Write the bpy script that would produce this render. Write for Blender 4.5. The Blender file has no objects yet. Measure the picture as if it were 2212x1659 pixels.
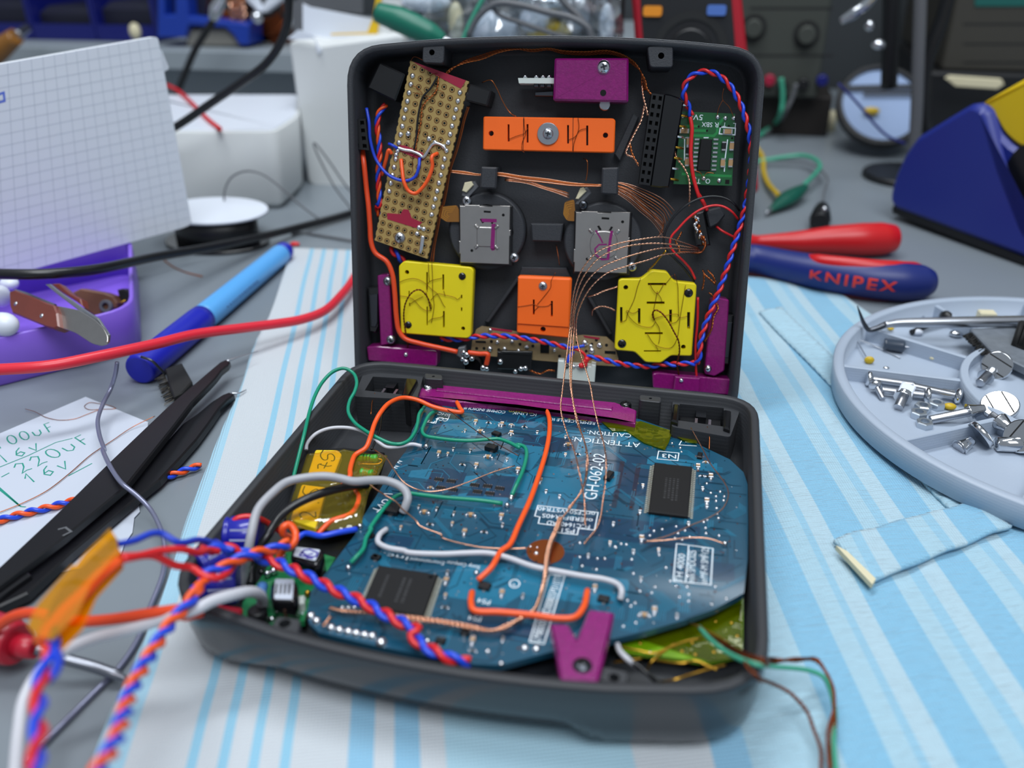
import bpy, bmesh, math, random
from mathutils import Vector as V, Matrix, Euler
random.seed(11)
S = 0.001                      # modelling unit: millimetre
FPX = 1873.9
CAM = V((108.896, -123.424, 149.049))
ROT = Euler((1.0743634, 0.00902728, 0.2227042)).to_matrix()
COL = bpy.context.scene.collection
PI = math.pi

def ray(px, py):
    return ROT @ V(((px - 1106) / FPX, -(py - 829.5) / FPX, -1))

class Pl:
    """A working plane in the room: origin, two axes and the normal; d is the offset along the normal."""
    def __init__(s, o, ex, ey):
        s.o = V(o); s.ex = V(ex).normalized(); s.ey = V(ey)
        s.ey = (s.ey - s.ex * s.ey.dot(s.ex)).normalized(); s.n = s.ex.cross(s.ey)
    def pt(s, px, py, d=0):
        r = ray(px, py); o = s.o + s.n * d
        return CAM + r * ((o - CAM).dot(s.n) / r.dot(s.n))
    def uv(s, px, py, d=0):
        p = s.pt(px, py, d) - s.o
        return (p.dot(s.ex), p.dot(s.ey))
    def w(s, u, v, d=0):
        return s.o + s.ex * u + s.ey * v + s.n * d

X, Y, Z = V((1, 0, 0)), V((0, 1, 0)), V((0, 0, 1))
TAB = Pl((0, 0, 0), X, Y)
BASE = Pl((0, 0, 19.7), X, Y)
_ya, _ti = math.radians(6.7036), math.radians(14.394)
_ex = V((math.cos(_ya), math.sin(_ya), 0)); _nn = V((-math.sin(_ya), math.cos(_ya), 0))
LID = Pl((-3.337, 119.387, 0), _ex, Z * math.cos(_ti) + _nn * math.sin(_ti))
W, D = 130.0, 116.5
def VP(y, x=0, yaw=0, tilt=0):
    a = math.radians(yaw); t = math.radians(tilt)
    n = V((-math.sin(a), math.cos(a), 0))
    return Pl((x, y, 0), (math.cos(a), math.sin(a), 0), Z * math.cos(t) + n * math.sin(t))
def facing(p0, p1):
    ex = (p1 - p0).normalized(); n = CAM - p0; n = (n - ex * n.dot(ex)).normalized()
    return Pl(p0, ex, n.cross(ex))

ZM = {'A': (740, 60, 4.148), 'B': (1180, 60, 4.148), 'C': (740, 430, 4.148), 'D': (1180, 430, 3.771), 'E': (630, 760, 4.147),
      'F': (1100, 780, 3.95), 'G': (380, 1060, 4.148), 'H': (880, 1100, 2.765), 'I': (0, 0, 4.148), 'J': (340, 0, 2.9625),
      'K': (860, 0, 2.633), 'M': (1600, 0, 3.3186), 'N': (0, 500, 2.836), 'O': (0, 820, 3.318), 'P': (0, 1100, 2.968),
      'Q': (1780, 600, 3.456), 'U': (380, 1180, 3.16), 'R': (1580, 560, 2.272), 'X': (1580, 1180, 3.4636), 'a': (0, 560, 5.529),
      'b': (960, 680, 5.027), 'c': (1600, 440, 4.608), 'd': (600, 940, 7.373), 'e': (1380, 420, 7.542), 'g': (1000, 340, 5.53),
      'h': (340, 0, 3.95), 'k': (1980, 680, 4.608), '': (0, 0, 1)}
def q(z, pts):
    ox, oy, s = ZM[z]
    return [(ox + p[0] / s, oy + p[1] / s) + tuple(p[2:]) for p in pts]
def W3(pl, z, pts, d=0):
    """photo points (x, y[, d]) carried onto a plane of the room"""
    out = []
    for p in q(z, pts):
        if len(p) > 2: d = p[2]
        out.append(pl.pt(p[0], p[1], d))
    return out
def UV(pl, z, pts, d=0):
    return [pl.uv(p[0], p[1], d) for p in q(z, pts)]

# ---------------------------------------------------------------- materials
def lin(h):
    h = h.lstrip('#'); c = [int(h[i:i + 2], 16) / 255 for i in (0, 2, 4)]
    return [x / 12.92 if x <= .04045 else ((x + .055) / 1.055) ** 2.4 for x in c] + [1]
class NT:
    def __init__(s, name):
        s.m = bpy.data.materials.new(name); s.m.use_nodes = True
        s.t = s.m.node_tree; s.t.nodes.clear()
        s.out = s.n('ShaderNodeOutputMaterial')
    def n(s, k, **kw):
        x = s.t.nodes.new(k)
        for a, b in kw.items():
            if a.startswith('_'): x.inputs[a[1:].replace('_', ' ')].default_value = b
            else: setattr(x, a, b)
        return x
    def l(s, a, b): s.t.links.new(a, b)
    def math(s, op, a, b=None, clamp=False):
        x = s.n('ShaderNodeMath', operation=op, use_clamp=clamp)
        for i, v in enumerate((a, b)):
            if v is None: continue
            if hasattr(v, 'is_linked'): s.l(v, x.inputs[i])
            else: x.inputs[i].default_value = v
        return x.outputs[0]
    def mix(s, f, a, b):
        x = s.n('ShaderNodeMix', data_type='RGBA')
        for i, v in ((0, f), (6, a), (7, b)):
            if hasattr(v, 'is_linked'): s.l(v, x.inputs[i])
            else: x.inputs[i].default_value = v
        return x.outputs[2]
    def coord(s): return s.n('ShaderNodeTexCoord').outputs['Object']
    def bsdf(s, col, rough=.5, metal=0, coat=0, spec=.5, sheen=0, trans=0):
        b = s.n('ShaderNodeBsdfPrincipled')
        if hasattr(col, 'is_linked'): s.l(col, b.inputs['Base Color'])
        else: b.inputs['Base Color'].default_value = col
        if hasattr(rough, 'is_linked'): s.l(rough, b.inputs['Roughness'])
        else: b.inputs['Roughness'].default_value = rough
        b.inputs['Metallic'].default_value = metal; b.inputs['Coat Weight'].default_value = coat
        b.inputs['Coat Roughness'].default_value = .08
        b.inputs['Specular IOR Level'].default_value = spec; b.inputs['Sheen Weight'].default_value = sheen
        b.inputs['Transmission Weight'].default_value = trans
        s.l(b.outputs[0], s.out.inputs[0]); return b
    def bump(s, b, h, dist, strength=1.0):
        x = s.n('ShaderNodeBump'); x.inputs['Distance'].default_value = dist; x.inputs['Strength'].default_value = strength
        s.l(h, x.inputs['Height']); s.l(x.outputs[0], b.inputs['Normal'])
MATS = {}
def mat(name, hexc, rough=.5, metal=0, coat=0, spec=.5, var=0, vscale=300, bump=0, bscale=1500, layers=0, trans=0, sheen=0):
    """plain surface with optional colour variation (noise), grain bump and printed layer lines (all in object space)"""
    t = NT(name); c = lin(hexc); co = t.coord(); col = c
    if var:
        nz = t.n('ShaderNodeTexNoise', _Scale=vscale, _Detail=4.0); t.l(co, nz.inputs['Vector'])
        col = t.mix(nz.outputs[0], [x * (1 - var) for x in c[:3]] + [1], [min(1, x * (1 + var)) for x in c[:3]] + [1])
    b = t.bsdf(col, rough, metal, coat, spec, sheen, trans)
    h = None
    if bump:
        nz = t.n('ShaderNodeTexNoise', _Scale=bscale, _Detail=3.0); t.l(co, nz.inputs['Vector'])
        h = nz.outputs[0]; t.bump(b, h, bump * S)
    if layers:
        wv = t.n('ShaderNodeTexWave', bands_direction='Z', _Scale=layers, _Distortion=.6); t.l(co, wv.inputs['Vector'])
        h2 = wv.outputs[1] if h is None else t.math('ADD', t.math('MULTIPLY', wv.outputs[1], .6), h)
        t.bump(b, h2, max(bump * .6, .03) * S)
    MATS[name] = t.m; return t.m
def film(name, hexc, gloss=.06, op=.25, rough=.08):
    """thin tinted transparent sheet: coloured pass-through, a little body colour, glossy skin"""
    t = NT(name); c = lin(hexc)
    tr = t.n('ShaderNodeBsdfTransparent'); tr.inputs[0].default_value = c
    df = t.n('ShaderNodeBsdfDiffuse'); df.inputs[0].default_value = c
    gl = t.n('ShaderNodeBsdfGlossy'); gl.inputs['Roughness'].default_value = rough
    m1 = t.n('ShaderNodeMixShader'); m1.inputs[0].default_value = op
    t.l(tr.outputs[0], m1.inputs[1]); t.l(df.outputs[0], m1.inputs[2])
    lw = t.n('ShaderNodeLayerWeight'); lw.inputs[0].default_value = .5
    f2 = t.math('ADD', t.math('MULTIPLY', t.math('POWER', lw.outputs[1], 4.0), .6), gloss, True)
    nz = t.n('ShaderNodeTexNoise', _Scale=160.0, _Detail=2.0); t.l(t.coord(), nz.inputs['Vector'])
    bp = t.n('ShaderNodeBump'); bp.inputs['Distance'].default_value = .5 * S
    t.l(nz.outputs[0], bp.inputs['Height']); t.l(bp.outputs[0], gl.inputs['Normal'])
    m2 = t.n('ShaderNodeMixShader'); t.l(f2, m2.inputs[0]); t.l(m1.outputs[0], m2.inputs[1]); t.l(gl.outputs[0], m2.inputs[2])
    t.l(m2.outputs[0], t.out.inputs[0]); MATS[name] = t.m; return t.m

# ---------------------------------------------------------------- mesh building
def area2(p):
    return sum(p[i][0] * p[(i + 1) % len(p)][1] - p[(i + 1) % len(p)][0] * p[i][1] for i in range(len(p)))
def rnd(pts, r, seg=4):
    """round the corners of a polygon"""
    out = []; n = len(pts)
    for i in range(n):
        a, b, c = V(pts[i - 1]), V(pts[i]), V(pts[(i + 1) % n])
        u, w = (a - b), (c - b); ri = r[i] if isinstance(r, (list, tuple)) else r
        if ri <= 0 or u.length < 1e-6 or w.length < 1e-6: out.append(tuple(b)); continue
        k = min(ri, u.length * .48, w.length * .48)
        p0, p1 = b + u.normalized() * k, b + w.normalized() * k
        for j in range(seg + 1):
            t = j / seg; out.append(tuple(p0 * (1 - t) ** 2 + b * 2 * t * (1 - t) + p1 * t * t))
    return out
def inset(p, d):
    n = len(p); out = []
    sg = 1 if area2(p) > 0 else -1
    for i in range(n):
        a, b, c = V(p[i - 1]), V(p[i]), V(p[(i + 1) % n])
        e, f = (b - a), (c - b)
        if e.length < 1e-7: e = f
        if f.length < 1e-7: f = e
        e = e.normalized(); f = f.normalized()
        n1, n2 = V((-e.y, e.x)), V((-f.y, f.x)); m = n1 + n2
        if m.length < 1e-6: m = n1
        m = m.normalized(); k = max(.35, m.dot(n1))
        out.append(tuple(b + m * (sg * d / k)))
    return out
def circ(u, v, r, n=16, ry=None, a0=0):
    ry = r if ry is None else ry
    return [(u + r * math.cos(a0 + 2 * PI * i / n), v + ry * math.sin(a0 + 2 * PI * i / n)) for i in range(n)]
def catmull(pts, step=None, n=8):
    if len(pts) < 3:
        out = [pts[0].lerp(pts[-1], i / n) for i in range(n + 1)]
    else:
        out = []
        P = [pts[0] * 2 - pts[1]] + list(pts) + [pts[-1] * 2 - pts[-2]]
        for i in range(1, len(P) - 2):
            p0, p1, p2, p3 = P[i - 1:i + 3]
            d0, d1, d2 = [max(1e-4, math.sqrt(max(1e-9, x.length))) for x in (p1 - p0, p2 - p1, p3 - p2)]
            m1 = (p1 - p0) / d0 - (p2 - p0) / (d0 + d1) + (p2 - p1) / d1
            m2 = (p2 - p1) / d1 - (p3 - p1) / (d1 + d2) + (p3 - p2) / d2
            m1 *= d1; m2 *= d1
            for j in range(n):
                t = j / n
                out.append(p1 * (2 * t ** 3 - 3 * t * t + 1) + m1 * (t ** 3 - 2 * t * t + t) + p2 * (3 * t * t - 2 * t ** 3) + m2 * (t ** 3 - t * t))
        out.append(P[-2].copy())
    if step:
        L = [0]
        for a, b in zip(out, out[1:]): L.append(L[-1] + (b - a).length)
        k = max(2, int(L[-1] / step)); res = []; j = 0
        for i in range(k + 1):
            s = L[-1] * i / k
            while j < len(L) - 2 and L[j + 1] < s: j += 1
            t = (s - L[j]) / max(1e-9, L[j + 1] - L[j]); res.append(out[j].lerp(out[j + 1], min(1, t)))
        out = res
    return out
def frames(pts):
    T = []
    for i in range(len(pts)):
        t = pts[min(i + 1, len(pts) - 1)] - pts[max(i - 1, 0)]
        T.append(t.normalized() if t.length > 1e-9 else (T[-1] if T else V((1, 0, 0))))
    a = Z if abs(T[0].z) < .9 else X
    u = (a - T[0] * a.dot(T[0])).normalized(); out = []
    for t in T:
        u = u - t * u.dot(t)
        if u.length < 1e-6: u = t.orthogonal()
        u = u.normalized(); out.append((t, u, t.cross(u)))
    return out
class MB:
    def __init__(s): s.bm = bmesh.new(); s.mats = []
    def mi(s, m):
        if isinstance(m, str): m = MATS[m]
        if m not in s.mats: s.mats.append(m)
        return s.mats.index(m)
    def face(s, vs, m, sm=False):
        try: f = s.bm.faces.new(vs)
        except ValueError: return None
        f.material_index = m; f.smooth = sm; return f
    def slab(s, pl, pts, d1, d0, m, holes=(), cham=0, sm=False, bot=True):
        """a plate: outline (u,v) on plane pl, top at d1, underside at d0, optional through holes and chamfered top edge"""
        m = s.mi(m); pts = list(pts)
        if area2(pts) < 0: pts.reverse()
        holes = [list(h) if area2(h) < 0 else list(h)[::-1] for h in holes]
        mk = lambda p, d: [s.bm.verts.new(pl.w(a, b, d)) for a, b in p]
        top = mk(inset(pts, cham) if cham else pts, d1); mid = mk(pts, d1 - cham) if cham else None
        low = mk(pts, d0); ht = [mk(h, d1) for h in holes]; hb = [mk(h, d0) for h in holes]
        if holes:
            for loop, hl, up in ((top, ht, 1), (low, hb, 0)):
                if not up and not bot: continue
                ed = []
                for L in [loop] + hl:
                    for i in range(len(L)):
                        e = s.bm.edges.get((L[i - 1], L[i])) or s.bm.edges.new((L[i - 1], L[i])); ed.append(e)
                r = bmesh.ops.triangle_fill(s.bm, use_beauty=True, edges=ed, normal=pl.n)
                for f in r['geom']:
                    if isinstance(f, bmesh.types.BMFace):
                        f.material_index = m; f.normal_update()
                        if (f.normal.dot(pl.n) > 0) != bool(up): f.normal_flip()
        else:
            s.face(top, m)
            if bot: s.face(low[::-1], m)
        def wall(a, b, flip=False, smooth=False):
            for i in range(len(a)):
                j = (i + 1) % len(a); v = [a[i], b[i], b[j], a[j]]
                s.face(v, m, smooth)
        if cham: wall(top, mid, smooth=sm); wall(mid, low, smooth=sm)
        else: wall(top, low, smooth=sm)
        for a, b in zip(ht, hb): wall(a, b)
        return s
    def box(s, pl, u, v, du, dv, d1, d0, m, rot=0, cham=0, r=0):
        c, k = math.cos(rot), math.sin(rot)
        p = [(u + a * du / 2 * c - b * dv / 2 * k, v + a * du / 2 * k + b * dv / 2 * c) for a, b in ((-1, -1), (1, -1), (1, 1), (-1, 1))]
        if r: p = rnd(p, r, 4)
        return s.slab(pl, p, d1, d0, m, cham=cham, sm=bool(r))
    def cyl(s, pl, u, v, r, d1, d0, m, n=16, cham=0, ry=None):
        return s.slab(pl, circ(u, v, r, n, ry), d1, d0, m, cham=cham, sm=True)
    def quad(s, pts3, m, sm=False):
        return s.face([s.bm.verts.new(p) for p in pts3], s.mi(m), sm)
    def rings(s, R, m, sm=True, cap=True, closed=True):
        """skin a list of vertex rings (world points)"""
        m = s.mi(m); vs = [[s.bm.verts.new(p) for p in r] for r in R]
        for a, b in zip(vs, vs[1:]):
            n = len(a)
            for i in range(n if closed else n - 1):
                j = (i + 1) % n; s.face([a[i], a[j], b[j], b[i]], m, sm)
        if cap and closed: s.face(vs[0][::-1], m); s.face(vs[-1], m)
        return s
    def tube(s, pts, r, m, n=8, step=None, sub=6, flat=1.0, raw=False, dirv=None, rend=None):
        P = pts if raw else catmull(pts, step, sub)
        fr = frames(P); R = []
        for i, (p, (t, u, w)) in enumerate(zip(P, fr)):
            k = i / max(1, len(P) - 1)
            if callable(r): rr = r(k)
            elif isinstance(r, (list, tuple)):
                x = k * (len(r) - 1); a = int(min(x, len(r) - 2)); rr = r[a] + (r[a + 1] - r[a]) * (x - a)
            else: rr = r
            if dirv is not None:
                u = (dirv - t * dirv.dot(t)).normalized(); w = t.cross(u)
            R.append([p + u * (rr * flat * math.cos(2 * PI * j / n)) + w * (rr * math.sin(2 * PI * j / n)) for j in range(n)])
        return s.rings(R, m)
    def ball(s, c, r, m, n=10, k=6, sx=(1, 1, 1), ax=None):
        m = s.mi(m); r3 = [r * x for x in sx]; M = ax or Matrix.Identity(3); rows = []
        for i in range(1, k):
            th = PI * i / k
            rows.append([s.bm.verts.new(c + M @ V((r3[0] * math.sin(th) * math.cos(2 * PI * j / n), r3[1] * math.sin(th) * math.sin(2 * PI * j / n), r3[2] * math.cos(th)))) for j in range(n)])
        t = s.bm.verts.new(c + M @ V((0, 0, r3[2]))); b = s.bm.verts.new(c - M @ V((0, 0, r3[2])))
        for j in range(n):
            jj = (j + 1) % n
            s.face([t, rows[0][j], rows[0][jj]], m, True); s.face([b, rows[-1][jj], rows[-1][j]], m, True)
            for a, c2 in zip(rows, rows[1:]): s.face([a[j], c2[j], c2[jj], a[jj]], m, True)
        return s
    def dome(s, pl, u, v, r, d0, h, m, n=10, k=3):
        """low rounded blob on a plane (solder joint, rivet)"""
        mi = s.mi(m); rows = []
        for i in range(k):
            a = PI / 2 * i / k
            rows.append([s.bm.verts.new(pl.w(u + r * math.cos(a) * math.cos(2 * PI * j / n), v + r * math.cos(a) * math.sin(2 * PI * j / n), d0 + h * math.sin(a))) for j in range(n)])
        t = s.bm.verts.new(pl.w(u, v, d0 + h))
        for a, b in zip(rows, rows[1:]):
            for j in range(n): s.face([a[j], a[(j + 1) % n], b[(j + 1) % n], b[j]], mi, True)
        for j in range(n): s.face([rows[-1][j], rows[-1][(j + 1) % n], t], mi, True)
        return s
    def strip(s, pl, uvs, w, d, m, closed=False):
        """flat printed line"""
        m = s.mi(m); n = len(uvs); L = []
        for i in range(n):
            a = V(uvs[i - 1]) if (i or closed) else V(uvs[0]); b = V(uvs[i]); c = V(uvs[(i + 1) % n]) if (i < n - 1 or closed) else b
            e = (b - a).normalized() if (b - a).length > 1e-6 else (c - b).normalized()
            f = (c - b).normalized() if (c - b).length > 1e-6 else e
            n1, n2 = V((-e.y, e.x)), V((-f.y, f.x)); mm = n1 + n2
            mm = mm.normalized() if mm.length > 1e-6 else n1
            k = w / 2 / max(.5, mm.dot(n1)); L.append((b + mm * k, b - mm * k))
        vs = [(s.bm.verts.new(pl.w(a.x, a.y, d)), s.bm.verts.new(pl.w(b.x, b.y, d))) for a, b in L]
        for i in range(n if closed else n - 1):
            a, b = vs[i], vs[(i + 1) % n]; s.face([a[0], a[1], b[1], b[0]], m)
        return s
    def text(s, pl, body, u0, u1, h, d, m, spacing=1.0, bold=0):
        """lettering from u0 to u1 on the plane; h = cap height in mm"""
        cu = bpy.data.curves.new('t', 'FONT'); cu.body = body; cu.space_character = spacing; cu.resolution_u = 3; cu.offset = bold
        o = bpy.data.objects.new('t', cu); COL.objects.link(o)
        dg = bpy.context.evaluated_depsgraph_get(); ev = o.evaluated_get(dg); me = ev.to_mesh()
        a, b = V(u0), V(u1); ax = (b - a); L = ax.length; ax = ax.normalized(); ay = V((-ax.y, ax.x))
        x0 = min(v.co.x for v in me.vertices); x1 = max(v.co.x for v in me.vertices)
        mi = s.mi(m); kx = L / (x1 - x0); ky = h / .7
        vs = [s.bm.verts.new(pl.w(*(a + ax * ((v.co.x - x0) * kx) + ay * (v.co.y * ky)), d)) for v in me.vertices]
        for p in me.polygons: s.face([vs[i] for i in p.vertices], mi)
        ev.to_mesh_clear(); bpy.data.objects.remove(o); bpy.data.curves.remove(cu); return s

ORG = {}
def link(o, parent, org):
    COL.objects.link(o)
    if parent is not None: o.parent = parent; o.location = (org - ORG[parent.name]) * S
    else: o.location = org * S
    ORG[o.name] = org.copy(); return o
def fin(name, mb, parent=None, org=None, mod=None):
    bmesh.ops.remove_doubles(mb.bm, verts=mb.bm.verts, dist=1e-5)
    vs = [v.co for v in mb.bm.verts]
    if org is None:
        org = V((sum(v.x for v in vs) / len(vs), sum(v.y for v in vs) / len(vs), min(v.z for v in vs)))
    me = bpy.data.meshes.new(name)
    for v in mb.bm.verts: v.co = (v.co - org) * S
    mb.bm.normal_update(); mb.bm.to_mesh(me); mb.bm.free()
    for m in mb.mats: me.materials.append(m)
    o = bpy.data.objects.new(name, me); link(o, parent, org)
    if mod: mod(o)
    return o
def tag(o, label, cat, group=None, kind=None):
    if label: o['label'] = label
    if cat: o['category'] = cat
    if group: o['group'] = group
    if kind: o['kind'] = kind
    return o
def thing(name, label, cat, p, group=None):
    o = bpy.data.objects.new(name, None); o.empty_display_size = .005
    link(o, None, V(p)); return tag(o, label, cat, group)
WS = [1.0]
def wire(name, label, cat, pts, r, m, parent=None, group=None, n=8, sub=6):
    mb = MB(); mb.tube(pts, r * WS[0], m, n=n, sub=sub); o = fin(name, mb, parent)
    if label: tag(o, label, cat if parent is None else None, group)
    return o
def strands(mb, pts, R, r, pitch, mats, n=7, step=.5, ph=0):
    P = catmull(pts, step); fr = frames(P); s = 0
    for k, m in enumerate(mats):
        out = []; s = 0
        for i, (p, (t, u, w)) in enumerate(zip(P, fr)):
            if i: s += (p - P[i - 1]).length
            a = ph + 2 * PI * (s / pitch + k / len(mats)); out.append(p + u * (R * math.cos(a)) + w * (R * math.sin(a)))
        yield k, m, out
def twisted(name, label, pts, r, pitch, specs, group=None, step=.6, ph=0, ends=()):
    """wires twisted together: one thing, one child per strand; specs = [(child name, material)]"""
    t = thing(name, label, 'wire', pts[0], group); r *= WS[0]
    for k, m, out in strands(None, pts, r * 1.02, r, pitch, [x[1] for x in specs], step=step, ph=ph):
        mb = MB(); e = list(out)
        if k < len(ends) and ends[k]: e = e + catmull([out[-1]] + list(ends[k]), .6)[1:]
        mb.tube(e, r, m, n=8, raw=True); fin(specs[k][0], mb, t)
    return t
def magnet(name, label, pts, parent=None, r=.13, pitch=2.2, m='copper', group=None, two=True, cat='wire'):
    """thin enamelled copper: a single hair or a fine twisted pair, one mesh"""
    mb = MB()
    if two:
        for k, mm, out in strands(mb, pts, r, r, pitch, [m, m], step=.45): mb.tube(out, r, mm, n=5, raw=True)
    else: mb.tube(pts, r, m, n=6)
    o = fin(name, mb, parent)
    if label: tag(o, label, cat if parent is None else None, group)
    return o
def screw_head(pl, u, v, r, d0, h, m, dark, parent, name='screw', label=None):
    """pan head with a cross recess"""
    mb = MB(); mb.dome(pl, u, v, r, d0, h * .8, m, n=18, k=4)
    mb.cyl(pl, u, v, r, d0 + .05, d0 - 2, m, n=18)
    a = random.random() * 3
    for k in range(2): mb.box(pl, u, v, r * .95, r * .26, d0 + h * .86, d0 + h * .5, dark, rot=a + k * PI / 2)
    o = fin(name, mb, parent)
    if label: o['label'] = label
    return o
# ---------------------------------------------------------------- palette
mat('shell', '#2d2f33', .55, bump=.05, bscale=2600, layers=260)
mat('shell_grain', '#303237', .55, var=.18, vscale=1800, bump=.07, bscale=2600); mat('shell_out', '#23262b', .26, bump=.015, bscale=2200, coat=.25)
mat('rim_highlight', '#cfd3d8', .35)  # pale tone for the highlight line painted round the lid rim
mat('black', '#101114', .4); mat('black_gloss', '#0b0c0f', .16, coat=.5); mat('dark', '#060607', .7)
mat('hole', '#050506', .9)
mat('purple', '#800d65', .28, var=.3, vscale=900, bump=.09, bscale=1800, coat=.4)
mat('orange', '#ff6a13', .5, bump=.02, bscale=2500)
mat('yellow', '#e6d204', .5, bump=.02, bscale=2500)
mat('steel', '#b9bcc2', .3, metal=1, var=.06, vscale=500); mat('chrome', '#d3d6da', .12, metal=1)
mat('solder', '#e2e4e8', .26, metal=1); mat('pin_metal', '#c9c6b4', .35, metal=.6); mat('dark_steel', '#55585e', .3, metal=1); mat('solder_wire', '#8487a0', .28, metal=.5)
mat('joy_plate', '#b3b0ad', .34, metal=1, var=.08, vscale=260, bump=.01, bscale=900)
mat('copper', '#b8693a', .3, metal=1); mat('copper_dark', '#7d4227', .35, metal=1); mat('copper_light', '#d9a58a', .25, metal=1)
mat('gold', '#c99b3a', .3, metal=1)
mat('perf', '#a58a50', .6, var=.12, vscale=200, bump=.02); mat('perf_ring', '#6a4520', .45, metal=.3); mat('perf_pale', '#8d7a58', .6, var=.25, vscale=300, bump=.04)
mat('paint_red', '#9c1738', .45)
mat('w_red', '#d8262a', .32); mat('w_blue', '#1f49d6', .32); mat('w_orange', '#f0581f', .34); mat('w_green', '#0c8a6c', .32)
mat('w_white', '#c3c4cb', .35); mat('w_grey', '#a3a5ab', .4); mat('w_black', '#16171a', .3); mat('w_vermil', '#e0481f', .38); mat('w_pinkred', '#dc2a3c', .33)
mat('w_navy', '#1c3fc0', .35)
mat('silk', '#dfe9f0', .5); mat('silk_y', '#d8c63a', .5)
mat('amp_green', '#0f5a2c', .3, coat=.5); mat('amp_trace', '#1c8440', .3, coat=.5)
mat('reg_green', '#1c7a46', .3, coat=.5, var=.2, vscale=600)
mat('olive', '#6f9a08', .32, var=.15, vscale=200, coat=.4)
mat('tan', '#b08b62', .45); mat('cream', '#d8cfae', .6); mat('chip', '#121214', .6, spec=.3); mat('chip_mark', '#2c2d30', .6)
mat('cap_blue', '#1c209c', .28, coat=.4, var=.1, vscale=300); mat('cap_top', '#8d93b8', .35)
mat('res_blue', '#4f83c4', .4); mat('res_green', '#3f9a2e', .35); mat('res_band', '#153d13', .5); mat('res_red', '#b0651e', .5)
mat('label_amber', '#e3c41e', .4, coat=.5); mat('ink', '#1d1708', .5); mat('ink_purple', '#382a90', .5); mat('paper_white', '#bfc6d3', .6)
mat('jst', '#d5dcd6', .45)
mat('ribbon', '#8a5a1c', .3, coat=.3); mat('ribbon_line', '#c98a34', .3, metal=.4)
mat('bench', '#7b838a', .34, var=.05, vscale=25, bump=.004, bscale=500)
mat('tray', '#a4b0c0', .45, bump=.015, bscale=1500, layers=330)
mat('lilac', '#8763d8', .38, bump=.01, bscale=900)
mat('white_card', '#d3d6d6', .6, var=.03, vscale=30); mat('white_gloss', '#dde3ee', .35)
mat('marker_light', '#5aa6e6', .35); mat('marker_dark', '#1720a8', .4); mat('marker_ink', '#10205e', .5)
mat('tweezer', '#131317', .34, bump=.006, bscale=700)
mat('bristle', '#141414', .7); mat('bristle_tip', '#6a645a', .6)
mat('wood_red', '#6e2f22', .42, var=.25, vscale=90, coat=.3); mat('wood_brown', '#6c4530', .5, var=.2, vscale=90)
mat('green_ink', '#1d8f7d', .6); mat('blue_ink', '#5b74d6', .6)
mat('plier_red', '#c3151c', .36, bump=.01); mat('plier_blue', '#13246a', .42, bump=.012, bscale=1200); mat('plier_text', '#d0352b', .45)
mat('iron_blue', '#1f2d84', .4, bump=.006, bscale=500); mat('iron_yellow', '#d5b40c', .5)
mat('meter_red', '#a81728', .4); mat('meter_black', '#15161a', .5); mat('instrument', '#3a3e39', .6, var=.05, vscale=20); mat('instrument_dark', '#141516', .6)
mat('instrument2', '#383630', .6); mat('teal', '#0d5a54', .5); mat('shelf', '#8f989f', .45); mat('bin_dark', '#15172a', .5); mat('bin_blue', '#0f1768', .4)
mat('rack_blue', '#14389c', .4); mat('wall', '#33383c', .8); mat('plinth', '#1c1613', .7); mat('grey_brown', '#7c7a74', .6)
mat('grid_line', '#bcc4cf', .6); mat('lens', '#90a4c6', .15, coat=.5); mat('pad_paper', '#e3e8ef', .6); mat('cap_slate', '#333e4d', .35, coat=.3); mat('nut_steel', '#c4ccd4', .28, metal=.85); mat('pin_steel', '#8d9099', .35, metal=1); mat('ferrule', '#7d848d', .5, metal=.4, var=.3, vscale=300); mat('clip_green', '#0c5243', .4); mat('w_yellow', '#c9a81c', .4); mat('pale_green', '#3f9c7f', .4); mat('screen_amber', '#e08a1c', .5); mat('key_blue', '#4b6fb8', .5)
mat('plastic_grey', '#5d5f63', .5); mat('probe_red', '#b5172f', .4, coat=.2)
mat('yellow_card', '#e0b616', .5); mat('handle_green', '#0d6a55', .4)
film('kapton', '#ffe75a', gloss=.09, op=.1, rough=.07); film('kapton_dark', '#e69a10', gloss=.09, op=.18, rough=.07)
film('kapton_tape', '#ffc818', gloss=.1, op=.2, rough=.1); film('kapton_green', '#c9cf10', gloss=.09, op=.08, rough=.07); film('clear', '#e8eef2', gloss=.16, op=.16, rough=.12)

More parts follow.
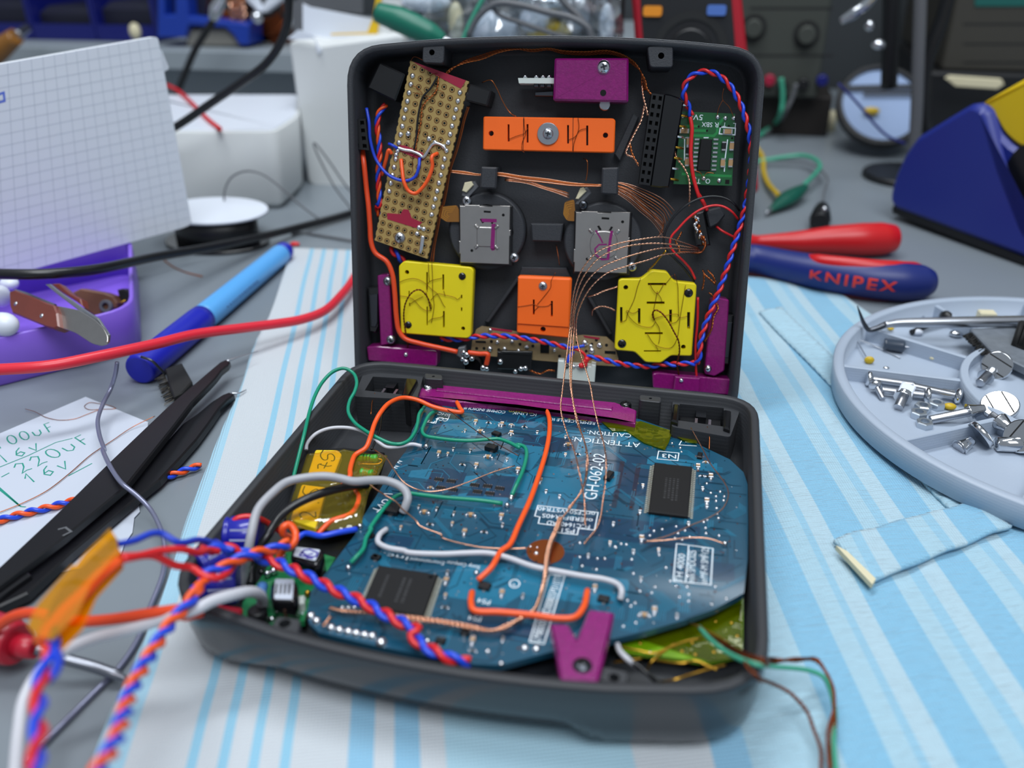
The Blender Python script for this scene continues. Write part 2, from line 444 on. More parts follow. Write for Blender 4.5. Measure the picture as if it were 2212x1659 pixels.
def cloth_mat():
    t = NT('towel'); uv = t.n('ShaderNodeUVMap', uv_map='weave'); sp = t.n('ShaderNodeSeparateXYZ'); t.l(uv.outputs[0], sp.inputs[0])
    u = sp.outputs[0]; L = 260.0
    wh, th, wd, pale, mid = '#c9cfd4', '#8cc4de', '#88bddb', '#a4c8d8', '#7fb8d6'
    st = [(0, '#9fcbe0'), (2.0, wh)]
    for a in (10, 16.3, 22.4, 28): st += [(a + 3.5, th), (a + 5.6, wh)]
    st += [(45.4, wd), (50, wh), (54.8, wd), (59.5, wh), (64.5, '#a8cede'), (102, wh), (120, wd), (128, pale)]
    x = 146.5
    while x < 240: st += [(x, mid), (x + 9, pale), (x + 14, '#90c0d8'), (x + 17, '#aecbd8')]; x += 22
    ram = []
    # several colour ramps side by side (32 stops each)
    res = None; f = t.math('DIVIDE', u, L)
    for k in range(0, len(st), 30):
        part = st[k:k + 31]; r = t.n('ShaderNodeValToRGB'); r.color_ramp.interpolation = 'CONSTANT'; e = r.color_ramp.elements
        e[0].position = part[0][0] / L; e[0].color = lin(part[0][1]); e.remove(e[1])
        for a, c in part[1:]: n = e.new(a / L); n.color = lin(c)
        t.l(f, r.inputs[0])
        if res is None: res = r.outputs[0]
        else: res = t.mix(t.math('GREATER_THAN', f, part[0][0] / L), res, r.outputs[0])
    nz = t.n('ShaderNodeTexNoise', _Scale=1.3, _Detail=4.0); t.l(uv.outputs[0], nz.inputs['Vector'])
    col = t.mix(t.math('MULTIPLY', nz.outputs[0], .16), res, lin('#bccdd8'))
    b = t.bsdf(col, .85, sheen=.3, spec=.2)
    w1 = t.n('ShaderNodeTexWave', bands_direction='X', _Scale=.42, _Distortion=.5); w2 = t.n('ShaderNodeTexWave', bands_direction='Y', _Scale=.36, _Distortion=.5)
    t.l(uv.outputs[0], w1.inputs[0]); t.l(uv.outputs[0], w2.inputs[0])
    h = t.math('ADD', w1.outputs[1], w2.outputs[1]); 
    mp = t.n('ShaderNodeMapping'); mp.inputs['Scale'].default_value = (.16, .75, 1); t.l(uv.outputs[0], mp.inputs[0])
    pk = t.n('ShaderNodeTexNoise', _Scale=1.0, _Detail=3.0, _Distortion=.8); t.l(mp.outputs[0], pk.inputs['Vector'])
    h = t.math('ADD', h, t.math('MULTIPLY', t.math('MULTIPLY', pk.outputs[0], 5.0), t.math('GREATER_THAN', u, 128.0))); t.bump(b, h, .12 * S)
    MATS['towel'] = t.m
cloth_mat()
def pcb_mat():
    for nm, a, b in (('pcb', '#124f68', '#0f455e'), ('pcb_trace', '#1e7190', '#1a6886'), ('pcb_dark', '#0d3b58', '#0b3550'), ('pcb_line', '#0a3449', '#092f43')):
        t = NT(nm); co = t.coord()
        nz = t.n('ShaderNodeTexNoise', _Scale=60.0, _Detail=3.0); t.l(co, nz.inputs['Vector'])
        bs = t.bsdf(t.mix(nz.outputs[0], lin(a), lin(b)), .3, coat=.75)
        
        MATS[nm] = t.m
pcb_mat()

# ---------------------------------------------------------------- the room
mb = MB(); mb.box(VP(790), 0, 300, 2600, 900, 0, -20, 'wall'); w = fin('wall_back', mb); w['kind'] = 'structure'
t = thing('workbench', 'wide grey laminate workbench under everything in the picture', 'workbench', (60, 250, -30))
mb = MB(); mb.box(TAB, 60, 260, 2000, 1040, -.0, -28, 'bench'); fin('tabletop', mb, t)
mb = MB(); mb.box(TAB, 60, -262, 2000, 3, .4, -30, 'plastic_grey'); fin('edge_strip', mb, t)

# ---------------------------------------------------------------- the tea towel
def noise2(x, y):
    return math.sin(x * .071 + 1.3 * math.sin(y * .043)) * .5 + math.sin(y * .093 + x * .031 + 2) * .3 + math.sin((x * .9 - y * .4) * .13) * .2
def smooth(a, b, x):
    k = min(1, max(0, (x - a) / (b - a))); return k * k * (3 - 2 * k)
def weave(x, y):
    sl = x * .94 + y * .34; sr = x * .972 + y * .234
    k = smooth(98, 130, x); return sl * (1 - k) + sr * k
def sheet(name, zf, A, B, C, Dd, nu, nv, parent, m, uvf, edge=None, th=.9):
    bm = bmesh.new(); lay = bm.loops.layers.uv.new('weave'); top = []
    for j in range(nv + 1):
        row = []
        for i in range(nu + 1):
            a, b = i / nu, j / nv
            p = (A * (1 - a) + B * a) * (1 - b) + (Dd * (1 - a) + C * a) * b
            if edge: p = edge(p, a, b)
            row.append((p.x, p.y, zf(p.x, p.y)))
        top.append(row)
    T = [[bm.verts.new(p) for p in r] for r in top]; L = [[bm.verts.new((p[0], p[1], p[2] - th)) for p in r] for r in top]
    fs = []
    for j in range(nv):
        for i in range(nu):
            fs.append(bm.faces.new([T[j][i], T[j + 1][i], T[j + 1][i + 1], T[j][i + 1]]))
            fs.append(bm.faces.new([L[j][i], L[j][i + 1], L[j + 1][i + 1], L[j + 1][i]]))
    for j in range(nv):
        for i in (0, nu):
            v = [T[j][i], L[j][i], L[j + 1][i], T[j + 1][i]]; fs.append(bm.faces.new(v if i else v[::-1]))
    for i in range(nu):
        for j in (0, nv):
            v = [T[j][i], T[j][i + 1], L[j][i + 1], L[j][i]]; fs.append(bm.faces.new(v if not j else v[::-1]))
    for f in fs:
        f.smooth = True
        for lp in f.loops: lp[lay].uv = uvf(lp.vert.co.x, lp.vert.co.y)
    bmesh.ops.recalc_face_normals(bm, faces=bm.faces)
    mbx = MB(); mbx.bm.free(); mbx.bm = bm; mbx.mats = [MATS[m]]
    return fin(name, mbx, parent)
towel = thing('tea_towel', 'white and light blue striped cotton tea towel spread under the open console', 'towel', (60, 100, 0))
def tz(x, y):
    n = noise2(x, y)
    under = 1 - smooth(-6, 8, -x) ; 
    flat = (1 - smooth(0, 14, max(-2 - x, x - 132, -y - 2, y - 150, 0)))
    amp = 1.5 + .5 * smooth(130, 150, x)
    near = smooth(-5, -40, y) * 1.2 if x < 60 else 0
    rip = .8 * math.sin((x * .97 + y * .23) * .38 + 1.5 * noise2(x, y)) * smooth(134, 150, x)
    return 1.0 + (amp * (n + .8) * .55 + near + .35 * rip) * (1 - flat)
sheet('towel_body', tz, V((-93, 262)), V((166, 262)), V((330, -70)), V((14, -70)), 190, 190, towel, 'towel',
      lambda x, y: (weave(x, y) + 4.5, -x * .34 + y * .94 + 60), lambda p, a, b: V((p.x + (noise2(p.y, 3) * 1.2 if a == 0 else 0), p.y + (4 * math.sin(a * 3) if b == 0 else 0))))
# the stitched hem that is folded back over it
def hz(x, y): return tz(x, y) + 2.3 + .3 * math.sin(x * .5)
hA, hB, hC, hD = [V(TAB.pt(a, b, 3)[:2]) for a, b in ((1800, 1170), (2095, 1085), (2185, 1140), (1885, 1258))]
sheet('hem', hz, hA, hB, hC, hD, 60, 14, towel, 'towel', lambda x, y: ((x * .972 + y * .234) + 15.5, -x * .234 + y * .972), th=1.2)
hA2, hB2, hC2, hD2 = [V(TAB.pt(a, b, 3)[:2]) for a, b in ((1640, 672), (1690, 662), (2130, 1092), (2072, 1112))]
sheet('seam', lambda x, y: tz(x, y) + 1.3 + .25 * math.sin(y * 1.6), hA2, hB2, hC2, hD2, 6, 120, towel, 'towel', lambda x, y: (137 + 4.5 + (x * .7 + y * .7) % 1, -x * .234 + y * .972), th=1.1)
mb = MB(); mb.slab(Pl((0, 0, 0), X, Y), UV(TAB, '', [(1806, 1178), (1830, 1190), (1892, 1250), (1884, 1262)], 4.6), 4.6, 3.2, 'cream'); fin('care_label', mb, towel)['label'] = 'plain white selvedge corner of the hem'

# ---------------------------------------------------------------- console shells
def outline(front_bulge, rf, rb, n=26):
    xs = [rf * 1.6 + (W - rf * 3.2) * i / n for i in range(n + 1)]
    p = [(0, 0)] + [(x, -front_bulge * (1 - (2 * x / W - 1) ** 2)) for x in xs] + [(W, 0), (W, D / 2), (W, D), (0, D), (0, D / 2)]
    r = [rf] + [0] * (n + 1) + [rf, 0, rb, rb, 0]
    return rnd(p, r, 7)
OUT = outline(8.3, 19, 13)
base = thing('lower_shell', 'black printed lower half of the console lying open with the blue mainboard inside', 'console shell', (65, 58, 1.2))
def scoop(x, y):
    return 8.0 * smooth(23, 31, x) * (1 - smooth(90, 102, x)) * (1 - smooth(6, 18, y))
def ring(z, off, sc=True):
    out = []
    for (x, y) in inset(OUT, off):
        zz = z
        if sc and z < 17: zz = max(z, scoop(x, y) + z * .25)
        out.append(V((x, y, zz)))
    return out
mb = MB()
mb.rings([ring(1.3, 10), ring(1.5, 5), ring(2.6, 2.6), ring(5, 1.2), ring(9, .5), ring(14, .15), ring(18.9, 0), ring(19.5, .25)], 'shell_out', cap=False)
mb.rings([ring(19.5, .25), ring(19.7, .6), ring(19.7, 2.2), ring(19.3, 2.5), ring(5.6, 3.0, False), ring(4.6, 5, False)], 'shell', cap=False)
m = mb.mi('shell'); fl = ring(4.6, 5, False); mb.face([mb.bm.verts.new(p) for p in fl], m)
b0 = ring(1.3, 10); mb.face([mb.bm.verts.new(p) for p in b0][::-1], mb.mi('shell_out'))
fin('shell_body', mb, base)
def boss(pl, z, pts, hole, hr, d, floor, parent, m='shell', name='screw_boss'):
    mb = MB(); h = circ(*pl.uv(*q(z, [hole])[0], d), hr, 12)
    mb.slab(pl, rnd(UV(pl, z, pts, d), 1, 3), d, floor, m, holes=[h], cham=.25)
    mb.slab(pl, circ(*pl.uv(*q(z, [hole])[0], d), hr * .98, 12), d - 3, d - 4, 'hole')
    return fin(name, mb, parent)
boss(BASE, 'G', [(905, 1120), (1120, 1150), (1095, 1275), (850, 1220)], (975, 1190), 1.3, -.8, -4.5, base)
boss(BASE, 'H', [(1170, 935), (1325, 970), (1310, 1050), (1140, 1020)], (1235, 1005), 1.1, -.8, -4.5, base)
boss(BASE, 'F', [(1110, 285), (1300, 305), (1295, 352), (1110, 332)], (1205, 318), .5, -1.0, -14, base)
boss(BASE, 'E', [(1190, 190), (1350, 205), (1355, 248), (1190, 238)], (1270, 220), .5, -1.0, -14, base)
for z, pts, op in (('E', [(560, 400), (640, 200), (690, 180), (1180, 215), (1120, 430)], [(655, 345), (728, 222), (1090, 242), (1010, 385)]),
                   ('F', [(1385, 560), (1395, 310), (1900, 355), (1965, 430), (1885, 650)], [(1440, 505), (1455, 365), (1830, 400), (1835, 560)])):
    mb = MB(); o = UV(BASE, z, op, -3)
    mb.slab(BASE, rnd(UV(BASE, z, pts, -3), 1.2, 3), -3, -15, 'shell', holes=[o]); fin('switch_pocket', mb, base)
    mb = MB(); mb.slab(BASE, inset(o if area2(o) > 0 else o[::-1], .6), -7, -12, 'black')
    a, b, c, d4 = [V(x) for x in o]
    mm = (a + b + c + d4) / 4
    mb.box(BASE, *(mm + (b - a) * .28), 3, 4, -4.4, -8, 'dark_steel'); mb.box(BASE, *(mm - (b - a) * .25 + (c - b) * .2), .8, 3.5, -4, -9, 'solder')
    mb.box(BASE, *(mm - (b - a) * .25 - (c - b) * .1), .8, 3.5, -4, -9, 'solder')
    fin('trigger_switch', mb, base)
for z, pts in (('E', [(1020, 230), (1125, 240), (1130, 260), (1050, 400), (985, 380)]), ('F', [(1400, 360), (1455, 365), (1440, 520), (1380, 500)]), ('F', [(1830, 410), (1895, 420), (1885, 580), (1830, 560)])):
    mb = MB(); mb.slab(BASE, UV(BASE, z, pts, -1.5), -1.5, -12, 'black_gloss', cham=.5); fin('pivot_post', mb, base)

lid = thing('upper_shell', 'black printed upper half of the console standing open behind with wired buttons', 'console shell', LID.w(W / 2, 0, -10))
OUL = outline(3.6, 15, 10)
def lring(d, off):
    return [LID.w(x, D - y, d) for x, y in inset(OUL, off)][::-1]
mb = MB()
mb.rings([lring(-20, 8), lring(-19.6, 4), lring(-18, 1.4), lring(-14, .4), lring(-6, 0), lring(-1.2, 0)], 'shell_out', cap=False)
mb.rings([lring(-1.2, 0), lring(-.2, .2)], 'rim_highlight', cap=False)  # highlight along the rim, put in as a pale ring
mb.rings([lring(-.2, .2), lring(0, .5), lring(0, 1.9), lring(-.7, 2.1), lring(-1.0, 2.4), lring(-14, 2.7), lring(-15.5, 4)], 'shell_grain', cap=False)
mb.face([mb.bm.verts.new(p) for p in lring(-15.5, 4)], mb.mi('shell_grain')); mb.face([mb.bm.verts.new(p) for p in lring(-20, 8)][::-1], mb.mi('shell_out'))
bmesh.ops.recalc_face_normals(mb.bm, faces=mb.bm.faces)
fin('shell_body', mb, lid)
boss(LID, 'A', [(720, 125), (915, 130), (905, 320), (715, 312)], (800, 220), .9, -.4, -15, lid, 'shell_grain')
boss(LID, 'B', [(905, 165), (1135, 150), (1135, 355), (930, 355)], (1030, 250), .95, -.4, -15, lid, 'shell_grain')
# printed ribs, rings and cable clips of the lid
for cx_, cy_ in ((1052, 500), (1302, 522)):
    u, v = LID.uv(cx_, cy_, -9); mb = MB(); mb.slab(LID, circ(u, v, 13.0, 40), -8.2, -15.4, 'shell_grain', holes=[circ(u, v, 9.0, 24)], cham=.8, sm=True); fin('joystick_ring', mb, lid)
for z, pts in (('A', [(1240, 1245), (1385, 1250), (1375, 1445), (1230, 1440)]), ('B', [(500, 1255), (650, 1250), (640, 1500), (490, 1490)])):
    mb = MB(); mb.slab(LID, rnd(UV(LID, z, pts, -3.5), .6, 3), -3.5, -6, 'shell_grain', cham=.5)
    p = UV(LID, z, pts, -3.5); a = [V(x) for x in p]
    mb.slab(LID, [tuple(a[0]), tuple(a[1]), tuple(a[1].lerp(a[2], .35)), tuple(a[0].lerp(a[3], .35))], -6, -15, 'shell_grain'); fin('cable_clip', mb, lid)
mb = MB(); mb.slab(LID, UV(LID, 'g', [(810, 790), (1200, 795), (1170, 1010), (825, 1000)], -8), -8, -15, 'shell_grain', cham=.4); fin('bridge', mb, lid)
for z, pts, dd in (('C', [(1270, 1100), (1560, 690), (1600, 700), (1310, 1110)], -12), ('D', [(330, 800), (360, 790), (540, 1100), (510, 1105)], -12), ('g', [(700, 1310), (1240, 1320), (1290, 1440), (660, 1430)], -12), ('B', [(610, 1130), (780, 760), (830, 800), (660, 1200)], -12.5)):
    mb = MB(); mb.slab(LID, UV(LID, z, pts, dd), dd, -15.4, 'shell_grain', cham=.3); fin('rib', mb, lid)

# ---------------------------------------------------------------- mainboard in the lower shell
BD = -6.7
bz = lambda z, pts, d=BD: UV(BASE, z, pts, d)
board_px = q('', [(917, 876), (890, 930), (878, 972), (847, 1013), (816, 1066), (784, 1117), (766, 1156), (700, 1243), (672, 1277), (663, 1322), (668, 1347), (689, 1366),
    (790, 1390), (900, 1413), (1017, 1434), (1082, 1437), (1187, 1409), (1296, 1387), (1400, 1362), (1477, 1340), (1545, 1315), (1607, 1281), (1615, 1208), (1616, 1130), (1615, 1046), (1606, 1020), (1576, 992), (1515, 963), (1452, 930), (1380, 905), (1140, 880)])
board_uv = [BASE.uv(x, y, BD) for x, y in board_px]
def inside(p, poly, pad=0):
    c = False; n = len(poly)
    for i in range(n):
        (x1, y1), (x2, y2) = poly[i - 1], poly[i]
        if (y1 > p[1]) != (y2 > p[1]) and p[0] < (x2 - x1) * (p[1] - y1) / (y2 - y1) + x1: c = not c
    if c and pad:
        for i in range(n):
            a, b = V(poly[i - 1]), V(poly[i]); e = b - a; t = max(0, min(1, (V(p) - a).dot(e) / max(1e-9, e.length_squared)))
            if (a + e * t - V(p)).length < pad: return False
    return c
main = thing('mainboard', 'blue console mainboard crossed by jumper wires in the lower shell', 'circuit board', BASE.w(70, 55, BD - 1.6))
mb = MB(); mb.slab(BASE, board_uv, BD, BD - 1.6, 'pcb'); 
rg = random.Random(5)
bu = [p[0] for p in board_uv]; bv = [p[1] for p in board_uv]
keep = [bz('F', [(1160, 850), (1600, 880), (1570, 1330), (1140, 1290)]), bz('U', [(1380, 115), (1800, 180), (1700, 490), (1270, 410)]), bz('H', [(690, 170), (960, 170), (960, 340), (690, 340)]),
        bz('F', [(620, 770), (860, 790), (780, 1220), (610, 1200)]), bz('F', [(205, 1215), (770, 1270), (740, 1500), (260, 1450)]), bz('H', [(1580, 200), (1830, 200), (1830, 460), (1570, 460)]),
        bz('F', [(330, 440), (1150, 560), (1150, 780), (520, 700)]), bz('H', [(820, 390), (950, 390), (860, 830), (720, 800)])]
free = lambda p, pad=1.2: inside(p, board_uv, pad) and not any(inside(p, k) for k in keep)
dirs = [V((math.cos(i * PI / 4), math.sin(i * PI / 4))) for i in range(8)]
# copper areas
for k in range(46):
    c = V((rg.uniform(min(bu), max(bu)), rg.uniform(min(bv), max(bv)))); a, b = rg.uniform(3, 13), rg.uniform(2, 8)
    p = [(c.x - a, c.y - b), (c.x + a * rg.uniform(.2, 1), c.y - b), (c.x + a, c.y - b * rg.uniform(-.2, .8)), (c.x + a, c.y + b), (c.x - a * rg.uniform(-.2, .9), c.y + b), (c.x - a, c.y + b * rg.uniform(-.3, .6))]
    if all(inside(x, board_uv, .7) for x in p): mb.slab(BASE, p, BD + .008 + k * .001, BD - .05, 'pcb_trace' if rg.random() < .5 else 'pcb_dark', bot=False)
for pts in ([(1265, 1050), (1400, 1040), (1570, 1090), (1490, 1290), (1180, 1240)], [(1700, 1100), (2020, 1120), (1990, 1310), (1560, 1290)]):
    mb.slab(BASE, bz('E', pts), BD + .06, BD - .05, 'pcb_dark', bot=False)
# signal traces in bundles
occ = set()
cell = lambda x: (int(x.x / .4), int(x.y / .4))
for k in range(9000):
    p = V((rg.uniform(min(bu), max(bu)), rg.uniform(min(bv), max(bv)))); di = rg.choice((0, 2, 4, 6, 0, 2, 4, 6, 1, 5)); path = [p]
    for j in range(rg.choice((2, 3, 3, 4))):
        p = p + dirs[di] * rg.uniform(1.5, 10); path.append(p); di = (di + rg.choice((-1, 1, 1, -1, 2))) % 8
    m = rg.choice(('pcb_trace', 'pcb_trace', 'pcb_line', 'pcb_line')); n = rg.choice((1, 2, 3, 5, 7)) if m == 'pcb_trace' else rg.choice((1, 1, 2)); sp = .55; w = rg.choice((.2, .2, .28))
    off = V((-(path[1] - path[0]).y, (path[1] - path[0]).x)).normalized() * sp
    mine = set(); ok = True
    for i in range(n):
        for a, b in zip(path, path[1:]):
            L = max(1, int((b - a).length / .2))
            for t in range(L + 1):
                x = a.lerp(b, t / L) + off * i
                c_ = cell(x)
                if c_ in mine: continue
                if c_ in occ or not inside(x, board_uv): ok = False; break
                mine.add(c_)
            if not ok: break
        if not ok: break
    if not ok: continue
    occ |= mine
    for i in range(n): mb.strip(BASE, [x + off * i for x in path], w, BD + .075, m)
# vias and pads
for k in range(650):
    p = (rg.uniform(min(bu), max(bu)), rg.uniform(min(bv), max(bv)))
    if not inside(p, board_uv, .8): continue
    c = rg.random(); r = rg.uniform(.16, .3)
    mb.slab(BASE, circ(*p, r, 7), BD + .09 + (k % 7) * .003, BD, 'copper_dark' if c < .35 else ('pcb_line' if c < .75 else 'solder'), bot=False)
for z, pts in (('F', [(945, 860), (985, 865), (915, 1250), (870, 1245)]), ('F', [(1085, 880), (1125, 880), (1060, 1270), (1020, 1265)])):
    a, b, c, d4 = [V(x) for x in bz(z, pts)]
    for i in range(34): t = i / 33; mb.strip(BASE, [tuple(a.lerp(d4, t)), tuple(b.lerp(c, t))], .17, BD + .1, 'copper_dark')
fin('circuit_panel', mb, main)
# round bare copper patch
mb = MB(); u, v = bz('H', [(825, 255)])[0]; mb.cyl(BASE, u, v, 4.6, BD + .15, BD, 'copper', n=32)
fin('copper_patch', mb, main)
for x, y, r in ((735, 255, 8), (770, 265, 20), (735, 225, 11), (775, 230, 10), (845, 320, 12), (770, 315, 9)):
    mb = MB(); u, v = bz('H', [(x, y)])[0]; mb.dome(BASE, u, v, r / 30, BD + .1, r / 40, 'solder' if r > 9 else 'dark', n=8); fin('solder_joint', mb, main)
# large chips
def quadchip(z, pts, h, pins, name, npin):
    P = [V(x) for x in bz(z, pts, BD + h)]
    mb = MB(); mb.slab(BASE, P, BD + h, BD + .2, 'chip', cham=.25); ch = fin(name, mb, main)
    for s in pins:
        a, b = P[s], P[(s + 1) % 4]; n = V(((b - a).y, -(b - a).x)).normalized()
        if n.dot((a + b) / 2 - sum(P, V((0, 0))) / 4) < 0: n = -n
        mb = MB()
        for i in range(npin):
            t = (i + .8) / (npin + .6); p = a.lerp(b, t); e = (b - a).normalized() * ((b - a).length / npin * .27)
            for (o0, d0, o1, d1) in ((0, h * .5, .35, h * .5), (.35, h * .5, .6, .12), (.6, .12, 1.15, .1)):
                x0, x1 = p + n * o0, p + n * o1
                mb.quad([BASE.w(*(x0 - e), BD + d0), BASE.w(*(x0 + e), BD + d0), BASE.w(*(x1 + e), BD + d1), BASE.w(*(x1 - e), BD + d1)], 'pin_metal')
        fin('pin_row', mb, ch)
    return ch, P
ch, P = quadchip('F', [(1240, 865), (1562, 897), (1528, 1322), (1188, 1280)], 1.1, (1, 3), 'memory_chip', 26)
mb = MB()
for i in range(5):
    a = P[1].lerp(P[2], .1 + .1 * i).lerp(P[0].lerp(P[3], .1 + .1 * i), .35 + .0 * i)
rr = random.Random(3)
for k, t in enumerate((.36, .46, .56, .66)):
    a, b = P[0].lerp(P[1], t), P[3].lerp(P[2], t); x = .3
    while x < .72:
        L = rr.uniform(.012, .03); mb.strip(BASE, [tuple(a.lerp(b, x)), tuple(a.lerp(b, x + L))], .55, BD + 1.115, 'chip_mark'); x += L + .02
fin('chip_marking', mb, ch)
ch, P = quadchip('U', [(1385, 125), (1790, 190), (1690, 478), (1268, 395)], 1.3, (1, 3, 2), 'processor_chip', 26)
mb = MB()
for k, t in enumerate((.22, .5, .6)):
    a, b = P[0].lerp(P[1], t), P[3].lerp(P[2], t); x = .22
    while x < .78:
        L = rr.uniform(.02, .05); mb.strip(BASE, [tuple(a.lerp(b, x)), tuple(a.lerp(b, x + L))], .7, BD + 1.315, 'chip_mark'); x += L + .025
mb.cyl(BASE, *(P[1].lerp(P[3], .1)), .6, BD + 1.31, BD + 1, 'black_gloss'); fin('chip_marking', mb, ch)
# small black packages
for i, (z, x, y, l, w2, a) in enumerate((('E', 1835, 745, 2.6, 1.6, -.4), ('E', 1790, 880, 3.4, 2.2, -.25), ('F', 850, 1000, 3.4, 1.8, 1.3), ('E', 900, 1430, 4.4, 3.6, -.1), ('H', 462, 470, 2.8, 2.0, -.1), ('H', 1172, 545, 2.6, 1.8, -.1),
        ('H', 345, 745, 1.9, 1.5, 0), ('H', 200, 795, 2.2, 1.4, 0), ('F', 1625, 820, 2.6, 1.4, 1.5), ('G', 1750, 415, 1.6, 1.2, -.1), ('G', 1800, 610, 2.0, 1.5, -.2), ('U', 1360, 85, 1.8, 1.3, -.2))):
    u, v = bz(z, [(x, y)])[0]; mb = MB()
    h = 1.6 if l > 3 else 1.0
    mb.box(BASE, u, v, l, w2, BD + h, BD + .15, 'black', rot=a, cham=.2)
    for s in (-1, 1): mb.box(BASE, u + math.sin(a) * s * (w2 / 2 + .25), v + math.cos(a) * s * (w2 / 2 + .25), l * .25, .7, BD + .3, BD, 'solder', rot=a)
    fin('transistor', mb, main)
# chip resistors and capacitors
def proto(name, body, l, w2, h):
    mb = MB(); P0 = Pl((0, 0, 0), X, Y)
    mb.box(P0, 0, 0, l * .46, w2, h, .05, body, cham=.06)
    for s in (-1, 1): mb.box(P0, s * l * .36, 0, l * .28, w2 * 1.03, h + .03, .03, 'solder', cham=.05); mb.dome(P0, s * l * .6, 0, w2 * .42, 0.02, h * .6, 'solder', n=8, k=2)
    o = fin(name, mb, main, org=V((0, 0, 0))); return o
protos = [proto('chip_capacitor', 'tan', 1.25, .7, .6), proto('chip_resistor', 'black', 1.25, .7, .42), proto('chip_capacitor', 'tan', 1.9, 1.1, .8)]
def place(o, u, v, rot, first=[True]):
    c = o.copy(); COL.objects.link(c); c.parent = main
    c.location = (BASE.w(u, v, BD + .02) - ORG[main.name]) * S; c.rotation_euler = (0, 0, rot); return c
placed = []
fixed = [('F', 20, 555), ('F', 130, 565), ('F', 18, 620), ('F', 240, 610), ('F', 480, 650), ('F', 505, 720), ('F', 480, 805), ('F', 585, 800), ('F', 265, 1025), ('F', 315, 1115), ('F', 430, 1160), ('F', 75, 935), ('F', 1140, 1070), ('F', 1115, 1290), ('F', 1610, 905), ('F', 1645, 985), ('F', 1690, 990), ('F', 1720, 990), ('F', 1675, 870), ('F', 1650, 1090), ('F', 1685, 1200), ('F', 1685, 1240), ('F', 1530, 1390), ('F', 1130, 1520), ('F', 860, 1560), ('F', 1060, 1630),
    ('E', 1650, 635), ('E', 1765, 640), ('E', 1860, 655), ('E', 1885, 655), ('E', 1970, 660), ('E', 1555, 710), ('E', 1690, 720), ('E', 1965, 735), ('E', 1450, 875), ('E', 1320, 915), ('E', 1400, 920), ('E', 1600, 890), ('E', 1760, 950), ('E', 1930, 970), ('E', 1530, 1015), ('E', 1655, 1025), ('E', 1245, 1225), ('E', 1140, 1390), ('E', 1190, 1445), ('E', 1300, 1410), ('E', 1455, 1450), ('E', 1605, 1470), ('E', 1440, 1545), ('E', 1240, 1550), ('E', 1550, 1620), ('E', 1725, 1620), ('E', 1890, 1555), ('E', 1880, 1480), ('E', 980, 1580),
    ('H', 690, 520), ('H', 565, 505), ('H', 1080, 280), ('H', 1395, 420), ('H', 1475, 610), ('H', 1500, 250), ('H', 1610, 640), ('H', 1415, 640), ('H', 1230, 90), ('H', 240, 380), ('H', 232, 430), ('H', 228, 520), ('H', 225, 590), ('H', 390, 790), ('H', 390, 850), ('H', 570, 780), ('H', 1120, 475)]
for i, (z, x, y) in enumerate(fixed):
    u, v = bz(z, [(x, y)])[0]; place(protos[(i * 7) % 3 if i % 3 else i % 2], u, v, rg.choice((0, PI / 2, PI / 2)) + .06)
for o in protos: bpy.data.objects.remove(o)
# resistor networks on the two dark fields
for z, x, y in (('E', 1320, 1150), ('E', 1430, 1165), ('E', 1335, 1225), ('E', 1445, 1240), ('E', 1640, 1200), ('E', 1755, 1210), ('E', 1865, 1230), ('E', 1665, 1260), ('E', 1775, 1275)):
    u, v = bz(z, [(x, y)])[0]; mb = MB(); mb.box(BASE, u, v, 2.5, 1.0, BD + .45, BD + .05, 'black')
    for s in (-1, 1):
        for k in range(4): mb.box(BASE, u + (k - 1.5) * .62, v + s * .68, .34, .45, BD + .3, BD, 'solder')
    fin('resistor_network', mb, main)
# bright via rows on the far side of the board and big lead joints at the near edge
vj = [('F', a, b) for a, b in ((1425, 1412), (1500, 1448), (1440, 1470), (1305, 1435), (1235, 1450), (1200, 1490), (1415, 1512), (1540, 1500), (1475, 1525), (1675, 1425), (1680, 1470), (1660, 1375), (1690, 1355), (1785, 1340), (1775, 1305), (1770, 1255), (1765, 1195), (1830, 1190), (1765, 1155), (1835, 1155), (1800, 1115), (1720, 1125), (1685, 1045), (1790, 1490), (955, 1560), (1000, 1565), (910, 1590), (1280, 1655), (1460, 740), (1470, 775), (1390, 700))]
vj += [('H', a, b) for a, b in ((1030, 200), (1030, 285), (1135, 295), (1130, 360), (1240, 225), (1340, 300), (1350, 385), (1180, 295), (1045, 340), (1390, 490), (1460, 500), (1315, 545), (1360, 560), (1335, 580), (1625, 525), (1680, 510), (1680, 550), (1905, 535), (1840, 465), (1570, 430), (1605, 460), (1290, 700), (1365, 680), (1475, 625), (1670, 465), (1480, 465), (1545, 350), (1675, 400))]
for z, x, y in vj[:62]:
    u, v = bz(z, [(x, y)])[0]; mb = MB(); mb.dome(BASE, u, v, .42, BD + .02, .32, 'solder', n=8, k=2); fin('solder_joint', mb, main)
for z, pts, r in (('G', [(1390, 1225), (1465, 1245), (1545, 1260), (1615, 1275), (1690, 1290), (1760, 1300), (1210, 1120), (1260, 1165)], 1.0), ('G', [(1840, 1360)], 1.3), ('H', [(700, 830), (770, 835)], .9), ('H', [(560, 922), (120, 785), (480, 850)], .6), ('G', [(1545, 1050), (1600, 1050), (1490, 1050)], .6)):
    for p in pts: u, v = bz(z, [p])[0]; mb = MB(); mb.dome(BASE, u, v, r, BD + .02, r * .8, 'solder', n=12, k=3); fin('lead_joint', mb, main)
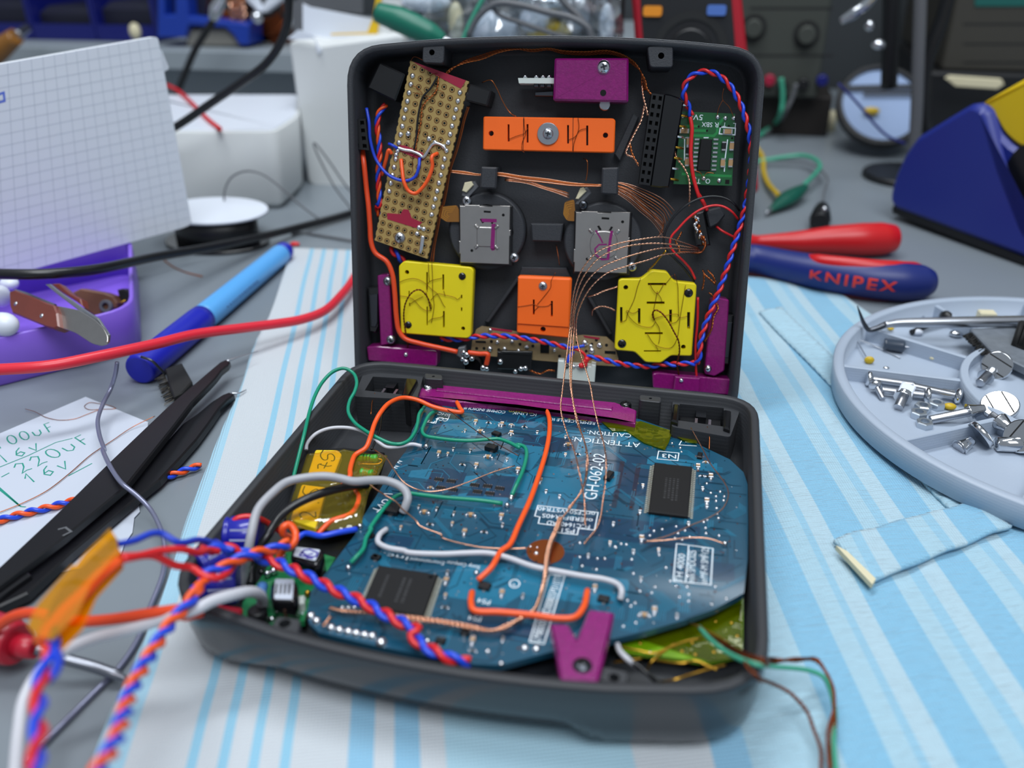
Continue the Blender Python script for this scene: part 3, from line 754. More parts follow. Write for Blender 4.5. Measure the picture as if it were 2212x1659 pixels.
# white print on the board
def ink(name, items, m='silk', d=BD + .13, parent=main, label=None):
    mb = MB()
    for it in items:
        if it[0] == 'T': _, z, s, a, b, h = it; mb.text(BASE, s, *bz(z, [a, b], d), h, d, m)
        else: _, z, pts, cl = it; mb.strip(BASE, bz(z, pts, d), .28, d + .02, m, closed=cl)
    o = fin(name, mb, parent)
    if label: o['label'] = label
    return o
ink('printed_text', [('T', 'F', 'GH-062-02', (742, 1185), (825, 795), 3.5)], label='white board number GH-062-02')
ink('printed_text', [('T', 'F', 'AT TENTION:', (1118, 700), (540, 645), 2.5)], label='white word ATTENTION printed upside down')
ink('printed_text', [('T', 'F', 'CAUTION:', (1042, 620), (668, 590), 2.2)], label='white word CAUTION printed upside down')
ink('printed_text', [('T', 'F', 'REMPLACER LE IC', (735, 520), (350, 483), 1.7), ('T', 'F', 'IC LINK', (235, 448), (30, 430), 1.6), ('T', 'E', 'COMME INDIQUE', (1920, 530), (1545, 490), 1.6)], label='white line REMPLACER LE IC LINK COMME INDIQUE')
ink('printed_text', [('T', 'F', 'REPLACE', (700, 494), (505, 476), 1.5), ('T', 'F', 'IC', (470, 474), (428, 470), 1.5), ('T', 'F', 'AS MARKED', (215, 432), (0, 414), 1.4)], m='silk_y', label='yellowish line REPLACE IC AS MARKED')
ink('printed_text', [('T', 'F', 'N3', (1425, 800), (1305, 790), 2.0), ('L', 'F', [(1275, 768), (1448, 785), (1438, 850), (1262, 835)], True)], label='boxed letters N3')
ink('printed_text', [('T', 'F', 'orCFS06V5TR40', (735, 1290), (250, 1240), 1.7), ('T', 'F', 'orERBFER40S', (715, 1345), (285, 1300), 1.7), ('T', 'F', 'FCC16402AD', (690, 1400), (325, 1360), 1.7), ('T', 'F', 'PS1', (560, 1435), (450, 1425), 1.7),
    ('L', 'F', [(245, 1232), (758, 1292), (728, 1442), (592, 1428), (580, 1482), (412, 1464), (422, 1408), (248, 1385), (262, 1330), (218, 1322)], True)], label='white boxed fuse numbers above the copper patch')
ink('printed_text', [('T', 'H', 'TH 4000', (1640, 440), (1660, 270), 1.7), ('T', 'H', 'mini SMDC025', (1715, 440), (1725, 250), 1.7), ('T', 'H', 'orMF-M SMF125', (1790, 445), (1800, 228), 1.7), ('L', 'H', [(1608, 205), (1825, 235), (1812, 452), (1588, 430)], True), ('L', 'H', [(1680, 218), (1662, 438)], False)], label='white boxed lettering near the rounded side')
ink('printed_text', [('T', 'H', 'LM8000BMD00805P010TF', (792, 795), (930, 398), 1.9), ('L', 'H', [(848, 390), (940, 398), (815, 805), (730, 792)], True)], label='long white boxed number running away from the purple clip')
ink('printed_text', [('T', 'U', 'Sony', (2080, 135), (2000, 120), 1.3), ('T', 'U', 'Computer', (1985, 118), (1850, 98), 1.3), ('T', 'U', 'Entertainment', (1835, 105), (1600, 75), 1.3), ('T', 'U', 'Inc.', (1590, 72), (1420, 42), 1.3)], label='small white maker line behind the processor chip')
ink('printed_text', [('T', 'H', 'PS4', (500, 545), (425, 530), 1.5), ('T', 'H', 'PS4', (445, 645), (370, 632), 1.5), ('L', 'H', circ(640, 445, 30, 20, 24), True), ('T', 'H', 'c', (650, 455), (630, 440), 1.0)])
ink('printed_text', [('T', 'E', 'CCP', (1410, 600), (1310, 580), 1.9), ('T', 'E', 'SHC', (1420, 560), (1320, 540), 1.5), ('T', 'E', 'P1', (1290, 620), (1230, 610), 1.6), ('L', 'E', [(1420, 560), (1400, 605), (1310, 590)], False), ('L', 'E', [(1310, 590), (1290, 640), (1220, 630)], False)])
ink('printed_text', [('T', 'd', 'UVT', (1700, 1010), (1480, 1190), 2.2), ('T', 'd', '2', (1990, 420), (1930, 400), 1.3), ('T', 'd', '2', (1940, 500), (1875, 480), 1.3), ('L', 'd', [(1690, 930), (1830, 940)], False)])
ink('printed_text', [('L', 'F', [(1470, 680), (1450, 715), (1600, 725)], False), ('L', 'F', [(1500, 690), (1580, 695)], False)])
# kapton patch at the far edge with a small part under it
tp = thing('kapton_tape_patch', 'shiny yellow kapton tape over the far edge of the blue board beside the purple bar', 'tape', BASE.pt(*q('F', [(1180, 640)])[0], BD))
mb = MB(); g = bz('F', [(730, 470), (1100, 520), (1120, 515), (1395, 600), (1360, 700), (1325, 760), (1150, 700), (1000, 600), (880, 600)], BD + .4)
mb.slab(BASE, g, BD + .55, BD + .5, 'kapton_green'); fin('tape_sheet', mb, tp)
mb = MB(); mb.slab(BASE, bz('F', [(1390, 640), (1550, 585), (1605, 720), (1480, 690)]), BD + .7, BD + .65, 'kapton_green'); fin('tape_tail', mb, tp)
mb = MB(); u, v = bz('F', [(1130, 590)])[0]; mb.box(BASE, u, v, 1.9, 1.5, BD + .4, BD, 'gold'); mb.strip(BASE, bz('F', [(1090, 560), (1165, 560), (1160, 615), (1085, 615)]), .3, BD + .3, 'black', True); fin('taped_component', mb, tp)
ink('printed_text', [('T', 'F', 'PS11', (1200, 630), (1215, 575), 1.3)], m='silk_y')
# ---------------------------------------------------------------- purple printed clamps
def bracket(name, label, pl, z, pts, d1, d0, r=.6, cham=.35, group=None):
    t = thing(name, label, 'bracket', W3(pl, z, pts[:1], d0)[0], group)
    mb = MB(); mb.slab(pl, rnd(UV(pl, z, pts, d1), r, 3), d1, d0, 'purple', cham=cham); fin('bracket_body', mb, t); return t
t = bracket('clamp_bar', 'long purple printed clamp bar along the hinge side of the blue board', BASE, 'E', [(1105, 392), (1195, 285), (1290, 290), (2030, 362), (2900, 450), (3090, 520), (3080, 640), (2900, 600), (2030, 478), (1420, 440)], -4.6, -7.2, .4)
mb = MB(); mb.slab(BASE, UV(BASE, 'E', [(1300, 320), (2030, 395), (2880, 490), (2870, 520), (2030, 425), (1290, 345)], -4.2), -4.1, -5, 'purple', cham=.3); fin('ridge', mb, t)
u, v = BASE.uv(*q('E', [(1222, 300)])[0], -4); screw_head(BASE, u, v, 1.75, -4.4, 1.2, 'chrome', 'dark_steel', t)
u, v = BASE.uv(*q('F', [(995, 355)])[0], -4); screw_head(BASE, u, v, 1.8, -4.6, 1.2, 'black_gloss', 'hole', t, label='black screw')
t = bracket('clamp_clip', 'purple V-shaped printed clip screwed to the near rim of the lower shell', BASE, 'H', [(885, 830), (945, 812), (1020, 775), (1160, 830), (1180, 860), (1140, 1020), (915, 1008)], .6, -3.2, .5, .5)
mb = MB(); mb.slab(BASE, rnd(UV(BASE, 'H', [(850, 678), (962, 682), (1035, 815), (900, 900)], .58), .5, 3), .58, -2.4, 'purple', cham=.5); fin('arm', mb, t)
mb = MB(); mb.slab(BASE, rnd(UV(BASE, 'H', [(1085, 592), (1238, 612), (1170, 900), (1000, 800)], .59), .5, 3), .59, -2.4, 'purple', cham=.5); fin('arm', mb, t)
mb = MB(); P = UV(BASE, 'H', [(1130, 640), (1190, 650), (1130, 800), (1085, 790)], .6); mb.slab(BASE, P, .65, .2, 'purple', cham=.2); fin('rib', mb, t)
u, v = BASE.uv(*q('H', [(1045, 935)])[0], .6); screw_head(BASE, u, v, 2.0, .6, 1.3, 'dark_steel', 'hole', t)
# ---------------------------------------------------------------- green board under the near corner
t = thing('flex_board', 'yellow-green taped circuit board showing under the near corner of the blue mainboard', 'circuit board', BASE.pt(1530, 1380, -12))
mb = MB(); mb.slab(BASE, UV(BASE, 'H', [(1240, 820), (1480, 700), (1750, 590), (2008, 490), (2002, 870), (1800, 915), (1450, 870), (1260, 850)], -11), -11, -12, 'olive'); fin('board', mb, t)
mb = MB(); mb.slab(BASE, UV(BASE, 'H', [(1400, 780), (2000, 560), (2000, 880), (1800, 910)], -10.8), -10.8, -10.85, 'kapton_green'); fin('tape_sheet', mb, t)
for x, y in ((1450, 855), (1480, 860), (1700, 800), (1830, 855), (1390, 800), (1640, 850), (1720, 870), (1840, 670), (1935, 680), (1970, 760)):
    mb = MB(); u, v = UV(BASE, 'H', [(x, y)], -11)[0]; mb.dome(BASE, u, v, .5, -11, .35, 'solder' if y > 850 and x < 1500 else 'gold', n=8, k=2); fin('solder_joint', mb, t)
# ---------------------------------------------------------------- kapton wrapped module
t = thing('wrapped_module', 'small board wrapped in yellow kapton tape with handwritten amber labels and green resistors', 'circuit board', BASE.pt(700, 1060, -10))
MD = -7.0
P = UV(BASE, 'd', [(330, 470), (480, 240), (1060, 190), (1700, 270), (1580, 640), (1400, 1040), (1330, 1330), (780, 1480), (100, 1330), (120, 1180), (260, 780)], MD)
mb = MB(); mb.slab(BASE, P, MD, MD - 3, 'chip', cham=.3); fin('board', mb, t)
for pts in ([(600, 230), (960, 235), (1020, 300), (890, 640), (470, 640)], [(380, 780), (780, 830), (600, 1480), (200, 1340)]):
    mb = MB(); mb.slab(BASE, rnd(UV(BASE, 'd', pts, MD + 1.6), .7, 3), MD + 1.6, MD, 'label_amber', cham=.2); lb = fin('label_tag', mb, t); lb['label'] = 'amber paper label with handwriting'
    mb = MB()
    if pts[0][0] == 600: strokes = [[(640, 535), (645, 470), (700, 455)], [(655, 460), (790, 495), (860, 485)], [(790, 430), (735, 530)], [(725, 235), (680, 320), (725, 390), (790, 385), (800, 310), (860, 300), (905, 350), (890, 405), (845, 410)], [(805, 605), (790, 600)]]
    else: strokes = [[(375, 1310), (350, 1270), (400, 1225), (480, 1240), (600, 1310), (600, 1220)], [(640, 1085), (650, 1070)], [(430, 810), (400, 910), (470, 960), (530, 900), (610, 860), (660, 880)]]
    for sdr in strokes: mb.strip(BASE, [BASE.uv(*(p.x, p.y), MD + 1.63) for p in catmull([V((a, b, 0)) for a, b in q('d', sdr)], None, 5)], .34, MD + 1.64, 'ink')
    fin('handwriting', mb, lb)
for pts, cs in (([(1270, 350), (1600, 375)], 'res_band'), ([(1310, 590), (1520, 620)], 'res_red')):
    a, b = W3(BASE, 'd', pts, MD + 1.3); mb = MB()
    mb.tube([a.lerp(b, k / 12) for k in range(13)], lambda k: 1.25 * (1.0 if k < .2 or k > .8 else .86) * (.55 if k < .02 or k > .98 else 1), 'res_green', n=12, raw=True)
    for k in (.3, .45, .6): mb.tube([a.lerp(b, k), a.lerp(b, k + .05)], 1.12, cs, n=12, raw=True)
    c = W3(BASE, 'd', [(1660, 400, MD + 1), (1620, 450, MD + .5), (1300, 460, MD + .3)] if cs == 'res_band' else [(1560, 620, MD + 1), (1560, 580, MD + .6), (1320, 510, MD + .3)])
    mb.tube([b] + c, .22, 'gold', n=6); fin('resistor', mb, t)
# tape film, slightly crumpled
mb = MB(); m = mb.mi('kapton'); rr = random.Random(9)
P = [V(x) for x in UV(BASE, 'd', [(455, 225), (1060, 165), (1740, 250), (1560, 640), (1440, 830), (1330, 1330), (1000, 1440), (80, 1380), (260, 780)], MD + 2)]
c = sum(P, V((0, 0))) / len(P); rings_ = []
for k in range(1, 9):
    ringp = []
    for i in range(72):
        x = i / 72 * len(P); a = int(x); p = P[a].lerp(P[(a + 1) % len(P)], x - a); p = c.lerp(p, k / 8)
        ringp.append(mb.bm.verts.new(BASE.w(p.x, p.y, MD + (2.0 if k < 8 else .2) + rr.uniform(-.22, .3))))
    rings_.append(ringp)
cv = mb.bm.verts.new(BASE.w(c.x, c.y, MD + 2.2))
for i in range(72): mb.face([cv, rings_[0][i], rings_[0][(i + 1) % 72]], m, True)
for a, b in zip(rings_, rings_[1:]):
    for i in range(72): mb.face([a[i], b[i], b[(i + 1) % 72], a[(i + 1) % 72]], m, True)
fin('tape_sheet', mb, t)
# ---------------------------------------------------------------- green regulator board with coils
t = thing('regulator_board', 'small green power board with two label-topped coils beside the mainboard', 'circuit board', BASE.pt(620, 1290, -12))
GD = -10.5
mb = MB(); mb.slab(BASE, UV(BASE, 'G', [(900, 540), (1330, 570), (1430, 600), (1350, 730), (1230, 900), (1150, 1170), (850, 1200), (580, 1140), (600, 1000), (760, 780)], GD), GD, GD - 1.4, 'reg_green'); fin('board', mb, t)
def coil(z, top, label_pts, d, hh, txt, rot):
    P = UV(BASE, z, top, d); mb = MB(); mb.slab(BASE, rnd(P, 1.2, 4), d, d - hh, 'black_gloss', cham=.7, sm=True); o = fin('coil', mb, t)
    mb = MB(); mb.slab(BASE, rnd(UV(BASE, z, label_pts, d), .5, 3), d + .06, d - .3, 'paper_white'); lb = fin('coil_label', mb, o)
    return o, lb
o, lb = coil('G', [(1040, 520), (1070, 490), (1300, 520), (1330, 545), (1290, 650), (1240, 665), (1020, 600)], [(1080, 505), (1295, 530), (1250, 630), (1050, 585)], -4.5, 6, '', 0)
mb = MB()
for cc in ([(1105, 580), (1150, 530), (1200, 525), (1270, 555), (1255, 590), (1180, 590), (1105, 580)], [(1120, 545), (1170, 580), (1230, 560)], [(1165, 600), (1230, 605)]):
    mb.strip(BASE, UV(BASE, 'G', cc, -4.4), .5, -4.42, 'ink_purple')
fin('stamp', mb, lb)
o, lb = coil('G', [(850, 830), (880, 785), (1050, 785), (1090, 830), (1090, 950), (1060, 990), (870, 985), (840, 940)], [(890, 790), (1060, 795), (1045, 975), (880, 970)], -4.3, 6.2, '', 0)
mb = MB()
for i in range(4): mb.strip(BASE, UV(BASE, 'G', [(905 + i * 38, 835), (897 + i * 38, 925)], -4.2), .55, -4.22, 'plastic_grey')
fin('stamp', mb, lb)
mb = MB(); a = W3(BASE, 'G', [(925, 1005, -6), (980, 1010, -6)]); mb.box(BASE, *UV(BASE, 'G', [(955, 1035)], -7)[0], 2.6, 2.2, -6.6, -10, 'copper_light', cham=.3); fin('coil_winding', mb, o)
mb = MB(); a, b = W3(BASE, 'G', [(770, 1020, -6.5), (775, 850, -6.5)])
mb.tube([a.lerp(b, k / 16) for k in range(17)], lambda k: 1.25 if (k < .16 or k > .84) else (1.0 + .1 * math.sin(k * 40)), 'res_blue', n=12, raw=True); fin('resistor', mb, t)
for x, y, r, m in ((820, 745, .9, 'chrome'), (875, 720, 1.0, 'chrome'), (765, 730, .7, 'black_gloss'), (965, 590, .8, 'solder'), (1295, 735, .8, 'solder'), (1295, 670, .6, 'copper'), (570, 865, .7, 'solder'), (1180, 920, .8, 'gold'), (860, 1150, .7, 'solder')):
    mb = MB(); p = W3(BASE, 'G', [(x, y)], GD + r)[0]; mb.ball(p, r, m); fin('solder_joint', mb, t)
mb = MB(); p = W3(BASE, 'G', [(725, 1060)], -8)[0]; mb.cyl(BASE, *BASE.uv(*q('G', [(725, 1060)])[0], -6), 2.2, -6, GD, 'black', n=18, cham=.5); fin('capacitor', mb, t)
mb = MB(); mb.text(BASE, '2W-2', *UV(BASE, 'G', [(1140, 1110), (1165, 960)], GD), 1.6, GD + .05, 'silk'); fin('printed_text', mb, t)
mb = MB(); mb.slab(BASE, UV(BASE, 'G', [(1090, 940), (1150, 930), (1150, 1000), (1095, 1010)], -8), -8, GD, 'jst', cham=.3); fin('capacitor', mb, t)
# ---------------------------------------------------------------- blue electrolytic capacitors
def elcap(label, z, a, b, da, db, r):
    p0, p1 = W3(BASE, z, [a + (da,), b + (db,)])
    t = thing('electrolytic_capacitor', label, 'capacitor', p0, 'blue capacitors in the lower shell')
    prof = [(0, .7), (.02, .95), (.05, 1), (.12, 1), (.15, .92), (.18, 1), (.95, 1), (1, .9)]
    d = (p1 - p0); fr = frames([p0, p1])[0]; mb = MB()
    mb.rings([[p0 + d * k + (fr[1] * math.cos(2 * PI * j / 24) + fr[2] * math.sin(2 * PI * j / 24)) * r * s for j in range(24)] for k, s in prof], 'cap_blue'); fin('can', mb, t)
    pl = facing(p0, p1); mb = MB()
    L = d.length
    for f0 in (-.25, .25): 
        uu, vv = L * .2, f0 * r; h = math.sqrt(max(.1, 1 - f0 * f0)) * r
        mb.strip(pl, [(L * .25, vv), (L * .9, vv)], .5, h + .06, 'cap_top')
    fin('printed_stripe', mb, t); return t
elcap('blue capacitor lying under the red wire loop nearest the far end of the shell', 'G', (440, 400), (765, 400), -4.5, -5, 4.8)
elcap('blue capacitor in the rounded corner under the twisted pairs', 'G', (200, 720), (440, 590), -4, -4, 5.0)
elcap('blue capacitor lying next to the thick white cable at the near rim', 'G', (235, 850), (560, 830), -5.5, -6, 4.8)
WS[0] = .74
# ---------------------------------------------------------------- contents of the standing lid
L3 = lambda z, pts, d=0: W3(LID, z, pts, d)
lu = lambda z, pts, d: UV(LID, z, pts, d)
def slot(z, x, y, lx, ly, d):
    a = lu(z, [(x - lx / 2, y - ly / 2), (x + lx / 2, y - ly / 2), (x + lx / 2, y + ly / 2), (x - lx / 2, y + ly / 2)], d); return a
def plate(name, label, z, pts, d1, d0, m, slots, holes, r=.8, cham=.35, cat='button board', group=None):
    t = thing(name, label, cat, L3(z, pts[:1], d0)[0], group)
    mb = MB(); hs = []
    for s in slots: hs.append(slot(z, *s, d1))
    for x, y, rr in holes: hs.append(circ(*lu(z, [(x, y)], d1)[0], rr, 12))
    mb.slab(LID, rnd(lu(z, pts, d1), r, 3), d1, d0, m, holes=hs, cham=cham); fin('plate', mb, t)
    mb = MB(); c = [V(p) for p in lu(z, pts, d1)]; k = sum(c, V((0, 0))) / len(c)
    mb.slab(LID, [tuple(k + (p - k) * .9) for p in c], d0 - .05, d0 - 1.2, 'black'); fin('contact_board', mb, t)
    for s in slots:
        if s[0] % 2 == 0 or True:
            mb = MB(); x, y, lx, ly = s
            e = (0, ly * .36) if ly > lx else (lx * .36, 0)
            mb.dome(LID, *lu(z, [(x + e[0], y + e[1])], d0)[0], .35, d0 - .6, .5, 'solder', n=8, k=2); fin('solder_joint', mb, t)
    return t
def cw(t, z, *paths, d=0, r=.13, m='copper_dark'):
    for p in paths: wire('copper_wire', None, None, L3(z, p, d), r, m, t, n=6, sub=5)
# long orange board
PX = q('A', [(1262, 802), (1275, 795)]) + q('B', [(600, 812), (620, 830), (610, 1112), (592, 1122)]) + q('A', [(1270, 1095), (1258, 1085)])
sl = [(1098.5, 287, 4, 37), (1139.5, 288, 4, 40), (1227, 290, 4, 40), (1268.5, 292.5, 4.4, 43)]
t = plate('button_board', 'long orange printed button board with a washer screw in its middle', '', PX, -6.5, -9.5, 'orange', sl, [(1061, 288, .85), (1308, 292, .85)])
for x in (1131, 1238):
    mb = MB(); mb.strip(LID, lu('', [(x, 254), (x - 1, 326)], -6.5), .18, -6.46, 'hole'); fin('seam', mb, t)
u, v = lu('', [(1184, 289)], -6.4)[0]
mb = MB(); mb.slab(LID, circ(u, v, 3.5, 28), -5.9, -6.5, 'steel', cham=.15, sm=True); fin('washer', mb, t)
screw_head(LID, u, v, 1.75, -5.9, 1.1, 'steel', 'dark_steel', t)
cw(t, 'A', [(1490, 1000), (1560, 970), (1630, 945), (1660, 900)], [(1625, 800), (1630, 900), (1640, 950), (1610, 1030), (1610, 1100), (1630, 1120)], d=-6.1)
cw(t, 'B', [(200, 1005), (260, 975), (300, 920), (365, 900)], [(285, 805), (292, 900), (250, 1030), (240, 1120)], d=-6.1)
# small orange board
PX = q('C', [(1572, 695), (1585, 688)]) + q('D', [(195, 645), (208, 655), (185, 1125), (175, 1132)]) + q('C', [(1575, 1200), (1562, 1190)])
t = plate('button_board', 'small orange printed button board in the lower middle of the upper shell', '', PX, -6.5, -10, 'orange', [(1153, 663.5, 4, 33), (1192, 667, 4.2, 34)], [(1173, 711.5, .95)])
mb = MB(); mb.slab(LID, lu('', [(1119, 599), (1232, 603), (1229, 708), (1117, 700)], -6.2), -6.1, -6.6, 'orange', cham=.2)
bpy.data.meshes  # raised upper face, with its own slots
mb.bm.free(); mb = MB()
mb.slab(LID, lu('', [(1119, 599), (1232, 603), (1229, 708), (1117, 700)], -5.9), -5.9, -6.5, 'orange', holes=[slot('', 1153, 663.5, 4, 33, -5.9), slot('', 1192, 667, 4.2, 34, -5.9)], cham=.3); fin('raised_face', mb, t)
screw_head(LID, *lu('C', [(1795, 780)], -5.9)[0], 1.5, -5.9, .9, 'steel', 'dark_steel', t)
cw(t, 'C', [(1568, 965), (1640, 955), (1715, 945), (1760, 960), (1845, 955), (1875, 930)], [(1720, 1000), (1760, 960)], [(1745, 945), (1800, 880), (1865, 790), (1870, 730), (1908, 660)], d=-5.6)
# yellow boards
yl = [('C', 757, 735, 14, 160), ('C', 758, 1048, 12, 170), ('C', 902, 745, 16, 140), ('C', 907, 1078, 16, 150), ('C', 1066, 875, 13, 34), ('C', 1066, 988, 13, 34), ('C', 596, 840, 10, 34), ('C', 601, 945, 10, 30)]
def zs(L): return [(ZM[z][0] + x / ZM[z][2], ZM[z][1] + y / ZM[z][2], a / ZM[z][2], b / ZM[z][2]) for z, x, y, a, b in L]
def zh(z, L): return [(ZM[z][0] + x / ZM[z][2], ZM[z][1] + y / ZM[z][2], r) for x, y, r in L]
t = plate('button_board', 'square yellow printed button board with four corner holes, under the brown perforated board', '', q('C', [(503, 600), (550, 555), (1150, 612), (1175, 640), (1150, 1228), (1120, 1250), (540, 1205), (522, 1190)]), -5, -9.4, 'yellow', zs(yl), zh('C', [(577, 655, .75), (1080, 1160, .7)]))
for x, y in ((1072, 692), (588, 1128)): screw_head(LID, *lu('C', [(x, y)], -5)[0], 1.25, -5, .7, 'black_gloss', 'hole', t, label='black screw')
cw(t, 'C', [(512, 745), (560, 725), (640, 712), (720, 740), (800, 810), (850, 850), (905, 950), (920, 970)], [(505, 865), (590, 880), (640, 905), (700, 970), (750, 1000), (790, 995)],
   [(600, 945), (650, 910), (720, 875)], [(790, 905), (850, 850), (920, 860), (1010, 885), (1030, 900), (1060, 875)], [(760, 830), (755, 780), (780, 740), (890, 708)], [(745, 830), (770, 900), (800, 960), (790, 1000)], [(770, 1100), (800, 1075), (890, 1055), (915, 1020)], [(800, 570), (806, 700), (808, 850), (820, 950), (805, 1060), (795, 1110)], [(770, 575), (772, 660), (778, 745)], [(905, 820), (920, 870)], d=-4.4)
magnet('copper_wire', None, L3('C', [(790, 985, -4.2), (760, 880, -3.4), (690, 812, -2.4), (620, 840, -2.2), (565, 930, -2.4), (548, 1040, -3), (560, 1160, -4), (575, 1260, -5), (585, 1310, -6), (560, 1390, -8)]), t, r=.16, m='copper_dark')
yr = [('D', 903, 693, 150, 20), ('D', 891, 845, 145, 20), ('D', 876, 1094, 146, 18), ('D', 865, 1238, 140, 12), ('D', 611, 945, 20, 130), ('D', 757, 955, 20, 130), ('D', 1013, 955, 22, 110), ('D', 1160, 990, 24, 138)]
t = plate('button_board', 'yellow printed button board with a cross-shaped outline at the wired side of the upper shell', '', q('D', [(588, 665), (610, 650), (770, 652), (862, 582), (985, 592), (1025, 650), (1050, 672), (1210, 688), (1225, 705), (1185, 1280), (1015, 1275), (935, 1335), (808, 1330), (720, 1245), (575, 1232), (557, 1215)]), -5, -9.4, 'yellow', zs(yr), zh('D', [(648, 720, .8), (1117, 1205, .8)]))
for x, y in ((1160, 765), (617, 1178)): screw_head(LID, *lu('D', [(x, y)], -5)[0], 1.45, -5, .7, 'black_gloss', 'hole', t, label='black screw')
cw(t, 'D', [(770, 645), (745, 710), (715, 820), (660, 940), (650, 985), (605, 1005)], [(655, 905), (700, 930), (735, 920), (755, 900)], [(650, 910), (680, 965), (740, 1020), (800, 1042), (860, 1040), (890, 1000)], [(845, 690), (870, 740), (905, 770), (960, 690)], [(1030, 620), (970, 695)], [(905, 750), (890, 830), (875, 900)], [(905, 765), (935, 810), (945, 850)], [(870, 910), (885, 990), (920, 1050), (925, 1130), (915, 1180)], [(880, 975), (960, 950), (1070, 940), (1085, 965), (1150, 955)], [(1015, 1015), (1060, 1000), (1085, 965)], [(1045, 610), (1070, 700), (1075, 830), (1080, 950)], [(1135, 700), (1110, 850), (1090, 970), (1070, 1120), (1040, 1190), (1005, 1215), (890, 1190), (820, 1095)], [(890, 1190), (915, 1240)], d=-4.4)
magnet('copper_wire', None, L3('D', [(880, 985, -4.4), (865, 940, -3.5), (885, 905, -2.6), (930, 920, -2), (990, 990, -2), (1040, 1080, -2), (1075, 1150, -2), (1085, 1240, -3), (1065, 1350, -4.5), (1090, 1460, -7)]), t, r=.17, m='copper_dark')
# ---------------------------------------------------------------- perforated board
t = thing('perfboard', 'long brown perforated board with solder columns leaning along the upper shell', 'circuit board', L3('A', [(885, 380)], -8)[0])
c4 = [V(p) for p in UV(LID, '', [(886, 131), (1013, 176), (923, 559), (809, 519)], -5)]
def pf(a, b): return tuple((c4[0] * (1 - a) + c4[1] * a) * (1 - b) + (c4[3] * (1 - a) + c4[2] * a) * b)
ol = [pf(0, 0), pf(1, 0)]
for i in range(22): ol += [pf(1, (i + .25) / 22), pf(.985, (i + .35) / 22), pf(.985, (i + .65) / 22), pf(1, (i + .75) / 22)]
ol += [pf(1, 1), pf(0, 1)]
for i in range(21, -1, -1): ol += [pf(0, (i + .75) / 22), pf(.012, (i + .65) / 22), pf(.012, (i + .35) / 22), pf(0, (i + .25) / 22)]
mb = MB(); mb.slab(LID, ol, -5, -6.6, 'perf')
soldered = lambda i, j: i in (0, 6) and j < 17
for j in range(22):
    for i in range(7):
        u, v = pf((i + .65) / 7.4, (j + .55) / 22)
        mb.slab(LID, circ(u, v, .92, 12), -4.93, -5, 'perf_ring', bot=False); mb.slab(LID, circ(u, v, .62, 12), -4.915, -5, 'perf', bot=False); mb.slab(LID, circ(u, v, .42, 10), -4.9, -5, 'hole', bot=False)
mb.slab(LID, [pf(.05, 0), pf(.95, 0), pf(.9, .05), pf(.4, .025)], -4.88, -5, 'paint_red', bot=False)
mb.slab(LID, lu('A', [(500, 1050), (560, 1055), (720, 1120), (730, 1185), (690, 1180), (520, 1110)], -4.9), -4.88, -5, 'paint_red', bot=False)
mb.slab(LID, lu('C', [(400, 125), (520, 135), (545, 90), (590, 95), (620, 170), (715, 210), (660, 260), (400, 180)], -4.9), -4.88, -5, 'paint_red', bot=False)
fin('board', mb, t)
for j in range(1, 17):
    for i in (0, 6):
        if (i, j) in ((0, 16),): continue
        mb = MB(); mb.dome(LID, *pf((i + .65) / 7.4, (j + .55) / 22), .88, -4.95, .75, 'solder', n=10); fin('solder_joint', mb, t)
for x, y in ((685, 255), (668, 310), (728, 268)): mb = MB(); mb.dome(LID, *lu('C', [(x, y)], -4.9)[0], .85, -4.95, .7, 'solder', n=10); fin('solder_joint', mb, t)
mb = MB(); mb.tube(L3('C', [(722, 330), (712, 400), (702, 460), (695, 485)], -4.7), [.75, .8, .7, .6], 'solder', n=8); fin('solder_bridge', mb, t)
mb = MB(); mb.tube(L3('A', [(495, 1075), (560, 1095), (620, 1105), (690, 1135), (720, 1160), (760, 1110), (800, 1050), (840, 1035), (900, 1060), (925, 1090)], -4.6), .55, 'solder', n=8); fin('bus_wire', mb, t)
for x, y in ((480, 1140), (830, 1030), (905, 1065), (775, 995), (590, 950)): mb = MB(); mb.dome(LID, *lu('A', [(x, y)], -4.9)[0], .95, -4.9, .8, 'chrome', n=10); fin('solder_joint', mb, t)
screw_head(LID, *lu('C', [(512, 348)], -5)[0], 1.9, -5, 1.2, 'steel', 'dark_steel', t)
mb = MB(); mb.tube(L3('A', [(850, 440), (790, 540), (720, 620), (690, 720), (670, 850), (660, 980), (640, 1090)], -4.0), .33, 'black', n=6); fin('black_wire', mb, t)
magnet('copper_wire', None, L3('A', [(860, 430), (840, 560), (720, 700), (700, 850), (670, 980), (650, 1100)], -4.1), t, r=.15)
cw(t, 'A', [(620, 515), (670, 540), (715, 595), (630, 580)], [(720, 600), (810, 620), (850, 560), (910, 580)], [(610, 300), (640, 260), (740, 300)], [(780, 500), (790, 430), (850, 405)], [(620, 1320), (690, 1370), (740, 1400), (790, 1420)], [(640, 1130), (625, 1200), (630, 1300)], d=-4.4)
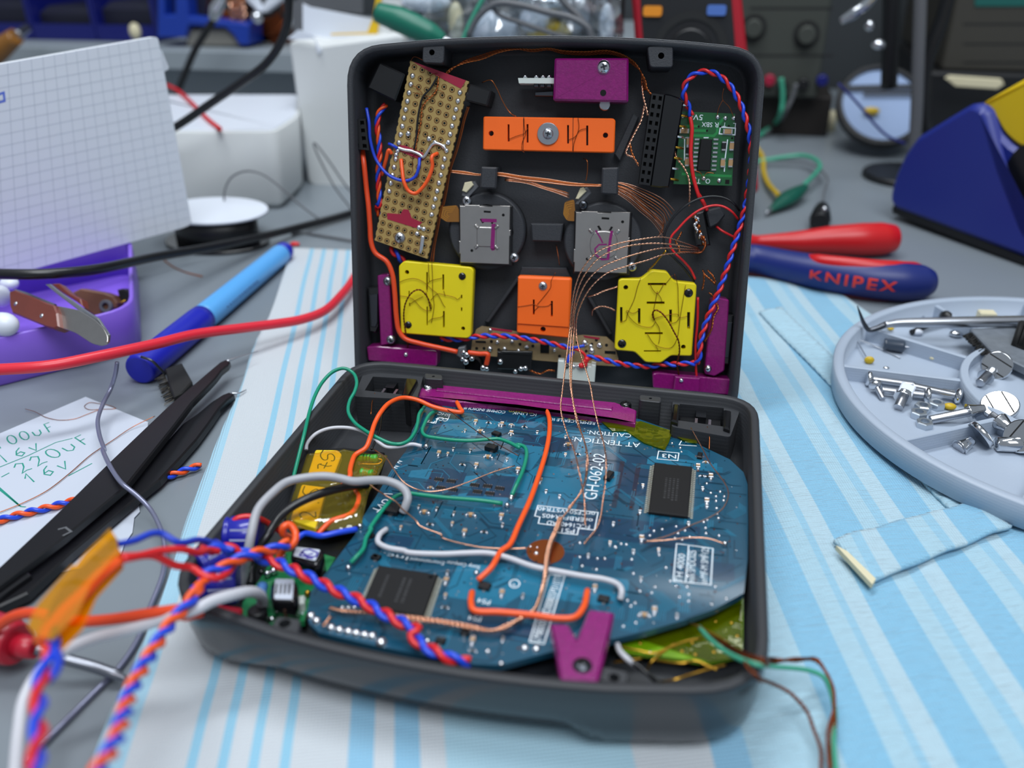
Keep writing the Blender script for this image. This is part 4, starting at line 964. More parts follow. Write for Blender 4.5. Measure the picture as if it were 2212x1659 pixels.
# black clip blocks around the board
for lab, z, pts, d1 in (('black printed corner block between perfboard top and shell corner', 'A', [(330, 305), (560, 415), (470, 660), (220, 540)], -4), ('black printed wedge holding the perfboard top on its inner side', 'A', [(1135, 500), (1335, 560), (1295, 705), (1090, 650)], -4)):
    tt = thing('retaining_block', lab, 'block', L3(z, pts[:1], -14)[0])
    mb = MB(); mb.slab(LID, rnd(lu(z, pts, d1), .5, 2), d1, -15, 'black', cham=.5); fin('block', mb, tt)
def header(label, z, cs, nu_, nv_, d1, d0, side=None):
    tt = thing('pin_socket', label, 'connector', L3(z, cs[:1], d0)[0]); C = [V(p) for p in lu(z, cs, d1)]; hs = []
    f = lambda a, b: (C[0] * (1 - a) + C[1] * a) * (1 - b) + (C[3] * (1 - a) + C[2] * a) * b
    for j in range(nv_):
        for i in range(nu_):
            a, b = (i + .5) / nu_, (j + .5) / nv_; e = .25 / nu_, .27 / nv_
            hs.append([tuple(f(a + x * e[0], b + y * e[1])) for x, y in ((-1, -1), (1, -1), (1, 1), (-1, 1))])
    mb = MB(); mb.slab(LID, [tuple(c) for c in C], d1, d0, 'black', holes=hs); fin('housing', mb, tt)
    mb = MB()
    for h in hs: a = [V(x) for x in h]; mb.slab(LID, h, d1 - 1.2, d1 - 2, 'hole'); mb.strip(LID, [tuple(a[3]), tuple(a[2])], .2, d1 - .5, 'dark_steel')
    fin('contacts', mb, tt); return tt
header('small black eight-hole pin socket glued to the inner side wall by the blue wire', 'A', [(72, 822), (205, 815), (238, 1098), (95, 1085)], 2, 4, -3, -8)
tt = header('long black two-row pin socket strip beside the green amplifier board', 'B', [(945, 585), (1055, 600), (930, 1415), (830, 1400)], 2, 11, -3.5, -12)
mb = MB(); mb.slab(LID, lu('B', [(1058, 590), (1120, 600), (1190, 625), (1232, 665), (1100, 1430), (1010, 1432), (932, 1420)], -3.6), -3.6, -12, 'black_gloss', cham=.4); fin('socket_body', mb, tt)
for y in range(0, 8):
    mb = MB(); x0 = 1225 - y * 15; yy = 690 + y * 95; mb.tube(L3('B', [(x0 - 10, yy, -5), (x0 + 30, yy + 5, -5.5), (x0 + 60, yy + 12, -8)]), .4, 'gold' if y % 3 else 'solder', n=6); fin('pin', mb, tt)
# ---------------------------------------------------------------- green amplifier board
t = thing('amplifier_board', 'green amplifier board with a black chip at the upper side of the standing shell', 'circuit board', L3('B', [(1200, 1400)], -11)[0])
AD = -9.5; al = lambda pts, d=AD: lu('B', pts, d)
mb = MB(); mb.slab(LID, al([(1215, 750), (1692, 770), (1665, 1415), (1140, 1400)]), AD, AD - 1.4, 'amp_green')
for p in ([(1240, 880), (1360, 882)], [(1280, 920), (1435, 922)], [(1300, 965), (1500, 968), (1530, 940), (1535, 880)], [(1540, 870), (1600, 800)], [(1215, 1310), (1660, 1330)], [(1240, 1140), (1290, 1140)]): mb.strip(LID, al(p), .8, AD + .03, 'amp_trace')
for p in ([(1240, 985), (1238, 1190)], [(1290, 985), (1240, 985)], [(1625, 1000), (1600, 1190)], [(1560, 890), (1695, 900), (1690, 960), (1550, 950), (1560, 890)], [(1410, 985), (1455, 985)], [(1600, 1200), (1595, 1290)]): mb.strip(LID, al(p), .35, AD + .05, 'silk')
for x, y in ((1365, 885), (1440, 922), (1560, 885), (1635, 880), (1665, 990)): mb.slab(LID, circ(*al([(x, y)])[0], .35, 8), AD + .06, AD, 'hole', bot=False)
mb.box(LID, *al([(1622, 1380)])[0], 1.3, 1.3, AD + .1, AD, 'hole')
fin('board', mb, t)
mb = MB(); mb.slab(LID, al([(1385, 995), (1490, 1000), (1470, 1285), (1350, 1280)], AD + 1.5), AD + 1.5, AD, 'chip', cham=.25); ic = fin('amplifier_chip', mb, t)
for k in range(8):
    for s in (0, 1):
        x = (1350 - k * 3.5) if s == 0 else (1520 - k * 3); y = 1000 + k * 39
        mb = MB(); mb.box(LID, *al([(x, y)])[0], 1.7, .62, AD + .55, AD, 'solder', cham=.15); fin('pin', mb, ic)
for x, y, a, m in ((1275, 1020, 1, 'tan'), (1270, 1100, 1, 'black'), (1260, 1200, 1, 'tan'), (1590, 1060, 1, 'black'), (1660, 1060, 1, 'tan'), (1580, 1210, 1, 'tan'), (1650, 1210, 1, 'tan'), (1625, 930, 0, 'tan'), (1235, 925, 0, 'tan')):
    mb = MB(); u, v = al([(x, y)])[0]; L_, Wd = (1.4, 2.6) if a else (2.8, 1.5)
    mb.box(LID, u, v, L_, Wd, AD + .8, AD, m, cham=.1)
    for s in (-1, 1): mb.box(LID, u + (0 if a else s * 1.25), v + (s * 1.15 if a else 0), L_ * 1.02 if a else .6, .6 if a else Wd * 1.02, AD + .85, AD, 'solder', cham=.12)
    fin('chip_capacitor' if m == 'tan' else 'chip_resistor', mb, t)
for x, y in ((1220, 910), (1535, 800), (1605, 810), (1680, 810), (1300, 790), (1220, 790), (1410, 1350), (1550, 1370), (1330, 1350)): mb = MB(); mb.dome(LID, *al([(x, y)])[0], .8, AD, .6, 'solder', n=9); fin('solder_joint', mb, t)
for s, a, b, h in (('5V', (1405, 780), (1320, 775), 1.7), ('SBX', (1490, 850), (1395, 845), 1.4), ('R', (1545, 850), (1510, 848), 1.5), ('T', (1615, 850), (1585, 848), 1.3), ('L', (1700, 855), (1675, 853), 1.4), ('O', (1470, 1355), (1430, 1352), 1.5), ('T', (1385, 1355), (1350, 1352), 1.5)):
    mb = MB(); mb.text(LID, s, *al([a, b]), h, AD + .07, 'silk'); fin('printed_text', mb, t)
cw(t, 'B', [(1330, 1280), (1380, 1300), (1405, 1335), (1440, 1300), (1510, 1305)], [(1405, 1340), (1425, 1360)], [(1590, 540), (1580, 640), (1640, 710), (1680, 800)], [(1580, 650), (1545, 720), (1530, 790)], d=-8.3, m='copper')
# ---------------------------------------------------------------- purple bracket with the volume wheel board
t = bracket('bracket', 'purple printed block bracket with two screw holes at the top of the upper shell', LID, 'B', [(75, 272), (738, 270), (735, 668), (62, 652)], -3, -12, .6, .6)
screw_head(LID, *lu('B', [(515, 352)], -3)[0], 2.1, -3, 1.5, 'chrome', 'dark_steel', t)
mb = MB(); mb.cyl(LID, *lu('B', [(510, 583)], -3)[0], .95, -2.9, -3.4, 'hole'); fin('screw_hole', mb, t)
mb = MB(); mb.cyl(LID, *lu('B', [(525, 688)], -7)[0], 1.9, -6.5, -9, 'steel', cham=.4, n=18); fin('nut', mb, t)
t = thing('volume_board', 'pale board edge with solder tips sticking out of the purple block bracket', 'circuit board', L3('A', [(1570, 470)], -8)[0])
mb = MB(); mb.slab(LID, lu('A', [(1572, 450), (1900, 450), (1900, 500), (1580, 497)], -6), -6, -12, 'jst'); fin('board', mb, t)
for x in (1635, 1735, 1795, 1850): mb = MB(); mb.dome(LID, *lu('A', [(x, 438)], -6.5)[0], .75, -7, 1, 'solder', n=8); fin('solder_joint', mb, t)
for x in (1735, 1790, 1850): mb = MB(); mb.box(LID, *lu('A', [(x, 518)], -7)[0], 1.6, 1.1, -7, -9, 'dark_steel', cham=.2); fin('terminal', mb, t)
mb = MB(); mb.slab(LID, lu('A', [(1720, 575), (1890, 565), (1890, 615), (1722, 612)], -9), -9, -12, 'dark_steel', cham=.2); fin('wheel', mb, t)
# ---------------------------------------------------------------- joystick modules
def joystick(label, z, cs, scr, cen, rib, second):
    t = thing('joystick_module', label, 'joystick', L3(z, cs[3:], -12)[0]); D1 = -5.5
    C = [V(p) for p in lu(z, cs, D1)]; f = lambda a, b: tuple((C[0] * (1 - a) + C[1] * a) * (1 - b) + (C[3] * (1 - a) + C[2] * a) * b)
    mb = MB(); mb.slab(LID, [f(-.03, -.02), f(1.04, -.02), f(1.06, 1.04), f(-.02, 1.05)], D1 - .8, -12, 'black', cham=.4); fin('housing', mb, t)
    hol = [[f(.48, .07), f(.62, .075), f(.62, .11), f(.48, .105)], circ(*f(.87, .14), .5, 10), circ(*f(.24, .78), .5, 10), [f(.40, .22), f(.44, .21), f(.49, .28), f(.45, .295)], [f(.66, .22), f(.70, .23), f(.66, .30), f(.62, .29)]]
    mb = MB(); mb.slab(LID, [f(0, 0), f(.1, 0), f(.1, -.02), f(.4, -.02), f(.4, 0), f(.65, 0), f(.65, -.02), f(1, -.02), f(1, .4), f(1.02, .4), f(1.02, .5), f(1, .5), f(1, 1), f(0, 1), f(0, .84), f(-.02, .84), f(-.02, .62), f(0, .62)], D1, D1 - .8, 'joy_plate', holes=hol, cham=.12)
    pl_ = fin('metal_plate', mb, t)
    mb = MB(); k = .26 if second else .2
    c0 = V(f(.54, .53)); R_ = (V(f(.54 + k, .53)) - c0).length
    mb.slab(LID, rnd([tuple(c0 + V((R_ * a, R_ * b))) for a, b in ((-1, -1), (1, -1), (1, 1), (-1, 1))], R_ * (.9 if second else .35), 5), D1 + .35, D1 - .1, 'joy_plate', cham=.3, sm=True)
    for a, b in ((-1, -1), (1, -1), (1, 1), (-1, 1)):
        p = c0 + V((a, b)) * R_ * .85; e = V((a, b)).normalized()
        mb.tube([LID.w(*(p), D1 + .15), LID.w(*(p + e * 1.5), D1 + .15)], .55, 'joy_plate', n=8)
    fin('pressed_boss', mb, pl_)
    mb = MB()
    if not second:
        mb.slab(LID, [f(.42, .21), f(.74, .21), f(.74, .27), f(.45, .27)], D1 + .04, D1 - .01, 'purple'); mb.slab(LID, [f(.64, .3), f(.72, .29), f(.70, .73), f(.62, .73)], D1 + .4, D1 - .01, 'purple'); mb.slab(LID, [f(.62, .73), f(.73, .72), f(.70, .76), f(.65, .77)], D1 + .04, D1 - .01, 'purple')
    else:
        mb.strip(LID, [f(.38, .29), f(.46, .40), f(.52, .50)], .5, D1 + .4, 'purple'); mb.strip(LID, [f(.68, .29), f(.66, .42), f(.64, .62), f(.63, .78)], .9, D1 + .41, 'purple'); mb.strip(LID, [f(.60, .52), f(.45, .53), f(.38, .60), f(.40, .70), f(.52, .78), f(.62, .77)], .5, D1 + .42, 'purple')
    fin('paint_mark', mb, pl_)
    for x, y, dark in scr: screw_head(LID, *lu(z, [(x, y)], D1)[0], 1.5, D1 - 1, .9, 'dark_steel' if dark else 'steel', 'hole', t)
    mb = MB(); mb.slab(LID, rnd(lu('g', rib, -7), .8, 4), -7, -7.3, 'ribbon')
    P = [V(p) for p in lu('g', rib, -7)]; cc = sum(P, V((0, 0))) / len(P)
    for s in (.3, .5, .7, .88): mb.strip(LID, [tuple(cc + (p - cc) * s) for p in P[:4]], .18, -6.95, 'ribbon_line')
    fin('ribbon_cable', mb, t); return t
joystick('square metal-backed joystick module nearer the brown perforated board', 'C', [(1050, 62), (1500, 72), (1490, 585), (1055, 568)], ((1108, 15, 0), (1535, 528, 0)), 0, [(-70, 570), (-270, 590), (-300, 700), (-200, 770), (-20, 770), (-20, 700)], False)
joystick('square metal-backed joystick module under the fan of copper wires', 'D', [(242, 108), (683, 118), (655, 605), (228, 590)], ((300, 50, 1), (700, 555, 0)), 0, [(1330, 500), (1215, 530), (1195, 680), (1240, 755), (1345, 765), (1345, 700)], True)
for lab, z, pts in (('cream flap of the ribbon socket by the screw of the joystick nearer the perfboard', 'g', [(20, 300), (100, 285), (125, 330), (40, 420), (-10, 400)]), ('cream flap of the ribbon socket by the dark screw of the second joystick', 'g', [(1400, 370), (1440, 360), (1475, 405), (1380, 500), (1345, 495)])):
    tt = thing('ribbon_socket', lab, 'connector', L3(z, pts[:1], -8)[0]); mb = MB(); mb.slab(LID, lu(z, pts, -6.5), -6.5, -9, 'cream', cham=.2); fin('latch', mb, tt)
    mb = MB(); P = [V(p) for p in lu(z, pts, -8)]; k = sum(P, V((0, 0))) / 5; mb.slab(LID, [tuple(k + (p - k) * 1.5 + V((.8, -.8))) for p in P], -7.5, -10, 'plastic_grey', cham=.2); fin('socket_body', mb, tt)
# ---------------------------------------------------------------- purple shoulder brackets and memory card slots
def card_slot(lab, z, pts, mt, gt):
    t = thing('card_slot', lab, 'connector', L3(z, pts[:1], -12)[0]); mb = MB(); mb.slab(LID, lu(z, pts, -7), -7, -13, 'black_gloss', cham=.4); fin('socket_body', mb, t)
    mb = MB(); P = [V(p) for p in lu(z, pts, -6.5)]; k = sum(P, V((0, 0))) / len(P); mb.slab(LID, [tuple(k + (p - k) * .72) for p in P], -6.5, -7.2, 'dark_steel', cham=.2); fin('metal_shield', mb, t); return t
card_slot('dark metal shield of the side button nearer the orange cable', 'C', [(218, 795), (330, 780), (325, 1140), (300, 1200), (240, 1190)], 0, 0)
card_slot('dark metal shield of the side button below the red and blue twisted pair', 'D', [(1465, 940), (1530, 945), (1505, 1200), (1490, 1350), (1435, 1345)], 0, 0)
t = bracket('bracket', 'upright purple printed side bracket next to the orange cable', LID, 'C', [(310, 685), (415, 672), (450, 1295), (340, 1315)], -6, -12)
for x, y in ((402, 735), (430, 1260)): screw_head(LID, *lu('C', [(x, y)], -6)[0], 1.5, -6, 1, 'steel', 'dark_steel', t)
t = bracket('bracket', 'low purple printed bracket under the square yellow board', LID, 'C', [(215, 1325), (300, 1318), (850, 1362), (842, 1500), (230, 1450)], -5.5, -12)
mb = MB(); mb.dome(LID, *lu('C', [(565, 1395)], -5)[0], .8, -5.5, .8, 'solder'); fin('solder_joint', mb, t)
t = bracket('bracket', 'upright purple printed side bracket crossed by the red and blue twisted pair', LID, 'D', [(1345, 830), (1400, 805), (1490, 822), (1480, 1000), (1450, 1400), (1370, 1445), (1290, 1425)], -6, -12)
mb = MB(); mb.dome(LID, *lu('D', [(1320, 1385)], -5.5)[0], 1.3, -6, 1, 'chrome'); fin('solder_joint', mb, t)
t = bracket('bracket', 'low purple printed bracket under the cross-shaped yellow board', LID, 'D', [(865, 1425), (900, 1415), (1505, 1470), (1500, 1600), (870, 1540)], -6, -12)
mb = MB(); mb.slab(LID, lu('D', [(1050, 1445), (1255, 1460), (1250, 1575), (1035, 1560)], -4), -4, -6.5, 'purple', cham=.4); fin('raised_block', mb, t)
mb = MB(); mb.dome(LID, *lu('D', [(1100, 1475)], -4)[0], .8, -4, .9, 'solder'); fin('solder_joint', mb, t)
# ---------------------------------------------------------------- strip board with connectors along the hinge
t = thing('strip_board', 'brown scrap of perforated strip board above the hinge carrying the power parts', 'circuit board', L3('b', [(290, 430)], -11)[0])
mb = MB(); P = lu('b', [(285, 430), (300, 290), (345, 160), (400, 128), (480, 140), (800, 190), (1350, 240), (1500, 225), (1760, 245), (1840, 310), (1890, 480), (1860, 560), (1540, 540), (960, 490)], -9.5)
hs = [lu('b', [(335, 280), (450, 285), (450, 315), (335, 310)], -9.5), lu('b', [(1040, 320), (1140, 325), (1135, 430), (1040, 425)], -9.5), lu('b', [(1740, 390), (1860, 395), (1860, 435), (1740, 430)], -9.5)]
mb.slab(LID, P, -9.5, -11, 'perf_pale', holes=hs); mb.slab(LID, lu('b', [(500, 140), (740, 170), (730, 190), (520, 165)], -9.4), -9.4, -9.6, 'paint_red'); mb.slab(LID, lu('b', [(1510, 225), (1690, 250), (1680, 270), (1520, 245)], -9.4), -9.4, -9.6, 'paint_red')
for x, y in ((350, 365), (430, 365), (510, 290), (590, 380), (1440, 300), (1600, 320), (1760, 330), (1650, 275), (1250, 450), (1540, 395), (960, 340), (820, 320)): mb.slab(LID, circ(*lu('b', [(x, y)], -9.4)[0], .55, 8), -9.42, -9.6, 'hole')
fin('board', mb, t)
for x, y, r in ((497, 165, .8), (575, 298, .8), (495, 370, 1.1), (655, 370, .9), (735, 290, .8), (895, 350, 1.0), (805, 390, .8), (1525, 305, 1.3), (1685, 330, 1.1), (1600, 390, 1.2), (1590, 340, .8), (1370, 290, 1.0), (1195, 385, .7)):
    mb = MB(); mb.dome(LID, *lu('b', [(x, y)], -9.4)[0], r, -9.5, r * .9, 'solder', n=9); fin('solder_joint', mb, t)
mb = MB(); mb.slab(LID, lu('b', [(575, 400), (950, 415), (940, 600), (570, 590)], -6), -6, -10, 'black', cham=.3); mb.slab(LID, lu('b', [(620, 395), (955, 400), (950, 440), (600, 420)], -5.5), -5.5, -6.4, 'black', cham=.2); sw = fin('slide_switch', mb, t)
for x, y, r in ((608, 510, 1.1), (830, 585, .9), (880, 580, .9), (770, 615, .8)): mb = MB(); mb.dome(LID, *lu('b', [(x, y)], -6)[0], r, -6, r * .9, 'chrome', n=10); fin('solder_joint', mb, sw)
mb = MB(); mb.cyl(LID, *lu('b', [(310, 560)], -7)[0], 3.4, -6.5, -11, 'black_gloss', n=22, cham=.5); pj = fin('power_jack', mb, t)
mb = MB(); mb.slab(LID, lu('b', [(150, 360), (225, 345), (230, 420), (250, 470), (190, 480), (125, 440)], -5), -5, -8, 'plastic_grey', cham=.3); fin('terminal', mb, pj)
for x, y, r in ((210, 410, 1.0), (245, 435, 1.1), (235, 510, 1.1), (300, 475, 1.0), (195, 480, .8), (420, 575, 1.1), (460, 585, .9)): mb = MB(); p = L3('b', [(x, y)], -5)[0]; mb.ball(p, r, 'chrome'); fin('solder_joint', mb, pj)
t = thing('wire_connector', 'white plastic wire connector above the hinge with red and blue wires', 'connector', L3('b', [(1230, 690)], -10)[0])
mb = MB(); mb.slab(LID, lu('b', [(1235, 495), (1300, 500), (1310, 540), (1590, 560), (1600, 535), (1645, 545), (1630, 740), (1220, 725)], -5), -5, -10, 'jst', cham=.35); fin('housing', mb, t)
for x, m in ((1330, 'dark_steel'), (1405, 'solder'), (1455, 'solder'), (1530, 'dark_steel')): mb = MB(); mb.dome(LID, *lu('b', [(x, 560)], -5)[0], .8, -5, .9, m); fin('terminal', mb, t)
# ---------------------------------------------------------------- wires of the lid
RB = [('red_wire', 'w_red'), ('blue_wire', 'w_blue')]
twisted('twisted_pair', 'red and blue twisted pair arching over the green amplifier and down the inner wall', L3('B', [(1300, 790, -7), (1270, 700, -6), (1232, 590, -4), (1265, 470, -3.5), (1370, 400, -3.5), (1500, 405, -3.5), (1620, 490), (1720, 640), (1775, 780), (1815, 920), (1835, 1060), (1838, 1200), (1825, 1340), (1805, 1480), (1785, 1600)]) + L3('D', [(1625, 60, -3), (1588, 190), (1540, 340), (1500, 470), (1455, 610), (1410, 740), (1350, 880), (1295, 1020), (1258, 1160), (1245, 1290, -3.5), (1225, 1340, -5)]), .72, 6.8, RB)
twisted('twisted_pair', 'red and blue twisted pair above the hinge running under the small orange board', L3('b', [(-40, 262, -9), (180, 265, -8), (320, 240, -6), (450, 230), (700, 235), (900, 262), (1080, 295), (1250, 335), (1350, 360)], -5), .72, 6.8, RB, ends=(L3('b', [(1480, 395), (1530, 450), (1530, 520)], -4.5), L3('b', [(1440, 352), (1520, 335)], -5)))
twisted('twisted_pair', 'red and blue twisted pair from the white connector passing beneath the cross-shaped board', L3('b', [(1540, 470, -5), (1600, 460), (1700, 480), (1850, 520), (2050, 550, -6.5), (2250, 560, -8)]) + L3('D', [(930, 1345, -7.5), (1050, 1345, -5), (1210, 1335, -5)]), .72, 6.8, RB, ph=2)
wire('blue_jumper', 'short blue stub into the white connector', 'wire', L3('b', [(1400, 400, -6), (1360, 450, -5), (1330, 520, -4.5)]), .9, 'w_blue')
mb = MB(); rr = random.Random(2); b0 = L3('b', [(1515, 520)], -4)[0]
for k in range(6): mb.ball(b0 + LID.ex * rr.uniform(-1, 1) + LID.ey * rr.uniform(-1.3, 1.3), 1.0, 'w_red', n=8, k=5)
tag(fin('melted_insulation', mb), 'lump of melted red insulation on the white connector', 'insulation')
wire('orange_cable', 'thick orange-red cable running down the inner wall and along to the power jack', 'wire', L3('A', [(170, 1040, -9), (190, 1200, -5), (215, 1450)], -5) + L3('C', [(232, 60), (245, 230), (258, 400), (295, 485), (395, 560), (445, 670), (468, 850), (482, 1050), (505, 1180), (560, 1250), (700, 1295), (900, 1340), (1030, 1370, -4.5)], -4.5), 1.15, 'w_vermil', n=12)
wire('orange_cable', 'bent orange-red cable end bridging the power jack to its solder tag', 'wire', L3('b', [(260, 410, -5), (380, 425, -4.5), (470, 430, -4.2), (470, 470, -4.4), (455, 540, -5)]), 1.15, 'w_vermil', n=12)
twisted('twisted_triple', 'red, blue and orange twisted wires squeezed behind the perforated board', L3('A', [(390, 690, -9), (330, 760, -8), (310, 880), (325, 1000), (330, 1150), (320, 1300), (325, 1450), (330, 1600, -8)]) + L3('C', [(310, 60, -9), (330, 150, -10)]), .7, 9, RB + [('orange_wire', 'w_orange')])
twisted('twisted_pair', 'stub of red and blue pair peeking out under the perforated board', L3('C', [(430, 440, -9), (480, 495, -8), (530, 545, -9), (580, 600, -11)]), .9, 6.5, RB)
wire('blue_jumper', 'blue wire from the eight-hole socket looping over the perforated board', 'wire', L3('A', [(215, 720, -5), (238, 850, -4), (248, 1000), (300, 1180), (400, 1310, -3), (500, 1362), (590, 1368), (655, 1330), (685, 1240), (690, 1170, -4.5)]), .72, 'w_navy')
wire('blue_jumper', 'tiny blue wire end at the side of the solder bus', 'wire', L3('A', [(415, 1040, -5), (450, 1055, -4), (490, 1080, -4.4)]), .7, 'w_navy')
wire('orange_jumper', 'orange wire loop hanging like a U on the perforated board', 'wire', L3('A', [(525, 1180, -4.6), (535, 1280, -3), (550, 1380, -2), (590, 1460), (650, 1485), (710, 1440), (770, 1350), (805, 1240), (800, 1160), (850, 1125, -4.4)]), .85, 'w_orange')
wire('orange_jumper', 'orange wire entering the perforated board from the twisted bundle', 'wire', L3('A', [(440, 1130, -4.5), (415, 1095, -4), (390, 1180, -5), (355, 1320, -7)]), .8, 'w_orange')
wire('black_loop', 'black wire loop arching over the black module', 'wire', L3('e', [(1640, 260, -7), (1540, 140, -5), (1400, 60), (1220, 30), (1030, 55), (800, 160), (600, 330), (480, 500), (415, 660), (410, 800), (470, 930), (600, 1060, -5), (760, 1230, -7), (900, 1420, -9)]), .5, 'w_black')
wire('red_loop', 'red wire loop arching under the black wire loop', 'wire', L3('e', [(1620, 410, -7), (1500, 270, -5), (1350, 190), (1180, 185), (980, 260), (800, 390), (640, 560), (530, 690), (510, 830), (580, 950), (720, 1080, -5), (840, 1220, -7), (920, 1380, -8)]), .5, 'w_red')
wire('red_jumper', 'red wire running across the amplifier board to the black module', 'wire', L3('B', [(1290, 800, -7), (1305, 900, -6.5), (1300, 1000), (1295, 1150), (1320, 1350, -7), (1370, 1520, -7.5)]) + L3('e', [(970, 0, -8), (1050, 130, -8), (1110, 260, -9)]), .85, 'w_red')
wire('red_jumper', 'red wire bit emerging behind the round post', 'wire', L3('e', [(1260, 520, -11), (1350, 590, -10), (1480, 660), (1560, 700, -10)]), .55, 'w_red')
wire('red_jumper', 'red wire diving behind the low bracket under the cross-shaped board', 'wire', L3('D', [(1235, 800, -9), (1232, 1000, -9), (1215, 1200, -8), (1220, 1400, -7), (1230, 1500, -8)]), .55, 'w_red')
# black chip module with the copper fan
t = thing('wire_module', 'black module smothered in solder and copper ends beside the round post', 'connector', L3('e', [(940, 840)], -12)[0])
mb = MB(); mb.slab(LID, lu('e', [(870, 330), (1060, 270), (1170, 830), (940, 840)], -7), -7, -12, 'black_gloss', cham=.4); fin('housing', mb, t)
rr = random.Random(8)
for k in range(16):
    mb = MB(); f = k / 15; x = 900 + f * 130 + rr.uniform(-30, 60); y = 300 + f * 470; mb.tube(L3('e', [(x, y, -6.6), (x + rr.uniform(-30, 30), y + 30, -6.2), (x + rr.uniform(-40, 40), y + 80, -6.5)]), [.3, .6, .25], 'solder' if k % 3 else 'copper', n=6); fin('solder_blob', mb, t)
mb = MB(); mb.slab(LID, rnd(lu('e', [(1080, 260), (1330, 200), (1420, 330), (1300, 480), (1150, 560)], -9), .8, 3), -9, -15, 'shell_grain', cham=.5); o = fin('round_post', mb, lid)
# copper bundle across the lid and the fan to the module
bt = thing('copper_bundle', 'bundle of bare copper wires stretched across the lid under two black cable clips', 'wire', L3('A', [(970, 1290)], -6)[0])
rr = random.Random(4)
for k in range(9):
    o = rr.uniform(-22, 22); e = rr.uniform(-.6, .6)
    p = L3('A', [(960, 1285 + o * .5, -6 + e), (1090, 1300 + o * .7), (1230, 1318 + o * .4)]) + L3('g', [(420, 200 + o, -5.5 + e), (700, 245 + o * 1.2), (1000, 280 + o * 1.3), (1300, 320 + o), (1640, 335 + o * .6)])
    p += L3('B', [(650, 1390 + o * .4 + k * 6), (850, 1440 + k * 22), (1050, 1540 + k * 34), (1150 - k * 20, 1640 + k * 30)], -6 + e)
    wire('copper_wire', None, None, p, .16, 'copper' if k % 2 else 'copper_light', bt, n=6, sub=5)
for k in range(4): wire('copper_wire', None, None, L3('g', [(500, 255 + k * 8, -5.5), (760, 270 + k * 14), (960, 345 + k * 10), (1120, 385 + k * 14), (1270, 430 + k * 18)]), .15, 'copper_light' if k % 2 else 'copper', bt, n=6, sub=5)
for k in range(5): wire('copper_wire', None, None, L3('g', [(1840, 365 + k * 16, -5.5), (1980, 430 + k * 24), (2120, 530 + k * 30), (2260, 650 + k * 30), (2400, 800 + k * 40)]), .14, 'copper' if k % 2 else 'copper_light', bt, n=6, sub=5)
bt = thing('copper_bundle', 'bundle of copper hairs running down the long edge of the perforated board', 'wire', L3('C', [(900, 0)], -7)[0])
for k in range(6):
    o = rr.uniform(-14, 14); wire('copper_wire', None, None, L3('A', [(1130 + o, 700, -7), (1090 + o, 820), (1060 + o, 950), (1020 + o, 1100), (960 + o, 1280), (930 + o, 1450), (895 + o, 1600)]) + L3('C', [(890 + o, 60, -7), (855 + o, 240), (820 + o, 420), (800 + o * 1.6, 560, -6)]), .14, 'copper' if k % 2 else 'copper_dark', bt, n=6, sub=5)
bt = thing('copper_bundle', 'brown twisted copper wires draped along the top rim inside the upper shell', 'wire', L3('A', [(960, 380)], -6)[0])
for k in range(3):
    magnet('copper_wire', None, L3('A', [(900, 440 + k * 10, -6), (960, 375 + k * 8), (1080, 320 - k * 8), (1250, 280 - k * 18), (1400, 220 - k * 10), (1560, 190), (1700, 195 + k * 8), (1850, 185 + k * 6)], -7) + L3('B', [(140, 205 + k * 12, -7), (350, 215 + k * 14), (550, 205 + k * 14), (680, 240 + k * 12), (790, 310 + k * 14), (850, 400), (895 - k * 20, 500), (890 - k * 10, 560)], -7), bt, r=.16, m='copper_dark' if k else 'copper')
bt = thing('copper_bundle', 'twisted copper ends curling beside the long black pin socket', 'wire', L3('B', [(870, 520)], -5)[0])
magnet('copper_wire', None, L3('B', [(860, 520, -6), (870, 620, -4.5), (900, 740), (910, 790, -4.5)]), bt, r=.2, m='copper_light'); magnet('copper_wire', None, L3('B', [(880, 700, -5), (850, 830), (800, 930), (750, 1030), (715, 1130), (780, 1165), (830, 1245, -5)]), bt, r=.2, m='copper_light')
magnet('copper_wire', None, L3('B', [(750, 1040, -5), (770, 1130), (830, 1240)]), bt, r=.2); magnet('copper_wire', None, L3('B', [(890, 470, -6), (900, 540), (940, 600)]), bt, r=.2)
bt = thing('copper_bundle', 'twisted copper wire falling past the amplifier board corner', 'wire', L3('B', [(1150, 1110)], -6)[0])
magnet('copper_wire', None, L3('B', [(1150, 1100, -7), (1170, 1170, -6), (1230, 1250), (1275, 1350), (1285, 1480), (1280, 1600, -7)]), bt, r=.19, m='copper_light')
bt = thing('copper_bundle', 'copper ends fraying out beside the twisted pair above the side bracket', 'wire', L3('e', [(1090, 1230)], -8)[0])
for p in ([(1040, 1230, -9), (1090, 1320, -7), (1200, 1420), (1250, 1470)], [(1120, 1230, -9), (1200, 1320, -7), (1250, 1440)], [(1060, 1300, -9), (1060, 1420), (1030, 1560)], [(1140, 1600, -8), (1200, 1650), (1230, 1700)]): magnet('copper_wire', None, L3('e', p), bt, r=.18)
magnet('copper_wire', 'copper twist dropping along the side bracket beneath the twisted pair', L3('D', [(1390, 850, -6), (1400, 890, -5), (1365, 950), (1345, 1060), (1290, 1160, -6)]), r=.2)
magnet('copper_wire', 'short copper twist pointing at the cross-shaped yellow board', L3('D', [(340, 795, -8), (400, 780, -6), (480, 745), (580, 715, -6)]), r=.19, m='copper_light')
magnet('copper_wire', 'copper curl touching the edge of the cross-shaped yellow board', L3('D', [(370, 950, -10), (385, 900, -7), (440, 875), (510, 885), (560, 910, -7)]), r=.17, m='copper_light')
magnet('copper_wire', 'single copper hair ending in a bright drop above the second joystick', L3('B', [(330, 1170, -9), (365, 1190, -7), (370, 1260), (362, 1340), (355, 1370)]), r=.15, two=False)
